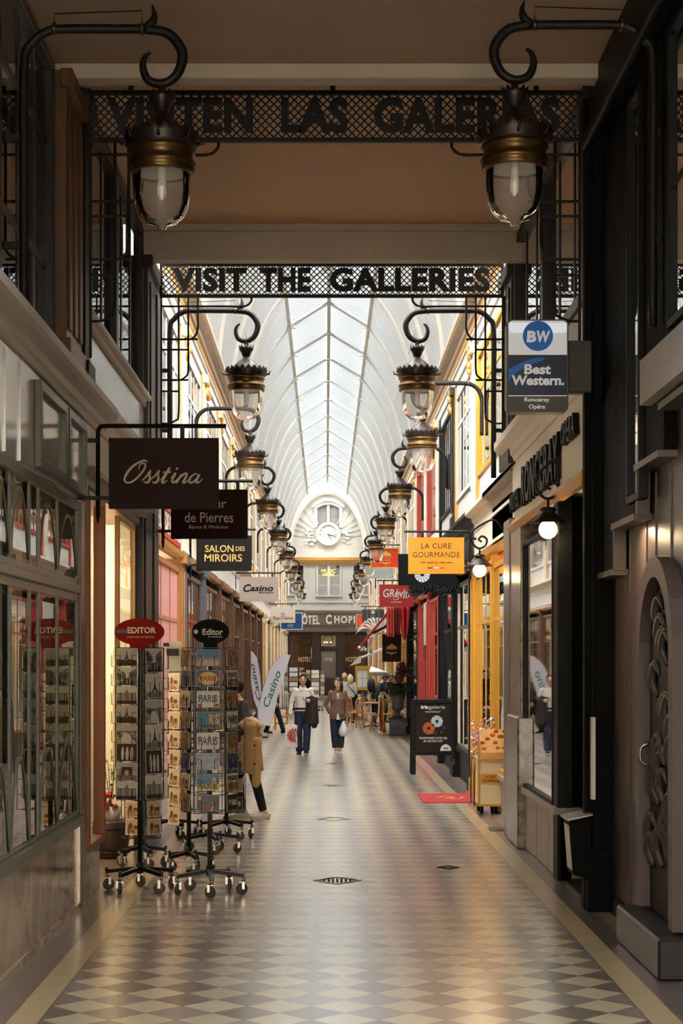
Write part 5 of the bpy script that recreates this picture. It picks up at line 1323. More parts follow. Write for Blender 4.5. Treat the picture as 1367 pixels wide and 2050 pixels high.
# ---------------------------------------------------------------- floor vents
def vent(px, py, wpx, dd, m1, label, slots=7):
    d = gz(py); X = PX(px, d); w = S(wpx, d)
    t = thing('floor_vent', label, 'vent', (X, d, 0))
    q = MB(); o = [(X-w/2, d), (X, d-dd/2), (X+w/2, d), (X, d+dd/2)]
    i_ = [(X-w*.44, d), (X, d-dd*.42), (X+w*.44, d), (X, d+dd*.42)]
    for k in range(4):
        j = (k+1) % 4; q.add([(*o[k], .006), (*o[j], .006), (*i_[j], .006), (*i_[k], .006), (*o[k], 0), (*o[j], 0)], [(0, 1, 2, 3), (0, 4, 5, 1)])
    q.build('frame', m1, t)
    q = MB()
    for k in range(slots):
        x = X+w*(k-(slots-1)/2)/slots*.62; q.box(x-w*.02, x+w*.02, d-dd*.22*(1-abs(x-X)/w*2), d+dd*.22*(1-abs(x-X)/w*2), .001, .005)
    q.build('slots', blackdull, t)
vent(675, 1763, 97, .55, mat('vent_frame_pale', '9c8f80', .4), 'nearest lozenge floor vent with dark slots in the middle of the floor')
vent(897, 1737, 46, .35, black, 'small black lozenge floor vent right of the middle')
vent(667, 1640, 66, .6, mat('vent_frame_pale', '9c8f80'), 'faint lozenge vent frame on the middle floor', 0)
vent(665, 1573, 44, .6, mat('vent_frame_pale', '9c8f80'), 'dotted floor vent halfway to the walking couple')
vent(668, 1529, 34, .6, mat('vent_frame_pale', '9c8f80'), 'dotted floor vent just before the walking couple')
t = thing('floor_grate', 'rectangular iron floor grate beside the marble pier', 'grate', (2.02, 21.3, 0))
q = MB(); q.box(1.92, 2.16, 21.05, 21.5, 0, .004); q.build('base', blackdull, t)
q = MB()
for k in range(7): q.box(1.92+k*.035, 1.935+k*.035, 21.05, 21.5, .004, .008)
q.build('bars', steel, t)

# ---------------------------------------------------------------- right foreground: letter box on the pier
t = thing('letter_box', 'black metal letter box with pale lid fixed to the black pier', 'box', (2.02, 14.4, .28))
q = MB(); q.prism([(1.93, .73), (1.96, .30), (2.1, .27), (2.1, .76)], 14.24, 14.60); q.build('body', blackdull, t)
q = MB(); q.prism([(1.91, .73), (2.11, .775), (2.11, .785), (1.905, .745)], 14.20, 14.64); q.build('lid', mat('pale_metal', '8c8a86', .35, .4), t)
q = MB(); q.add([(1.929, 14.27, .69), (1.929, 14.57, .69), (1.956, 14.57, .33), (1.956, 14.27, .33)], [(0, 1, 2, 3)]); q.build('paper_notice', white, t)
q = MB(); q.box(2.1, 2.13, 14.2, 14.28, .9, 1.55); o_ = q.build('paper_notice', white); tag(o_, 'white paper notice on the edge of the black pier', 'notice')

# ---------------------------------------------------------------- sweet shop recess, cart and mat
q = MB(); q.box(2.36, 4.4, 24.2, 24.34, 0, 3.5); q.box(3.5, 3.6, 20.9, 24.2, 0, 3.5); q.box(2.2, 3.5, 20.9, 24.3, 3.45, 3.5); stm(q, 'wall_right', orangei, 'orange lit side wall of the sweet shop entrance')
q = MB(); q.box(2.26, 2.6, 20.9, 24.4, 3.5, 4.05); stm(q, 'trim', cream, 'cream fascia over the sweet shop entrance')
moulding(1, GR, 20.8, 24.4, cornice_prof(4.05, 4.26, .16), cream, 'cornice over the sweet shop entrance')
q = MB(); q.box(2.22, 2.36, 24.2, 24.34, 0, 3.5); stm(q, 'trim', ochre, 'ochre post of the sweet shop entrance', .01)
t = thing('display_shelf', 'lit shelves with jars inside the ochre sweet shop', 'shelf', (2.7, 24.1, .6))
q = MB(); [q.box(2.34, 3.3, 23.95, 24.2, z, z+.03) for z in (1.0, 1.4, 1.8, 2.2, 2.6)]; q.build('shelf_board', tanw, t)
JC = [mat('jar_amber', 'c9812e', .3), mat('jar_cream', 'e6cfa0', .3), mat('jar_red', 'b5482c', .3)]
for k in range(5):
    for z in (1.03, 1.43, 1.83):
        q = MB(); x = 2.40+k*.1; q.lathe([(.01, z), (.04, z), (.042, z+.15), (.03, z+.17), (.03, z+.2), (.005, z+.2)], (x, 24.06, 0), 12); o_ = q.build('sweet_jar', JC[(k+int(z*10)) % 3]); tag(o_, f'sweet jar {["nearest the passage", "second from the passage", "in the middle", "second from the back", "at the back"][k]} on the {dict([(1.03, "low"), (1.43, "middle"), (1.83, "high")])[z]} shelf', 'jar', 'jars in the sweet shop')
D = 23.7
t = thing('sweets_cart', 'cream wheeled sweets cart with ochre edges before the ochre shop', 'cart', (2.1, D, 0))
x0, x1 = PX(943, D), 2.30
creamc = mat('cart_cream', 'dcc197', .45, var=.04)
q = MB(); q.box(x0+.07, x1, D-.3, D+.35, .12, .72, .004); q.build('cabinet', creamc, t)
q = MB()
for (a, b_) in ((x0+.06, x0+.085), (x1-.02, x1+.01)): q.box(a, b_, D-.315, D-.295, .1, .98)
q.box(x0+.06, x1, D-.315, D-.295, .10, .13); q.box(x0+.06, x1, D-.315, D-.295, .70, .725); q.build('ochre_edging', ochre, t)
q = MB()
for x in (x0+.12, x0+.3):
    for y in (D-.22, D+.25): q.tube([(x-.02, y, .05), (x+.02, y, .05)], .05, 14, ref=(0, 0, 1)); q.box(x-.012, x+.012, y-.012, y+.012, .05, .12)
q.build('castors', black, t)
q = MB(); q.prism([(D-.31, .725), (D-.31, .80), (D-.2, 1.10), (D-.18, 1.10), (D-.28, .725)], x0+.09, x1, 'yz'); q.build('picture_panel', mat('cart_picture', 'd9a261', .4, var=.2, scale=9), t)
q = MB(); q.mi = 0
for (u, k) in ((.12, .04), (.28, .12), (.17, .17), (.31, .05), (.24, .22), (.34, .20), (.1, .12), (.29, .27)): q.ell((x0+.03+u*.95, D-.305+k*.34, .80+k), (.034, .008, .034), 12, 8)
q.build('printed_sweets', mat('printed_orange', 'c35f22', .4, var=.4, scale=30), t)
q = MB(); q.prism(roundrect(x0+.10, x1-.03, .40, .52, .02), D-.306, D-.300); q.build('name_plate', mat('plate_ochre', 'c98a2b', .4), t)
q = MB(); xc = (x0+.10+x1-.03)/2
q.text('LA CURE', face_cam((xc, D-.3065, .485)), .13, .032, .002, .01); q.text('GOURMANDE', face_cam((xc, D-.3065, .435)), .21, .034, .002, .01); q.build('plate_letters', brn, t)
q = MB(); q.tube([(x0+.02, D-.26, .72), (x0+.02, D+.3, .72)], .014, 8); q.tube([(x0+.02, D-.26, .1), (x0+.02, D-.26, .72)], .012, 8); q.tube([(x0+.02, D+.3, .1), (x0+.02, D+.3, .72)], .012, 8); q.build('side_rail', brass, t)
q = MB(); SW = [mat('sweet_white', 'e6ddd0', .4), mat('sweet_pink', 'c77d86', .4), mat('sweet_orange', 'cf7a2f', .4), mat('sweet_blue', '8d93b5', .4)]
for i in range(170):
    q.mi = i % 4; f = random.random(); q.ell((x0+.02+.3*random.random(), D-.17+.5*random.random(), .74+.30*f*random.random()+.28*f), (.02, .02, .016), 6, 5)
o_ = q.build('wrapped_sweets', SW); tag(o_, 'heap of wrapped sweets and lollipops on the cream cart', 'sweets', kind='stuff')
q = MB(); q.box(1.367, 2.22, 25.2, 26.9, 0, .012, .003); t = q.build('door_mat', mat('mat_red', '8f241c', .85, var=.15)); tag(t, 'red rectangular door mat before the ochre sweet shop', 'mat')
q = MB(); q.tube(cr([(1.6, 26.1, .0125), (1.75, 26.3, .0125), (1.85, 26.0, .0125), (1.72, 25.9, .0125), (1.9, 25.8, .0125), (2.0, 26.2, .0125)], 5), (.015, .001), 4); m_ = q.build('mat_emblem', goldp, t)
# ---------------------------------------------------------------- folding poster board of the iris gallery
D = 31.5
t = thing('poster_board', 'black standing poster board with two eye irises', 'sign', (PX(867, D), D, 0))
X = lambda px: PX(px, D); Z = lambda py: PZ(py, D); zf = 0
q = MB(); q.box(X(823), X(832), D-.03, D+.03, zf, Z(1400)); q.box(X(903), X(912), D-.03, D+.03, zf, Z(1400)); q.box(X(823), X(912), D-.03, D+.03, Z(1408), Z(1400)); q.box(X(823), X(912), D-.03, D+.03, Z(1512), Z(1503))
q.build('frame', black, t, bevel=.006)
q = MB(); q.bar((X(825), D+.03, Z(1405)), (X(825), D+.38, 0), .05); q.build('rear_leg', black, t); q = MB(); q.bar((X(910), D+.03, Z(1405)), (X(910), D+.38, 0), .05); q.build('rear_leg', black, t)
q = MB(); q.box(X(832), X(903), D-.01, D+.01, Z(1503), Z(1408)); q.build('poster', mat('poster_brown', '261f1a', .6, var=.25, scale=5, spec=.1), t)
y = D-.012
iris_disc('white_iris', (X(874.5), Z(1444)), y, S(12, D), ir1, t); iris_disc('orange_iris', (X(858), Z(1458)), y, S(12.5, D), ir2, t)
q = MB()
for i in range(26): a = random.uniform(0, 1); q.ell((X(868+random.uniform(-22, 24)), y, Z(1450+random.uniform(-16, 20))), (.012*random.random()+.004, .002, .012*random.random()+.004), 6, 4)
q.build('paint_splashes', grey('splash_grey', '6b5f55'), t)
for (w, xc, yc, ww, hh, b_) in (('iris', 850, 1415.5, 15, 7, .05), ('galerie', 874.5, 1416.5, 32, 9, 0), ('YOUR EYE FOR ART', 866, 1425, 31, 3.2, .01), ('TRANSFORMEZ VOTRE OEIL', 867, 1477.5, 57, 4.2, .01), ("EN OEUVRE D'ART", 867, 1483.5, 38, 4.2, .01)):
    m = MB(); m.text(w, face_cam((X(xc), y, Z(yc))), S(ww, D), S(hh, D), .003, b_); m.build('poster_letters', whp, t)
q = MB(); q.prism([(X(881), Z(1503))]+[(X(892)-S(11, D)*math.cos(math.pi*i/14), Z(1503)+S(13, D)*math.sin(math.pi*i/14)) for i in range(15)]+[(X(903), Z(1503))], D-.016, D-.012); q.build('price_badge', whp, t)
m = MB(); m.text('49€', face_cam((X(892), D-.017, Z(1498))), S(11, D), S(4.5, D), .002, .03); m.build('price', inkd, t)

# ---------------------------------------------------------------- urn, stanchions, bistro furniture
D = 48.0
t = thing('topiary_urn', 'dark clipped round bush in a grey stone urn on a black plinth', 'plant', (PX(796, D), D, 0))
cx = PX(796, D); q = MB(); q.box(cx-.22, cx+.22, D-.22, D+.22, 0, .44, .01); q.box(cx-.25, cx+.25, D-.25, D+.25, .42, .47, .01); q.box(cx-.25, cx+.25, D-.25, D+.25, 0, .05, .01)
q.build('plinth', mat('plinth_black', '262423', .4, var=.15), t)
q = MB(); oc = [(cx+.15*math.cos(a)/.92, D-.225, .24+.15*math.sin(a)/.92) for a in [math.pi/8+math.pi/4*k for k in range(8)]]; q.tube(oc, .008, 4, closed=True, smooth=False); q.build('plinth_moulding', greystone, t)
q = MB(); q.lathe([(.01, .47), (.15, .47), (.15, .52), (.08, .56), (.06, .62), (.10, .66), (.16, .70), (.17, .76), (.15, .8), (.2, 1.06), (.22, 1.08), (.2, 1.09), (.02, 1.05)], (cx, D, 0), 28); q.build('urn', mat('urn_grey', '4b4844', .55, var=.2), t)
def leafball(c, r, n, m, par, name='foliage', sz=.05):
    q = MB()
    q.ell(c, tuple(x*.86 for x in r), 14, 10)
    for i in range(n):
        a = random.uniform(0, 6.283); u = random.uniform(-1, 1); s_ = math.sqrt(1-u*u); k = random.uniform(.85, 1.05)
        d = Vector((s_*math.cos(a), s_*math.sin(a), u)); p = Vector((c[0]+r[0]*d.x*k, c[1]+r[1]*d.y*k, c[2]+r[2]*d.z*k))
        e = d.cross(Vector((random.random(), random.random(), random.random()))).normalized()*sz*.4; f = (d+Vector((random.uniform(-.6, .6),)*3)).normalized()*sz
        q.quad(p, p+e+f*.5, p+f, p-e+f*.5)
    return q.build(name, m, par)
leafball((cx, D, 1.22), (.27, .27, .22), 500, mat('boxwood_green', '27301c', .6, var=.4), t)
def stanchion(px, d, label):
    X = PX(px, d); t = thing('rope_stanchion', label, 'stanchion', (X, d, 0))
    q = MB(); q.lathe([(.005, 0), (.16, 0), (.16, .015), (.10, .03), (.035, .05), (.005, .05)], (X, d, 0), 24); q.build('base', brass2, t)
    q = MB(); q.tube([(X, d, .04), (X, d, .92)], .028, 12); q.build('post', brass2, t); q = MB(); q.lathe([(.03, .9), (.045, .92), (.045, .95), (.02, .98), (.001, .985)], (X, d, 0), 14); q.build('cap', brass2, t)
brass2 = mat('polished_brass', 'a97c3c', .3, .8, var=.12)
stanchion(768, 48.6, 'nearer brass rope post beside the plinth'); stanchion(762, 49.8, 'farther brass rope post beside the cafe table')
q = MB(); X = PX(762.5, 49.4); q.tube(cr([(PX(762, 49.8), 49.7, .88), (X-.02, 49.5, .6), (X-.03, 49.3, .3), (X, 49.0, .2), (PX(766, 48.6), 48.8, .35)], 6), .025, 8); o_ = q.build('barrier_rope', mat('rope_red', 'b0201a', .7)); tag(o_, 'red velvet barrier rope hanging from the brass posts', 'rope')
D = 50.5
t = thing('menu_stand', 'small white menu holder above the brass posts', 'sign', (PX(764, D), D, .76))
q = MB(); q.box(PX(760, D), PX(768, D), D, D+.01, PZ(1406, D), PZ(1385, D)); q.build('menu_page', white, t)
q = MB(); q.box(PX(763, D), PX(765, D), D-.01, D, PZ(1390, D), PZ(1388, D)); q.build('menu_mark', inkd, t)
q = MB(); q.tube([(PX(764, D), D+.02, 0), (PX(764, D), D+.02, PZ(1390, D))], .012, 6); q.build('stand_post', brass2, t)
oak = mat('oak_wood', 'b07d45', .42, var=.2)
def bistro_chair(label, group):
    t = thing('bistro_chair', label, 'chair', (0, 0, 0), group=group, world=False)
    q = MB(); q.lathe([(.005, .44), (.19, .44), (.205, .455), (.2, .475), (.005, .47)], (0, 0, 0), 20); q.build('seat', oak, t)
    for sx in (-1, 1):
        q = MB(); q.tube(cr([(sx*.13, -.13, .45), (sx*.16, -.17, .2), (sx*.18, -.2, 0)], 4), [.018, .013], 8); q.build('leg', oak, t)
        q = MB(); q.tube(cr([(sx*.17, .22, 0), (sx*.15, .17, .45), (sx*.18, .2, .7), (sx*.17, .23, .86)], 4), [.014, .018, .018, .016], 8); q.build('leg', oak, t)
    q = MB(); q.tube(cr([(-.17, .23, .84), (-.12, .26, .88), (0, .275, .89), (.12, .26, .88), (.17, .23, .84)], 4), (.014, .03), 8, ref=(0, 1, 0)); q.tube(cr([(-.16, .2, .68), (0, .235, .70), (.16, .2, .68)], 4), .012, 6); q.tube(cr([(-.07, .19, .47), (-.06, .24, .7), (-.07, .26, .88)], 4), .01, 6); q.tube(cr([(.07, .19, .47), (.06, .24, .7), (.07, .26, .88)], 4), .01, 6); q.build('backrest', oak, t)
    q = MB(); q.tube([(.15*math.cos(a), .15*math.sin(a), .22) for a in [6.283*k/16 for k in range(16)]], .008, 6, closed=True); q.build('leg_ring', oak, t)
    return t
ch0 = bistro_chair('oak bistro chair right beside the woman in the brown jacket', 'bistro chairs'); ch0.location = (PX(703, 53), 53, 0); ch0.rotation_euler = (0, 0, -1.3)
for (px, d, rz, lab) in ((716, 53.5, 1.7, 'oak bistro chair second from the walking woman'), (739, 52.2, 1.2, 'oak bistro chair in front of the round cafe table'), (755, 50.6, -1.5, 'oak bistro chair just left of the brass posts'), (776, 51.5, -1.7, 'oak bistro chair between brass posts and urn'), (711, 55.2, 2.0, 'oak bistro chair farther back behind the walking woman')):
    o = copy_tree(ch0); tag(o, lab, 'chair', 'bistro chairs'); o.location = (PX(px, d), d, 0); o.rotation_euler = (0, 0, rz)
def cafe_table(px, d, r, label):
    X = PX(px, d); t = thing('cafe_table', label, 'table', (X, d, 0))
    q = MB(); q.lathe([(.005, .71), (r, .71), (r+.01, .73), (r, .75), (.005, .75)], (X, d, 0), 28); q.build('table_top', oak, t)
    q = MB(); q.tube([(X, d, .03), (X, d, .71)], .035, 10); q.build('pedestal', iron, t)
    for k in range(4):
        a = .5+1.571*k; q = MB(); q.bar((X, d, .08), (X+.28*math.cos(a), d+.28*math.sin(a), .03), .05, .03); q.build('foot', iron, t)
    return t
cafe_table(746, 53.6, .33, 'round oak cafe table behind the brass posts'); cafe_table(712, 61.6, .36, 'oak serving table with pale crockery behind the chairs')
def small(name, label, cat, prof, px, d, z, m, group=None, seg=12):
    q = MB(); q.lathe(prof, (PX(px, d), d, z), seg); o = q.build(name, m); return tag(o, label, cat, group)
BOT = [(.005, 0), (.035, 0), (.037, .13), (.015, .17), (.014, .22), (.001, .22)]; GLS = [(.005, 0), (.03, 0), (.035, .11), (.028, .11), (.025, .01), (.005, .01)]
small('bottle', 'pale sauce bottle on the round cafe table', 'bottle', BOT, 739, 53.4, .75, mat('sauce_pale', 'd3bd8f', .3)); small('drinking_glass', 'left drinking glass on the round cafe table', 'glass', GLS, 744, 53.4, .75, globeg); small('drinking_glass', 'right drinking glass on the round cafe table', 'glass', GLS, 750, 53.4, .75, globeg)
for k, (px, lab) in enumerate(((704, 'leftmost'), (709, 'second'), (714, 'third'), (719, 'rightmost'))): small('white_cup', f'{lab} white cup on the oak serving table', 'cup', [(.005, 0), (.05, 0), (.07, .09), (.06, .09), (.04, .01), (.005, .01)], px, 61.4, .75, white, 'cups on the serving table')
# menu board
D = 60
t = thing('menu_board', 'gold framed menu board on a post before the cafe', 'sign', (PX(725, D), D, 0))
X = lambda px: PX(px, D); Z = lambda py: PZ(py, D)
q = MB(); q.box(X(711), X(715), D-.04, D+.04, Z(1381), Z(1333)); q.box(X(735), X(739), D-.04, D+.04, Z(1381), Z(1333)); q.box(X(711), X(739), D-.04, D+.04, Z(1341), Z(1333)); q.box(X(711), X(739), D-.04, D+.04, Z(1382), Z(1376)); q.build('frame', mat('menu_gold', 'a1822f', .4, .4, var=.15), t)
q = MB(); q.box(X(715), X(735), D-.01, D+.01, Z(1376), Z(1341)); q.build('menu_page', mat('page_white', 'd8d4d3', .5, var=.02), t)
q = MB(); q.box(X(725)-.006, X(725)+.006, D-.02, D-.01, Z(1376), Z(1341)); q.box(X(715), X(735), D-.02, D-.01, Z(1358)-.006, Z(1358)+.006); q.build('page_divider', grey('divider_grey', '8d8a88'), t)
q = MB(); q.tube([(X(725), D, 0), (X(725), D, Z(1382))], .035, 8); q.box(X(725)-.2, X(725)+.2, D-.2, D+.2, 0, .04); q.build('post', dkbrown, t)
D = 58.5
t = thing('chalk_board', 'low dark board with pale script among the cafe chairs', 'sign', (PX(722, D), D, 0))
q = MB(); q.box(PX(706, D), PX(737, D), D-.02, D+.02, .52, .74); q.build('board', mat('slate_dark', '3b3a3a', .6), t)
q = MB(); q.text('la Maison', face_cam((PX(722, D), D-.022, .63)), S(24, D), S(6, D), .003, .01, .3); q.build('script_letters', whp, t)
for px in (708, 735): q = MB(); q.tube([(PX(px, D), D, 0), (PX(px, D), D, .74)], .02, 6); q.build('leg', oak, t)

# ---------------------------------------------------------------- awnings, drapes, pole, feather flags
D = 46.0
redcl = mat('red_cloth', '9e1d1a', .8, var=.15); dred = mat('dark_red_cloth', '3a1012', .8, var=.2)
t = thing('red_awning', 'sloping red awning with dark underside over the red shop', 'awning', (2.2, D+3, 3.9))
A, B_ = (2.24, 4.0), (PX(722, D), PZ(1294, D))
q = MB(); q.add([(A[0], D, A[1]), (B_[0], D, B_[1]), (B_[0], D+5, B_[1]), (A[0], D+5, A[1]), (A[0], D, A[1]-.02), (B_[0], D, B_[1]-.02), (B_[0], D+5, B_[1]-.02), (A[0], D+5, A[1]-.02)], [(0, 1, 2, 3), (7, 6, 5, 4), (0, 4, 5, 1), (2, 6, 7, 3), (1, 5, 6, 2)]); q.build('canvas', dred, t)
q = MB(); q.bar((A[0], D-.02, A[1]), (B_[0], D-.02, B_[1]), .06); q.build('front_rail', redcl, t)
q = MB(); q.bar((2.24, D-.05, 3.2), (PX(745, D), D-.05, PZ(1268, D)), .07); q.build('folding_arm', black, t)
q = MB(); [q.ell((B_[0]-.03+.05*k, D+.01*k, B_[1]-.04-.04*(k % 2)), (.05, .06, .05), 8, 6) for k in range(4)]; q.build('scalloped_end', white, t)
def drape(name, x0, x1, zt, zb, D, m, label, cat, folds=5, point=0.0, amp=.05):
    n, r = 28, 10; vs = []; fs = []
    for j in range(r+1):
        for i in range(n+1):
            f = i/n; g = j/r
            x = x0+(x1-x0)*f+((x0+x1)/2-(x0+(x1-x0)*f))*point*g*.7; z = zt+(zb-zt)*g*(1-.25*abs(2*f-1)*point)
            vs.append((x, D+amp*math.sin(f*folds*6.283)*(.4+.6*g), z))
    for j in range(r):
        for i in range(n): a = j*(n+1)+i; fs.append((a, a+1, a+n+2, a+n+1))
    q = MB(); q.add(vs, fs, True); o = q.build(name, m)
    sd = o.modifiers.new('s', 'SOLIDIFY'); sd.thickness = .012
    return tag(o, label, cat)
drape('hanging_scarf', PX(774, 45), PX(790, 45), PZ(1215, 45), PZ(1275, 45), 45.2, mat('scarf_rose', 'b4413a', .8, var=.2), 'rose red scarf hanging leftmost under the red museum sign', 'scarf', 3)
drape('hanging_scarf', PX(787, 45), PX(802, 45), PZ(1214, 45), PZ(1270, 45), 45.5, mat('scarf_wine', '6e2320', .8, var=.2), 'wine red scarf hanging in the middle under the red museum sign', 'scarf', 3)
drape('hanging_scarf', PX(798, 45), PX(822, 45), PZ(1213, 45), PZ(1284, 45), 45.0, redcl, 'bright red pointed drape rightmost under the red museum sign', 'scarf', 2, .8, .08)
D = 47
t = thing('hanging_banner', 'dark maroon square banner with gold crest below the red drapes', 'banner', (PX(784, D), D, PZ(1325, D)))
q = MB(); q.box(PX(765, D), PX(803, D), D-.02, D+.02, PZ(1325, D), PZ(1272, D), .006); q.build('cloth', mat('maroon_banner', '260d10', .8, var=.1), t)
crest(D, 784, 1290, 1305, 1.0, t, .022)
q = MB(); q.text('LA MAISON', face_cam((PX(784, D), D-.022, PZ(1299, D))), S(20, D), S(3, D), .003, .01); q.build('banner_letters', goldp, t)
q = MB(); q.bar((PX(765, D), D, PZ(1271, D)), (2.28, D, PZ(1271, D)), .03); q.build('hanging_rod', iron, t)
D = 62
t = thing('white_awning', 'off white side awning above the cafe menu board', 'awning', (1.6, D, 2.2))
q = MB(); q.add([(2.28, D, PZ(1290, D)), (PX(722, D), D, PZ(1316, D)), (PX(722, D), D+3, PZ(1316, D)), (2.28, D+3, PZ(1290, D)), (2.28, D, PZ(1296, D)), (PX(722, D), D, PZ(1319, D)), (PX(722, D), D+3, PZ(1319, D)), (2.28, D+3, PZ(1296, D))], [(0, 1, 2, 3), (7, 6, 5, 4), (0, 4, 5, 1), (2, 6, 7, 3), (1, 5, 6, 2)]); q.build('canvas', white, t)
q = MB(); q.prism([(PX(720, D), PZ(1313, D)), (PX(724, D), PZ(1313, D)), (PX(722, D), PZ(1327, D)), (PX(700, D), PZ(1333, D))], D-.02, D+.02); q.build('valance', white, t)
D = 65
t = thing('stall_canopy', 'white pitched canvas canopy behind the gold menu board', 'canopy', (PX(758, D), D, 0))
q = MB(); xa, xb = PX(739, D), PX(778, D); q.add([(xa, D, PZ(1346, D)), (xb, D, PZ(1346, D)), (xa+.1, D+1, PZ(1334, D)), (xa, D, PZ(1353, D)), (xb, D, PZ(1353, D)), (xb, D+2, PZ(1346, D)), (xa, D+2, PZ(1346, D)), (xb, D+2, PZ(1353, D))], [(0, 1, 2), (0, 3, 4, 1), (1, 5, 2), (5, 6, 2), (6, 0, 2), (1, 4, 7, 5)]); q.build('canvas', white, t)
for x in (xa+.03, xb-.03):
    for y in (D+.03, D+1.95): q = MB(); q.tube([(x, y, 0), (x, y, PZ(1350, D))], .02, 6); q.build('leg', steel, t)
D = 60.5
t = thing('barber_pole', 'striped barber pole in a white bracket on the right', 'sign', (PX(742, D), D, PZ(1306, D)))
X = PX(742, D); q = MB(); q.tube([(X, D, PZ(1302, D)), (X, D, PZ(1279, D))], S(4.3, D), 16); q.build('cylinder', white, t)
for (k, m_) in ((0, mat('stripe_orange', 'd9622f', .4)), (1, mat('stripe_blue', '2f5fb0', .4))):
    q = MB(); R = S(4.5, D)
    for s_ in range(2):
        vs = []; z0 = PZ(1301, D)+(k*.5+s_)*S(11.5, D)*.95
        for i in range(13): a = -math.pi+math.pi*i/12; vs += [(X+R*math.cos(a), D+R*math.sin(a), z0+.05*i/2), (X+R*math.cos(a), D+R*math.sin(a), z0+.05*i/2+.07)]
        vs = [(x, y, min(z, PZ(1279, D))) for x, y, z in vs]; q.add(vs, [(2*i, 2*i+2, 2*i+3, 2*i+1) for i in range(12)], True)
    q.build('stripe', m_, t)
q = MB(); q.ell((X, D, PZ(1277, D)), S(4.5, D), 12, 8); q.ell((X, D, PZ(1304, D)), S(4, D), 12, 8); q.bar((X, D, PZ(1280, D)), (GR, D, PZ(1280, D)), .04); q.build('bracket', chrome, t)
D = 63
t = thing('dried_palm_spray', 'spray of white dried palm leaves above the barber pole', 'plant', (PX(745, D), D, PZ(1270, D)))
q = MB(); c0 = P(755, 1268, D)
for k in range(11):
    a = math.radians(10+k*17); e = c0+Vector((-math.cos(a)*.5-.05, random.uniform(-.2, .2), .45*math.sin(a)+.1)); tip = e+Vector((-math.cos(a)*.25, 0, -.22))
    q.tube(cr([c0, c0+(e-c0)*.6+Vector((0, 0, .08)), e, tip], 5), [(.01, .01), (.035, .01), (.04, .01), (.004, .004)], 5)
q.build('leaves', white, t)
q = MB(); q.bar(tuple(c0), (GR, D, c0.z), .05); q.ell(tuple(c0), .07, 8, 6); q.build('stem', tanw, t)
# dark red dried flowers on the black column
for k, (px, py, d, lab) in enumerate(((806, 1338, 47.5, 'upper dark red dried flower bunch on the black column'), (800, 1352, 47.3, 'lower dark red dried flower bunch beside the black column'))):
    t = thing('dried_flower_bunch', lab, 'plant', tuple(P(px, py, d))); leafball(tuple(P(px, py, d)), (.12, .12, .14), 90, mat('dried_red', '4a1a1c', .8, var=.4), t, 'petals', .07)
    q = MB(); p = P(px, py, d); q.bar(tuple(p), (GR, d, p.z), .03); q.build('stem', dkbrown, t)
q = MB(); q.box(2.24, 2.275, 38.9, 41.2, 2.35, 3.3); o_ = q.build('wall_poster', mat('poster_white', 'c9c4be', .3, var=.1)); tag(o_, 'glossy white poster on the red shop front', 'poster')
# black feather fringe under the iris sign
q = MB()
for k in range(70):
    x = 1.40+.0125*k; y = 30.35+random.uniform(-.05, .05); z = PZ(1172, 30.3)
    q.tube(cr([(x, y, z), (x+random.uniform(-.04, .04), y-.03, z-.06), (x+random.uniform(-.08, .08), y-.05, z-.12), (x+random.uniform(-.1, .1), y-.05, z-.09+random.uniform(-.1, .05))], 3), [.012, .016, .012, .003], 4)
o_ = q.build('feather_fringe', black); tag(o_, 'black feathery fringe hanging below the iris sign', 'fringe', kind='stuff')
# feather flags
flagm = mat('flag_cloth', 'cfc8cc', .7, var=.05); flagt = mat('flag_letters', '2f6b62', .6); flagt2 = mat('flag_letters_dark', '4a4347', .6)
def flag(pts, D, ang, tx, ty, tl, th, tm, label, base):
    t = thing('feather_flag', label, 'flag', tuple(base))
    q = MB(); n = len(pts); rng = random.Random(2)
    poly = [(PX(a, D), PZ(b_, D)) for a, b_ in pts]
    q.prism(poly, D-.008, D+.008); q.build('flag_cloth', flagm, t)
    M = Matrix.Translation(P(tx, ty, D)+Vector((0, -.012, 0))) @ Matrix.Rotation(-math.radians(ang), 4, 'Y') @ Matrix(((1, 0, 0, 0), (0, 0, -1, 0), (0, 1, 0, 0), (0, 0, 0, 1)))
    m = MB(); m.text('Casino', M, S(tl, D), S(th, D), .003, .015, .2); m.build('flag_letters', tm, t)
    half = pts[:n//2+1]
    q = MB(); q.tube([(PX(a, D), D+.02, PZ(b_, D)) for a, b_ in half]+[tuple(base)], [.008]*(len(half))+[.012], 6); q.build('pole', steel, t)
    q = MB(); q.lathe([(.005, 0), (.2, 0), (.2, .03), (.05, .06), (.005, .06)], tuple(base), 16); q.build('foot', iron, t)
D = 46.5
flag([(582, 1311), (573, 1312), (564, 1314), (550, 1325), (540, 1339), (533, 1358), (524, 1388), (517, 1421), (516, 1433), (522, 1450), (542, 1454), (547, 1437), (555, 1398), (571, 1346)], D, 70, 544, 1379, 76, 14, flagt, 'larger white feather flag leaning right with green letters', (PX(521, D), D, 0))
flag([(497, 1301), (498, 1318), (500, 1345), (503, 1370), (508, 1400), (516, 1421), (522, 1415), (523, 1388), (521, 1355), (518, 1335), (514, 1316), (506, 1305)], 48, 101, 511, 1365, 74, 9, flagt2, 'smaller white feather flag on the left with dark letters', (PX(510, 48), 48, 0))
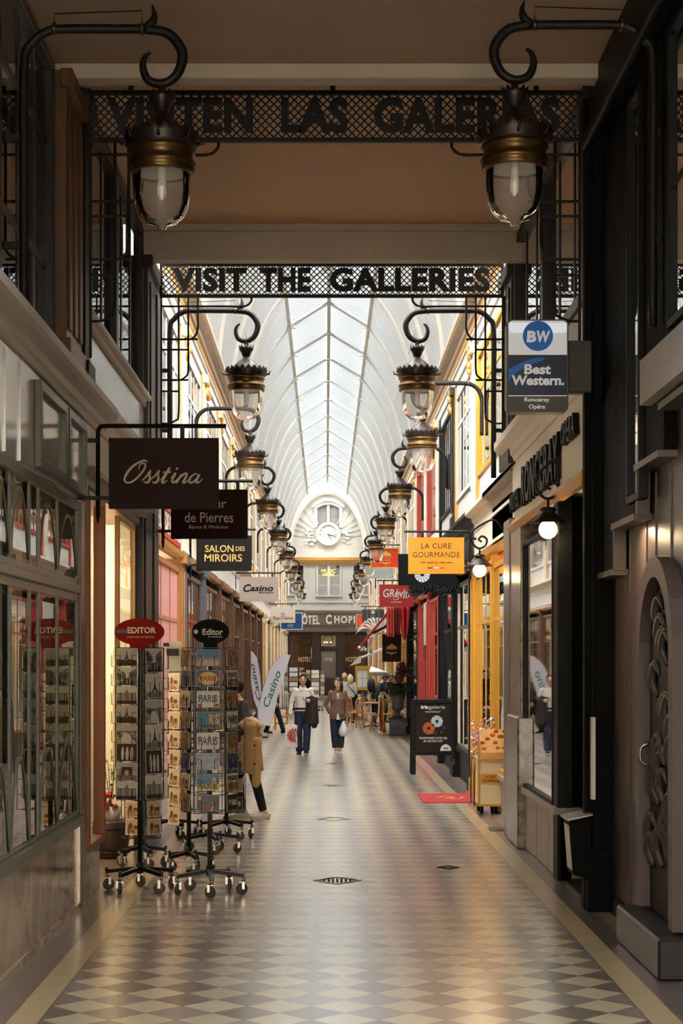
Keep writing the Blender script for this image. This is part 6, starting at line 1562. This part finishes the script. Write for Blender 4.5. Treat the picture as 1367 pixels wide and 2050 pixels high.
# wooden stand with cloth
D = 52
t = thing('clothes_stand', 'light wooden stand hung with pale cloth behind the larger flag', 'stand', (PX(568, D), D, 0))
q = MB(); X = lambda px: PX(px, D)
for px in (551, 575): q.box(X(px)-.03, X(px)+.03, D-.03, D+.03, 0, PZ(1388, D))
for py in (1420, 1437, 1450): q.box(X(551), X(575), D-.02, D+.02, PZ(py, D), PZ(py, D)+.05)
q.build('frame', oak, t)
drape('hanging_cloth', PX(563, D), PX(577, D), PZ(1386, D), PZ(1418, D), D-.08, mat('striped_cloth', 'b9b09c', .8, var=.4, scale=25), 'pale crumpled cloth hanging on the wooden stand', 'cloth', 3, .2, .06)
# ---------------------------------------------------------------- people
skin = mat('skin', 'b58a6b', .5, var=.06); skinp = mat('skin_pale', 'c79f82', .5, var=.06); hairb = mat('hair_black', '17110e', .65, var=.3, scale=40, spec=.15); hairbr = mat('hair_brown', '2b1a12', .4, var=.3, scale=40); hairbl = mat('hair_blonde', 'c4ad86', .5, var=.2, scale=40)
def remeshed(q, voxel, smooth=6, disp=0.0):
    me = bpy.data.meshes.new('r'); me.from_pydata(q.v, [], q.f); ob = bpy.data.objects.new('r', me); COL.objects.link(ob)
    r = ob.modifiers.new('r', 'REMESH'); r.mode = 'VOXEL'; r.voxel_size = voxel
    s = ob.modifiers.new('s', 'SMOOTH'); s.iterations = smooth; s.factor = .5
    if disp:
        tx = bpy.data.textures.new('folds', 'CLOUDS'); tx.noise_scale = .09; d = ob.modifiers.new('d', 'DISPLACE'); d.texture = tx; d.strength = disp; d.mid_level = .5
    dg = bpy.context.evaluated_depsgraph_get(); m2 = bpy.data.meshes.new_from_object(ob.evaluated_get(dg)); bpy.data.objects.remove(ob); bpy.data.meshes.remove(me)
    m2.polygons.foreach_set('use_smooth', [True]*len(m2.polygons)); return m2
def part(name, me, m, parent):
    me.materials.clear(); me.materials.append(m); me.name = name
    o = bpy.data.objects.new(name, me); COL.objects.link(o); o.parent = parent; return o
def head_mesh(q, c, R, fem=False):
    """skull, jaw, nose, brow, lips and ears as one closed shape around c; R turns it"""
    n, r = 28, 20; vs = []; fs = []
    for j in range(r+1):
        v = math.pi*j/r; z = -math.cos(v); s_ = math.sin(v)
        for i in range(n):
            a = 2*math.pi*i/n; x = s_*math.sin(a); y = -s_*math.cos(a)
            X = x*.076; Y = y*.096; Z = z*.118
            if z < 0: X *= 1-.30*(-z)**1.6; Y *= (1-.10*(-z)) if y < 0 else (1-.35*(-z))
            if y < -.3:
                fx = math.exp(-(X/.014)**2)
                Y -= .022*fx*math.exp(-((Z+.012)/.017)**2)+.010*fx*math.exp(-((Z-.012)/.02)**2)   # nose
                for sx in (-1, 1): Y += .008*math.exp(-((X-sx*.031)/.014)**2-((Z-.014)/.011)**2)    # eye sockets
                Y -= .006*math.exp(-(X/.02)**2-((Z+.052)/.010)**2)                                  # lips
                Y -= .006*math.exp(-(X/.022)**2-((Z+.095)/.016)**2)                                 # chin
            vs.append(Vector((X, Y, Z)))
    for j in range(r):
        for i in range(n): a = j*n+i; b = j*n+(i+1) % n; fs.append((a, b, b+n, a+n))
    T = Matrix.Translation(c) @ R
    q.T = T; q.add(vs, fs, True)
    for sx in (-1, 1): q.ell((sx*.076, .012, -.005), (.012, .018, .031), 10, 8)
    q.T = None
    return T
def hand(q, w, d, nrm, curl=.5, side=1):
    d = d.normalized(); nrm = (nrm-d*nrm.dot(d)).normalized(); ac = d.cross(nrm)*side
    T = Matrix.Translation(w+d*.045) @ Matrix((ac, d, nrm)).transposed().to_4x4(); q.T = T
    q.ell((0, 0, 0), (.040, .052, .016), 12, 8); q.T = None
    for k, (o, ln) in enumerate(((-.030, .058), (-.010, .072), (.010, .078), (.030, .070))):
        p = w+d*.085+ac*o; path = [p-d*.02, p]; ang = curl*.7
        for s_ in range(3):
            ang += curl*.55; p = p+(d*math.cos(ang)+nrm*math.sin(ang))*ln*(.42, .32, .26)[s_]; path.append(p)
        q.tube(path, [.010, .0095, .009, .008, .006], 8)
    p = w+d*.025+ac*.036; q.tube([p, p+ac*.022+d*.022+nrm*.01, p+ac*.028+d*.05+nrm*.03*curl], [.012, .011, .008], 8)
def human(label, loc, rz, sc_, pose, wear, voxel=.008, head_turn=(0, 0, 0), skin_m=None, fem=False, head_fwd=0.0):
    t = thing('person', label, 'person', loc, rz, world=False); t.scale = (sc_,)*3
    lean = pose.get('lean', 0.0); L = Matrix.Rotation(lean, 3, 'X'); pv = Vector((0, 0, .92))
    U = lambda x, y, z: pv+L @ (Vector((x, y, z))-pv)
    J = dict(pel=Vector((0, 0, .92)), waist=U(0, 0, 1.06), chest=U(0, 0, 1.24), top=U(0, .01, 1.37), nb=U(0, .01, 1.43), nk=U(0, -.005, 1.49), head=U(0, -.02-head_fwd, 1.585))
    sw = .145 if fem else .165
    for s_, k in ((-1, 'R'), (1, 'L')):
        J['sh'+k] = U(s_*sw, .01, 1.375); J['el'+k] = U(s_*(sw+.05), .03, 1.10); J['wr'+k] = U(s_*(sw+.055), -.03, .86)
        J['hip'+k] = Vector((s_*.085, 0, .90)); J['kn'+k] = Vector((s_*.09, -.015, .49)); J['an'+k] = Vector((s_*.09, .03, .085)); J['toe'+k] = Vector((0, -1, 0))
        J['hd'+k] = Vector((0, -.15, -1)); J['hn'+k] = Vector((-s_, 0, 0))
    for k, v in pose.items():
        if k in J: J[k] = Vector(v)
    Rh = L.to_4x4() @ Matrix.Rotation(head_turn[2], 4, 'Z') @ Matrix.Rotation(head_turn[0], 4, 'X') @ Matrix.Rotation(head_turn[1], 4, 'Y')
    q = MB()
    q.tube([J['pel']-Vector((0, 0, .06)), J['pel'], J['waist'], J['chest'], J['top'], J['nb'], J['nk'], J['head']], [(.12, .08), (.135, .09), (.115, .082), (.135, .095), (.13, .075), (.062, .058), (.052, .052), (.05, .05)], 16)
    for k in 'RL':
        q.tube([J['top'], J['sh'+k], J['el'+k], J['wr'+k]], [.05, .046, .036, .026], 12); q.ell(J['el'+k], .038, 10, 8)
        hand(q, J['wr'+k], J['hd'+k], J['hn'+k], pose.get('curl'+k, .5), 1 if k == 'R' else -1)
        q.tube([J['hip'+k], J['kn'+k], J['an'+k]], [.078, .05, .036], 12); q.ell(J['kn'+k], .05, 10, 8)
        q.ell(J['an'+k]+J['toe'+k]*.05+Vector((0, 0, -.04)), (.036, .08, .03), 10, 6)
    T = head_mesh(q, J['head'], Rh, fem)
    part('body', remeshed(q, voxel, 4), skin_m or skin, t)
    # face
    fm = MB(); fm.T = T
    for sx in (-1, 1): fm.ell((sx*.030, -.084, .014), (.012, .006, .006), 8, 6)
    fm.build('eyes', mat('eye_dark', '1c120d', .2), t); fm = MB(); fm.T = T
    for sx in (-1, 1): fm.tube([(sx*.016, -.092, .030), (sx*.032, -.090, .035), (sx*.047, -.080, .030)], .0035, 5)
    fm.build('eyebrows', wear['hair'], t); fm = MB(); fm.T = T
    fm.tube([(-.02, -.089, -.051), (0, -.097, -.050), (.02, -.089, -.051)], [.002, .0055, .002], 6); fm.build('mouth', mat('lip', '8a4a42', .4), t)
    # hair
    h = MB(); h.T = T; n = 26; r = 14; vs = []; fs = []
    style = wear.get('style', 'short')
    for j in range(r+1):
        v = math.pi*.62*j/r if style == 'short' else math.pi*.60*j/r
        for i in range(n):
            a = 2*math.pi*i/n; x = math.sin(v)*math.sin(a); y = -math.sin(v)*math.cos(a); z = math.cos(v)
            front = y < -.25 and z < .58-.25*abs(x)
            k = 1.13 if not front else .90
            if style == 'short' and z < .12 and y < .25: k = .9
            if style == 'short' and k > 1: k = 1.07+.06*max(0, z)
            vs.append((x*.076*k, y*.096*k+.004, z*.118*(1.10 if z > .3 else 1.0)*(1 if not front else .95)+.004))
    for j in range(r):
        for i in range(n): a = j*n+i; b = j*n+(i+1) % n; fs.append((a, a+n, b+n, b))
    h.add(vs, fs, True)
    if style == 'long':
        for sx in (-1, 1): h.tube([(sx*.06, .0, .06), (sx*.082, .02, -.03), (sx*.085, .03, -.13), (sx*.07, .035, -.22)], [(.03, .05), (.028, .062), (.032, .06), (.012, .03)], 10)
        h.tube([(0, .07, .05), (0, .095, -.05), (0, .10, -.15), (0, .09, -.22)], [(.06, .03), (.085, .035), (.09, .035), (.06, .02)], 12)
    if style == 'bun': h.ell((0, .04, .03), (.10, .11, .12), 16, 12); h.ell((0, .11, .0), (.08, .07, .09), 14, 10)
    h.build('hair', wear['hair'], t)
    # top
    q = MB(); hem = wear.get('hem', .90); tk = wear.get('thick', 1.0)
    q.tube([Vector((0, 0, hem)), J['pel']+Vector((0, 0, .03)), J['waist'], J['chest'], J['top'], J['nb']], [(.165*tk, .115*tk), (.16*tk, .112*tk), (.145*tk, .105*tk), (.158*tk, .112*tk), (.128*tk, .082*tk), (.060, .058)], 20)
    for k in 'RL':
        el, wr = J['el'+k], J['wr'+k]; e = wear.get('sleeve', 1.0)
        if e >= 1: pts, rr = [J['top'], J['sh'+k], el, wr+(el-wr)*.04], [.060, .058*tk, .050*tk, .039*tk]
        else: pts, rr = [J['top'], J['sh'+k], J['sh'+k]+(el-J['sh'+k])*.75], [.062, .060, .062]
        q.tube(pts, rr, 14); q.ell(J['sh'+k], .058*tk, 12, 8)
        if e >= 1: q.ell(el, .050*tk, 12, 8)
    part(wear.get('top_name', 'shirt'), remeshed(q, voxel, 4, .012), wear['top'], t)
    # trousers
    q = MB(); cuff = wear.get('cuff', .085)
    q.tube([J['pel']+Vector((0, 0, .08)), J['pel'], J['pel']-Vector((0, 0, .09)), J['pel']-Vector((0, 0, .17))], [(.142, .104), (.156, .115), (.15, .11), (.05, .07)], 18)
    for k in 'RL':
        a = J['an'+k]; kn = J['kn'+k]; low = a+(kn-a)*((cuff-.085)/.4)
        q.tube([J['hip'+k]+Vector((0, 0, .02)), J['hip'+k]-Vector((0, 0, .1)), kn, low], [.092, .094, wear.get('knee', .072), wear.get('cuff_r', .062)], 14)
    part('trousers', remeshed(q, voxel, 4, .010), wear['legs'], t)
    for k in 'RL':
        a = J['an'+k]; d = Vector(J['toe'+k]).normalized(); pit = d.z; ang = math.atan2(d.x, -d.y)
        s_ = MB(); s_.T = Matrix.Translation(a) @ Matrix.Rotation(ang, 4, 'Z') @ Matrix.Rotation(math.asin(max(-.9, min(.9, -pit))), 4, 'X')
        s_.tube([(0, .075, -.045), (0, .05, -.035), (0, -.02, -.035), (0, -.11, -.05), (0, -.175, -.054)], [(.030, .030), (.042, .056), (.044, .054), (.048, .040), (.032, .028)], 14, ref=(1, 0, 0)); s_.tube([(0, .02, -.02), (0, .025, .04)], [.043, .04], 12)
        sh = s_.build('shoe', wear['shoe'], t)
        s2 = MB(); s2.T = s_.T; s2.prism([(.045*math.sin(f)*(1.15 if math.cos(f) > 0 else 1), -.055-.135*math.cos(f)) for f in [6.283*i/20 for i in range(20)]], -.085, -.066, 'xy'); s2.build('sole', wear.get('sole', white), sh)
    if wear.get('belt'):
        b = MB(); b.tube([J['pel']+Vector((0, 0, .045)), J['pel']+Vector((0, 0, .085))], (.168, .122), 20); b.build('belt', black, t)
    if wear.get('collar'):
        for sx in (-1, 1):
            b = MB(); b.add([J['nb']+Vector((sx*.012, -.098, -.055)), J['nb']+Vector((sx*.070, -.092, -.06)), J['nb']+Vector((sx*.072, -.015, .040)), J['nb']+Vector((sx*.018, -.074, .012))], [(0, 1, 2, 3)])
            o = b.build('collar', wear['collar'], t); md = o.modifiers.new('s', 'SOLIDIFY'); md.thickness = .006
    return t, J
def strap(q, a, b_, sag=.0, r=.006): q.tube(cr([a, (Vector(a)+Vector(b_))/2+Vector((0, 0, -sag)), b_], 5), r, 6)
# man walking towards the viewer
navy = mat('navy_denim', '161c2c', .75, var=.2, scale=30); shirtm = mat('shirt_white', 'c9bfb2', .7, var=.06); jackb = mat('jacket_dark_brown', '2a1813', .75, var=.2)
zM = 37.9
pos = (PX(606, zM), zM, 0)
man, JM = human('man in white shirt and navy trousers carrying a dark jacket', pos, 0, 1.0,
    dict(elR=(-.245, .0, 1.10), wrR=(-.265, -.06, .86), hdR=(0, -.1, -1), curlR=1.0, elL=(.235, -.0, 1.12), wrL=(.10, -.20, 1.16), hdL=(-1, -.1, .25), hnL=(0, .3, .9), curlL=.8,
         knR=(-.09, -.06, .49), anR=(-.075, -.03, .085), knL=(.09, -.10, .50), anL=(.07, -.14, .10), toeL=(.1, -1, .12), toeR=(-.1, -1, 0)),
    dict(hair=hairb, top=shirtm, legs=navy, shoe=black, belt=True, collar=shirtm, hem=.93, knee=.082, cuff_r=.072), .0055, (-.08, .06, .05))
q = MB(); base = Vector(pos)
def cloth(q, cx, cy, zt, zb, w0, w1, depth, folds=3, seg=26, amp=.03):
    """hanging folded cloth: closed tube with fluted outline"""
    vs = []; fs = []; rws = 10
    for j in range(rws+1):
        g = j/rws
        for i in range(seg):
            a = 6.283*i/seg; w = w0+(w1-w0)*g; k = 1+amp/.1*math.sin(a*folds+g*2)*g*.6
            vs.append((cx+w*math.cos(a)*k, cy+depth*math.sin(a)*k, zt+(zb-zt)*g+.03*math.sin(a*2+1)*g))
    for j in range(rws):
        for i in range(seg): a = j*seg+i; b = j*seg+(i+1) % seg; fs.append((a, a+seg, b+seg, b))
    fs.append(tuple(range(seg))); fs.append(tuple(range(rws*seg+seg-1, rws*seg-1, -1)))
    return q.add(vs, fs, True)
X0 = base.x+.19; cloth(q, X0, zM-.12, 1.20, .66, .12, .13, .07, 4); cloth(q, X0+.05, zM-.11, .95, .60, .09, .06, .05, 3); q.tube([(X0-.13, zM-.12, 1.17), (X0, zM-.13, 1.215), (X0+.12, zM-.1, 1.17)], .055, 10)
o_ = q.build('jacket', jackb); tag(o_, "dark brown jacket draped over the walking man's forearm", 'jacket')
def at_person(base, sc_, v): return Vector(base)+Vector(v)*sc_
D = zM-.08
t = thing('tote_bag', "pale tote bag with red flower print in the walking man's hand", 'bag', (PX(583, D), D, .15))
q = MB(); x0, x1, zt, zb = PX(571, D), PX(595.5, D), PZ(1451, D), PZ(1497, D)
q.prism(roundrect(x0, x1, zb, zt, .03), D-.05, D+.05); q.build('bag_body', mat('tote_cream', 'cabdb0', .8, var=.12, scale=12), t, bevel=.02)
q = MB(); hx = base.x-.28
strap(q, (x0+.06, D-.03, zt-.01), (hx, D+.02, .80), -.0, .008); strap(q, (x1-.06, D-.03, zt-.01), (hx+.02, D+.02, .80), -.0, .008); q.build('handle', mat('tote_cream', 'cabdb0'), t)
q = MB(); fx, fz = PX(588.5, D), PZ(1472, D)
for k in range(14):
    a = 6.283*k/14; c_, s_ = math.cos(a), math.sin(a)
    if fx+c_*.155 > x1-.005: continue
    q.prism([(fx+c_*.055-s_*.012, fz+s_*.055+c_*.012), (fx+c_*.14-s_*.02, fz+s_*.14+c_*.02), (fx+c_*.155, fz+s_*.155), (fx+c_*.14+s_*.02, fz+s_*.14-c_*.02), (fx+c_*.055+s_*.012, fz+s_*.055-c_*.012)], D-.073, D-.07)
q.build('flower_petals', mat('petal_red', 'a3262c', .7, var=.3), t)
q = MB(); q.prism(ellipse(fx, fz, .05, .05, 18), D-.075, D-.072); q.build('flower_centre', mat('petal_gold', '9a6a1f', .7), t)
# woman walking beside him
zW = 37.9; posw = (PX(676, zW), zW, 0); wsc = .955
jbr = mat('jacket_brown', '6b5140', .75, var=.1)
wom, JW = human('woman in a brown button jacket and dark trousers carrying bags', posw, 0, wsc,
    dict(elR=(-.265, .10, 1.12), wrR=(-.17, .06, .92), hdR=(.6, .2, -.6), hnR=(0, .5, 0), elL=(.22, .03, 1.09), wrL=(.21, -.06, .84), hdL=(0, -.15, -1), curlL=1.0,
         knR=(-.07, -.05, .49), anR=(-.04, -.08, .085), knL=(.08, -.0, .49), anL=(.045, .02, .085)),
    dict(hair=hairbr, style='long', top=jbr, top_name='jacket', legs=mat('navy_trousers', '11131d', .75, var=.2), shoe=mat('pink_sneaker', 'b79f95', .6, var=.1), hem=.80, thick=1.10, cuff=.17, knee=.085, cuff_r=.075, collar=jbr), .0055, (0, .05, -.42), skinp, True)
B_ = lambda x, y, z: Vector((x, y, z))
q = MB()
for sx in (-1, 1):
    q.box(sx*.09-.05, sx*.09+.05, -.155, -.132, 1.19, 1.235, .004); q.box(sx*.095-.055, sx*.095+.055, -.145, -.122, .87, .905, .004)
q.build('pocket_flaps', mat('jacket_brown_dark', '5c4434', .75), wom)
q = MB(); q.prism([(-.03, 1.37), (.03, 1.37), (.012, 1.24), (-.008, 1.24)], -.142, -.128); q.prism([(-.008, .93), (.012, .93), (.045, .79), (-.03, .79)], -.14, -.125); q.build('white_shirt', white, wom)
q = MB()
for z in (1.2, 1.1, 1.0, .93): q.ell((0, -.142, z), (.009, .005, .009), 8, 6)
q.build('buttons', dkbrown, wom)
D = zW-.10
t = thing('plastic_bag', "white plastic bag hanging from the walking woman's hand", 'bag', (PX(688, D), D, .4))
q = MB(); c_ = P(687.5, 1462, D); q.lathe([(.005, -.13), (.06, -.125), (.10, -.06), (.095, .02), (.06, .10), (.025, .17), (.01, .2)], tuple(c_), 18); q.build('bag_body', mat('plastic_white', 'bfc0c4', .35, var=.12, scale=14), t)
hw = at_person(posw, wsc, (.21, -.10, .75)); q = MB(); strap(q, tuple(c_+Vector((0, 0, .18))), tuple(hw), 0, .008); q.build('handle', mat('plastic_white', 'bfc0c4'), t)
t = thing('paper_bag', "beige carrier bag hanging beside the woman's white plastic bag", 'bag', (PX(700, D), D, .5))
q = MB(); q.prism([(PX(695, D), PZ(1465, D)), (PX(706, D), PZ(1463, D)), (PX(703, D), PZ(1448, D)), (PX(696, D), PZ(1448, D))], D+.02, D+.09); q.build('bag_body', mat('paper_beige', 'a79a84', .7, var=.1), t, bevel=.008)
q = MB(); strap(q, (PX(697, D), D+.05, PZ(1448, D)), tuple(hw), 0, .005); strap(q, (PX(702, D), D+.05, PZ(1448, D)), tuple(hw), 0, .005); q.build('handle', mat('paper_beige', 'a79a84'), t)
# person at the racks, seen from behind
zL = 22.6; posl = (PX(497, zL), zL, 0)
dkgrey = mat('top_charcoal', '2f2a26', .8, var=.15); blk = mat('trousers_black', '100e0e', .8, var=.2)
lp, JL = human('person in charcoal top and black trousers bending towards the racks', posl, -1.15, 1.06,
    dict(lean=.28, elL=(.24, -.16, 1.05), wrL=(.20, -.40, 1.06), hdL=(0, -1, 0), hnL=(0, 0, -1), elR=(-.26, -.12, 1.02), wrR=(-.23, -.34, 1.0), hdR=(0, -1, -.1), hnR=(0, 0, -1),
         knR=(-.09, -.10, .49), anR=(-.09, -.04, .085), knL=(.09, .05, .48), anL=(.09, .16, .085)),
    dict(hair=hairb, style='bun', top=dkgrey, legs=blk, shoe=mat('sneaker_cream', 'c9bda8', .6, var=.1), thick=1.08, cuff=.11, knee=.062, cuff_r=.05, hem=.86), .007, (.15, 0, 0), skinp, True, .03)
q = MB(); cxx, dd_ = PX(502, zL-.3), zL-.3
cloth(q, cxx, dd_, 1.24, .62, .11, .13, .07, 4, amp=.04); cloth(q, cxx+.06, dd_-.02, 1.05, .45, .08, .05, .05, 3, amp=.04); q.tube(cr([(cxx-.12, dd_, 1.17), (cxx, dd_, 1.25), (cxx+.12, dd_, 1.15)], 4), .06, 10)
o_ = q.build('coat', mat('coat_tan', 'a98a5c', .75, var=.12)); tag(o_, 'tan coat hanging over the arm of the person at the racks', 'coat')
q = MB()
for z in (.95, .72): q.ell((cxx+.05, dd_-.11, z), (.014, .008, .014), 10, 6)
ob_ = q.build('buttons', dkbrown, o_)
# walker hidden by the larger feather flag
zF = 48.8; human('striding person hidden behind the larger feather flag, dark trousers showing', (PX(551, zF), zF, 0), math.pi/2, 1.0,
    dict(knR=(-.06, -.10, .50), anR=(-.06, -.22, .10), toeR=(0, -1, .25), knL=(.06, .12, .50), anL=(.06, .24, .10), toeL=(0, -1, -.15)), dict(hair=hairb, top=dkgrey, legs=blk, shoe=black), .009)
zk = 60; human('person in black behind the walking man, at the far card rack', (PX(608, zk), zk, 0), -.6, .99, dict(), dict(hair=hairb, top=black, legs=blk, shoe=black), .009, (.2, 0, 0))
zb_ = 57; human('blonde woman in white top seen from behind with a bag strap', (PX(701, zb_), zb_, 0), math.pi+.15, .91, dict(), dict(hair=hairbl, style='long', top=white, legs=blk, shoe=black), .009, (0, 0, 0), skinp, True)
q = MB(); bp = Vector((PX(701, zb_), zb_-.14, 0)); q.tube(cr([tuple(bp+Vector((-.10, 0, 1.26))), tuple(bp+Vector((.03, -.02, 1.08))), tuple(bp+Vector((.17, 0, .92)))], 5), (.012, .006), 6); q.box(bp.x+.15, bp.x+.23, bp.y-.02, bp.y+.16, .72, .93, .02); o_ = q.build('shoulder_bag', black); tag(o_, "black shoulder bag of the blonde woman", 'bag')
zb2 = 59; human('fair haired person in pale pink top beside the blonde woman', (PX(690, zb2), zb2, 0), math.pi-.3, .92, dict(), dict(hair=mat('hair_fair', 'a58a68', .5), style='bun', top=mat('top_pale_pink', 'd3b3a3', .7), legs=blk, shoe=black), .009, (0, 0, 0), skinp, True)
z1 = 56; human('man in dark grey shirt leaning over a cafe table with a backpack', (PX(750, z1), z1, 0), math.pi/2+.3, .96, dict(lean=.52, elL=(.24, -.42, 1.02), wrL=(.12, -.5, .82), elR=(-.24, -.42, 1.02), wrR=(-.15, -.5, .82)), dict(hair=hairb, top=mat('top_dark_grey', '2c2826', .8), legs=blk, shoe=black, sleeve=.5), .009)
q = MB(); q.ell((PX(743, z1), z1-.06, 1.22), (.13, .17, .23), 16, 12); o_ = q.build('backpack', mat('backpack_black', '17171c', .7, var=.2)); tag(o_, 'black backpack on the leaning man at the cafe table', 'backpack')
z2 = 57.5; human('man in black shirt leaning beside the one with the backpack', (PX(768, z2), z2, 0), math.pi/2-.5, .95, dict(lean=.38, elL=(.24, -.3, 1.05), wrL=(.12, -.4, .86), elR=(-.24, -.3, 1.05), wrR=(-.15, -.4, .86)), dict(hair=hairbr, top=black, legs=blk, shoe=black, sleeve=.5), .009)
# ---------------------------------------------------------------- light and camera
wd = bpy.data.worlds.new('overcast_sky'); SC.world = wd; wd.use_nodes = True
nt = wd.node_tree; bg = nt.nodes['Background']
tc = nt.nodes.new('ShaderNodeTexCoord'); sp = nt.nodes.new('ShaderNodeSeparateXYZ'); nt.links.new(tc.outputs['Generated'], sp.inputs[0])
f = mathn(nt, 'MULTIPLY', mathn(nt, 'MAXIMUM', sp.outputs[2], 0.0), 1.0)
nt.links.new(mixc(nt, f, 'f3efe8', 'eef3f8'), bg.inputs[0]); bg.inputs[1].default_value = 30.0
# warm lamps of the shops
lamp('shop_lamp', 'POINT', (-3.0, 17.4, 2.9), 170, CREAM, .15)
lamp('shop_lamp', 'POINT', (2.75, 22.6, 3.1), 60, WARM, .15)
lamp('shop_lamp', 'POINT', (3.2, 26.0, 2.9), 60, WARM, .15)
lamp('shop_lamp', 'POINT', (-3.0, 24.0, 2.9), 50, CREAM, .15)
lamp('wall_washer', 'AREA', (2.12, 12.9, 2.9), 5.0, WARM, .25, (0, math.radians(-20), 0))
for k in range(5): lamp('shop_lamp', 'POINT', (3.2, 52+8*k, 2.9), 60, WARM, .15)
for k in range(4): lamp('shop_lamp', 'POINT', (-3.0, 60+8*k, 2.9), 50, CREAM, .15)
lamp('hotel_lamp', 'POINT', (1.2, YE+1.0, 3.2), 4, WARM, .15)
lamp('shop_lamp', 'POINT', (-3.3, 12.2, 3.0), 25, WARM, .2)
cam = bpy.data.cameras.new('camera'); co = bpy.data.objects.new('camera', cam); COL.objects.link(co)
co.location = (0, 0, H); co.rotation_euler = (math.pi/2, 0, 0)
cam.sensor_fit = 'VERTICAL'; cam.sensor_height = 36.0; cam.lens = F/2050*36.0
cam.shift_x = (1367/2-CX)/2050; cam.shift_y = (CY-1025)/2050
cam.clip_end = 300; cam.clip_start = .05
SC.camera = co
SC.view_settings.view_transform = 'Standard'; SC.view_settings.look = 'None'; SC.view_settings.gamma = 1.0; SC.view_settings.exposure = 0.45
SC.view_settings.use_curve_mapping = False
SC.cycles.transparent_max_bounces = 24; SC.cycles.max_bounces = 10; SC.cycles.diffuse_bounces = 5; SC.cycles.glossy_bounces = 5
SC.cycles.sample_clamp_indirect = 8.0; SC.cycles.caustics_reflective = False; SC.cycles.caustics_refractive = False
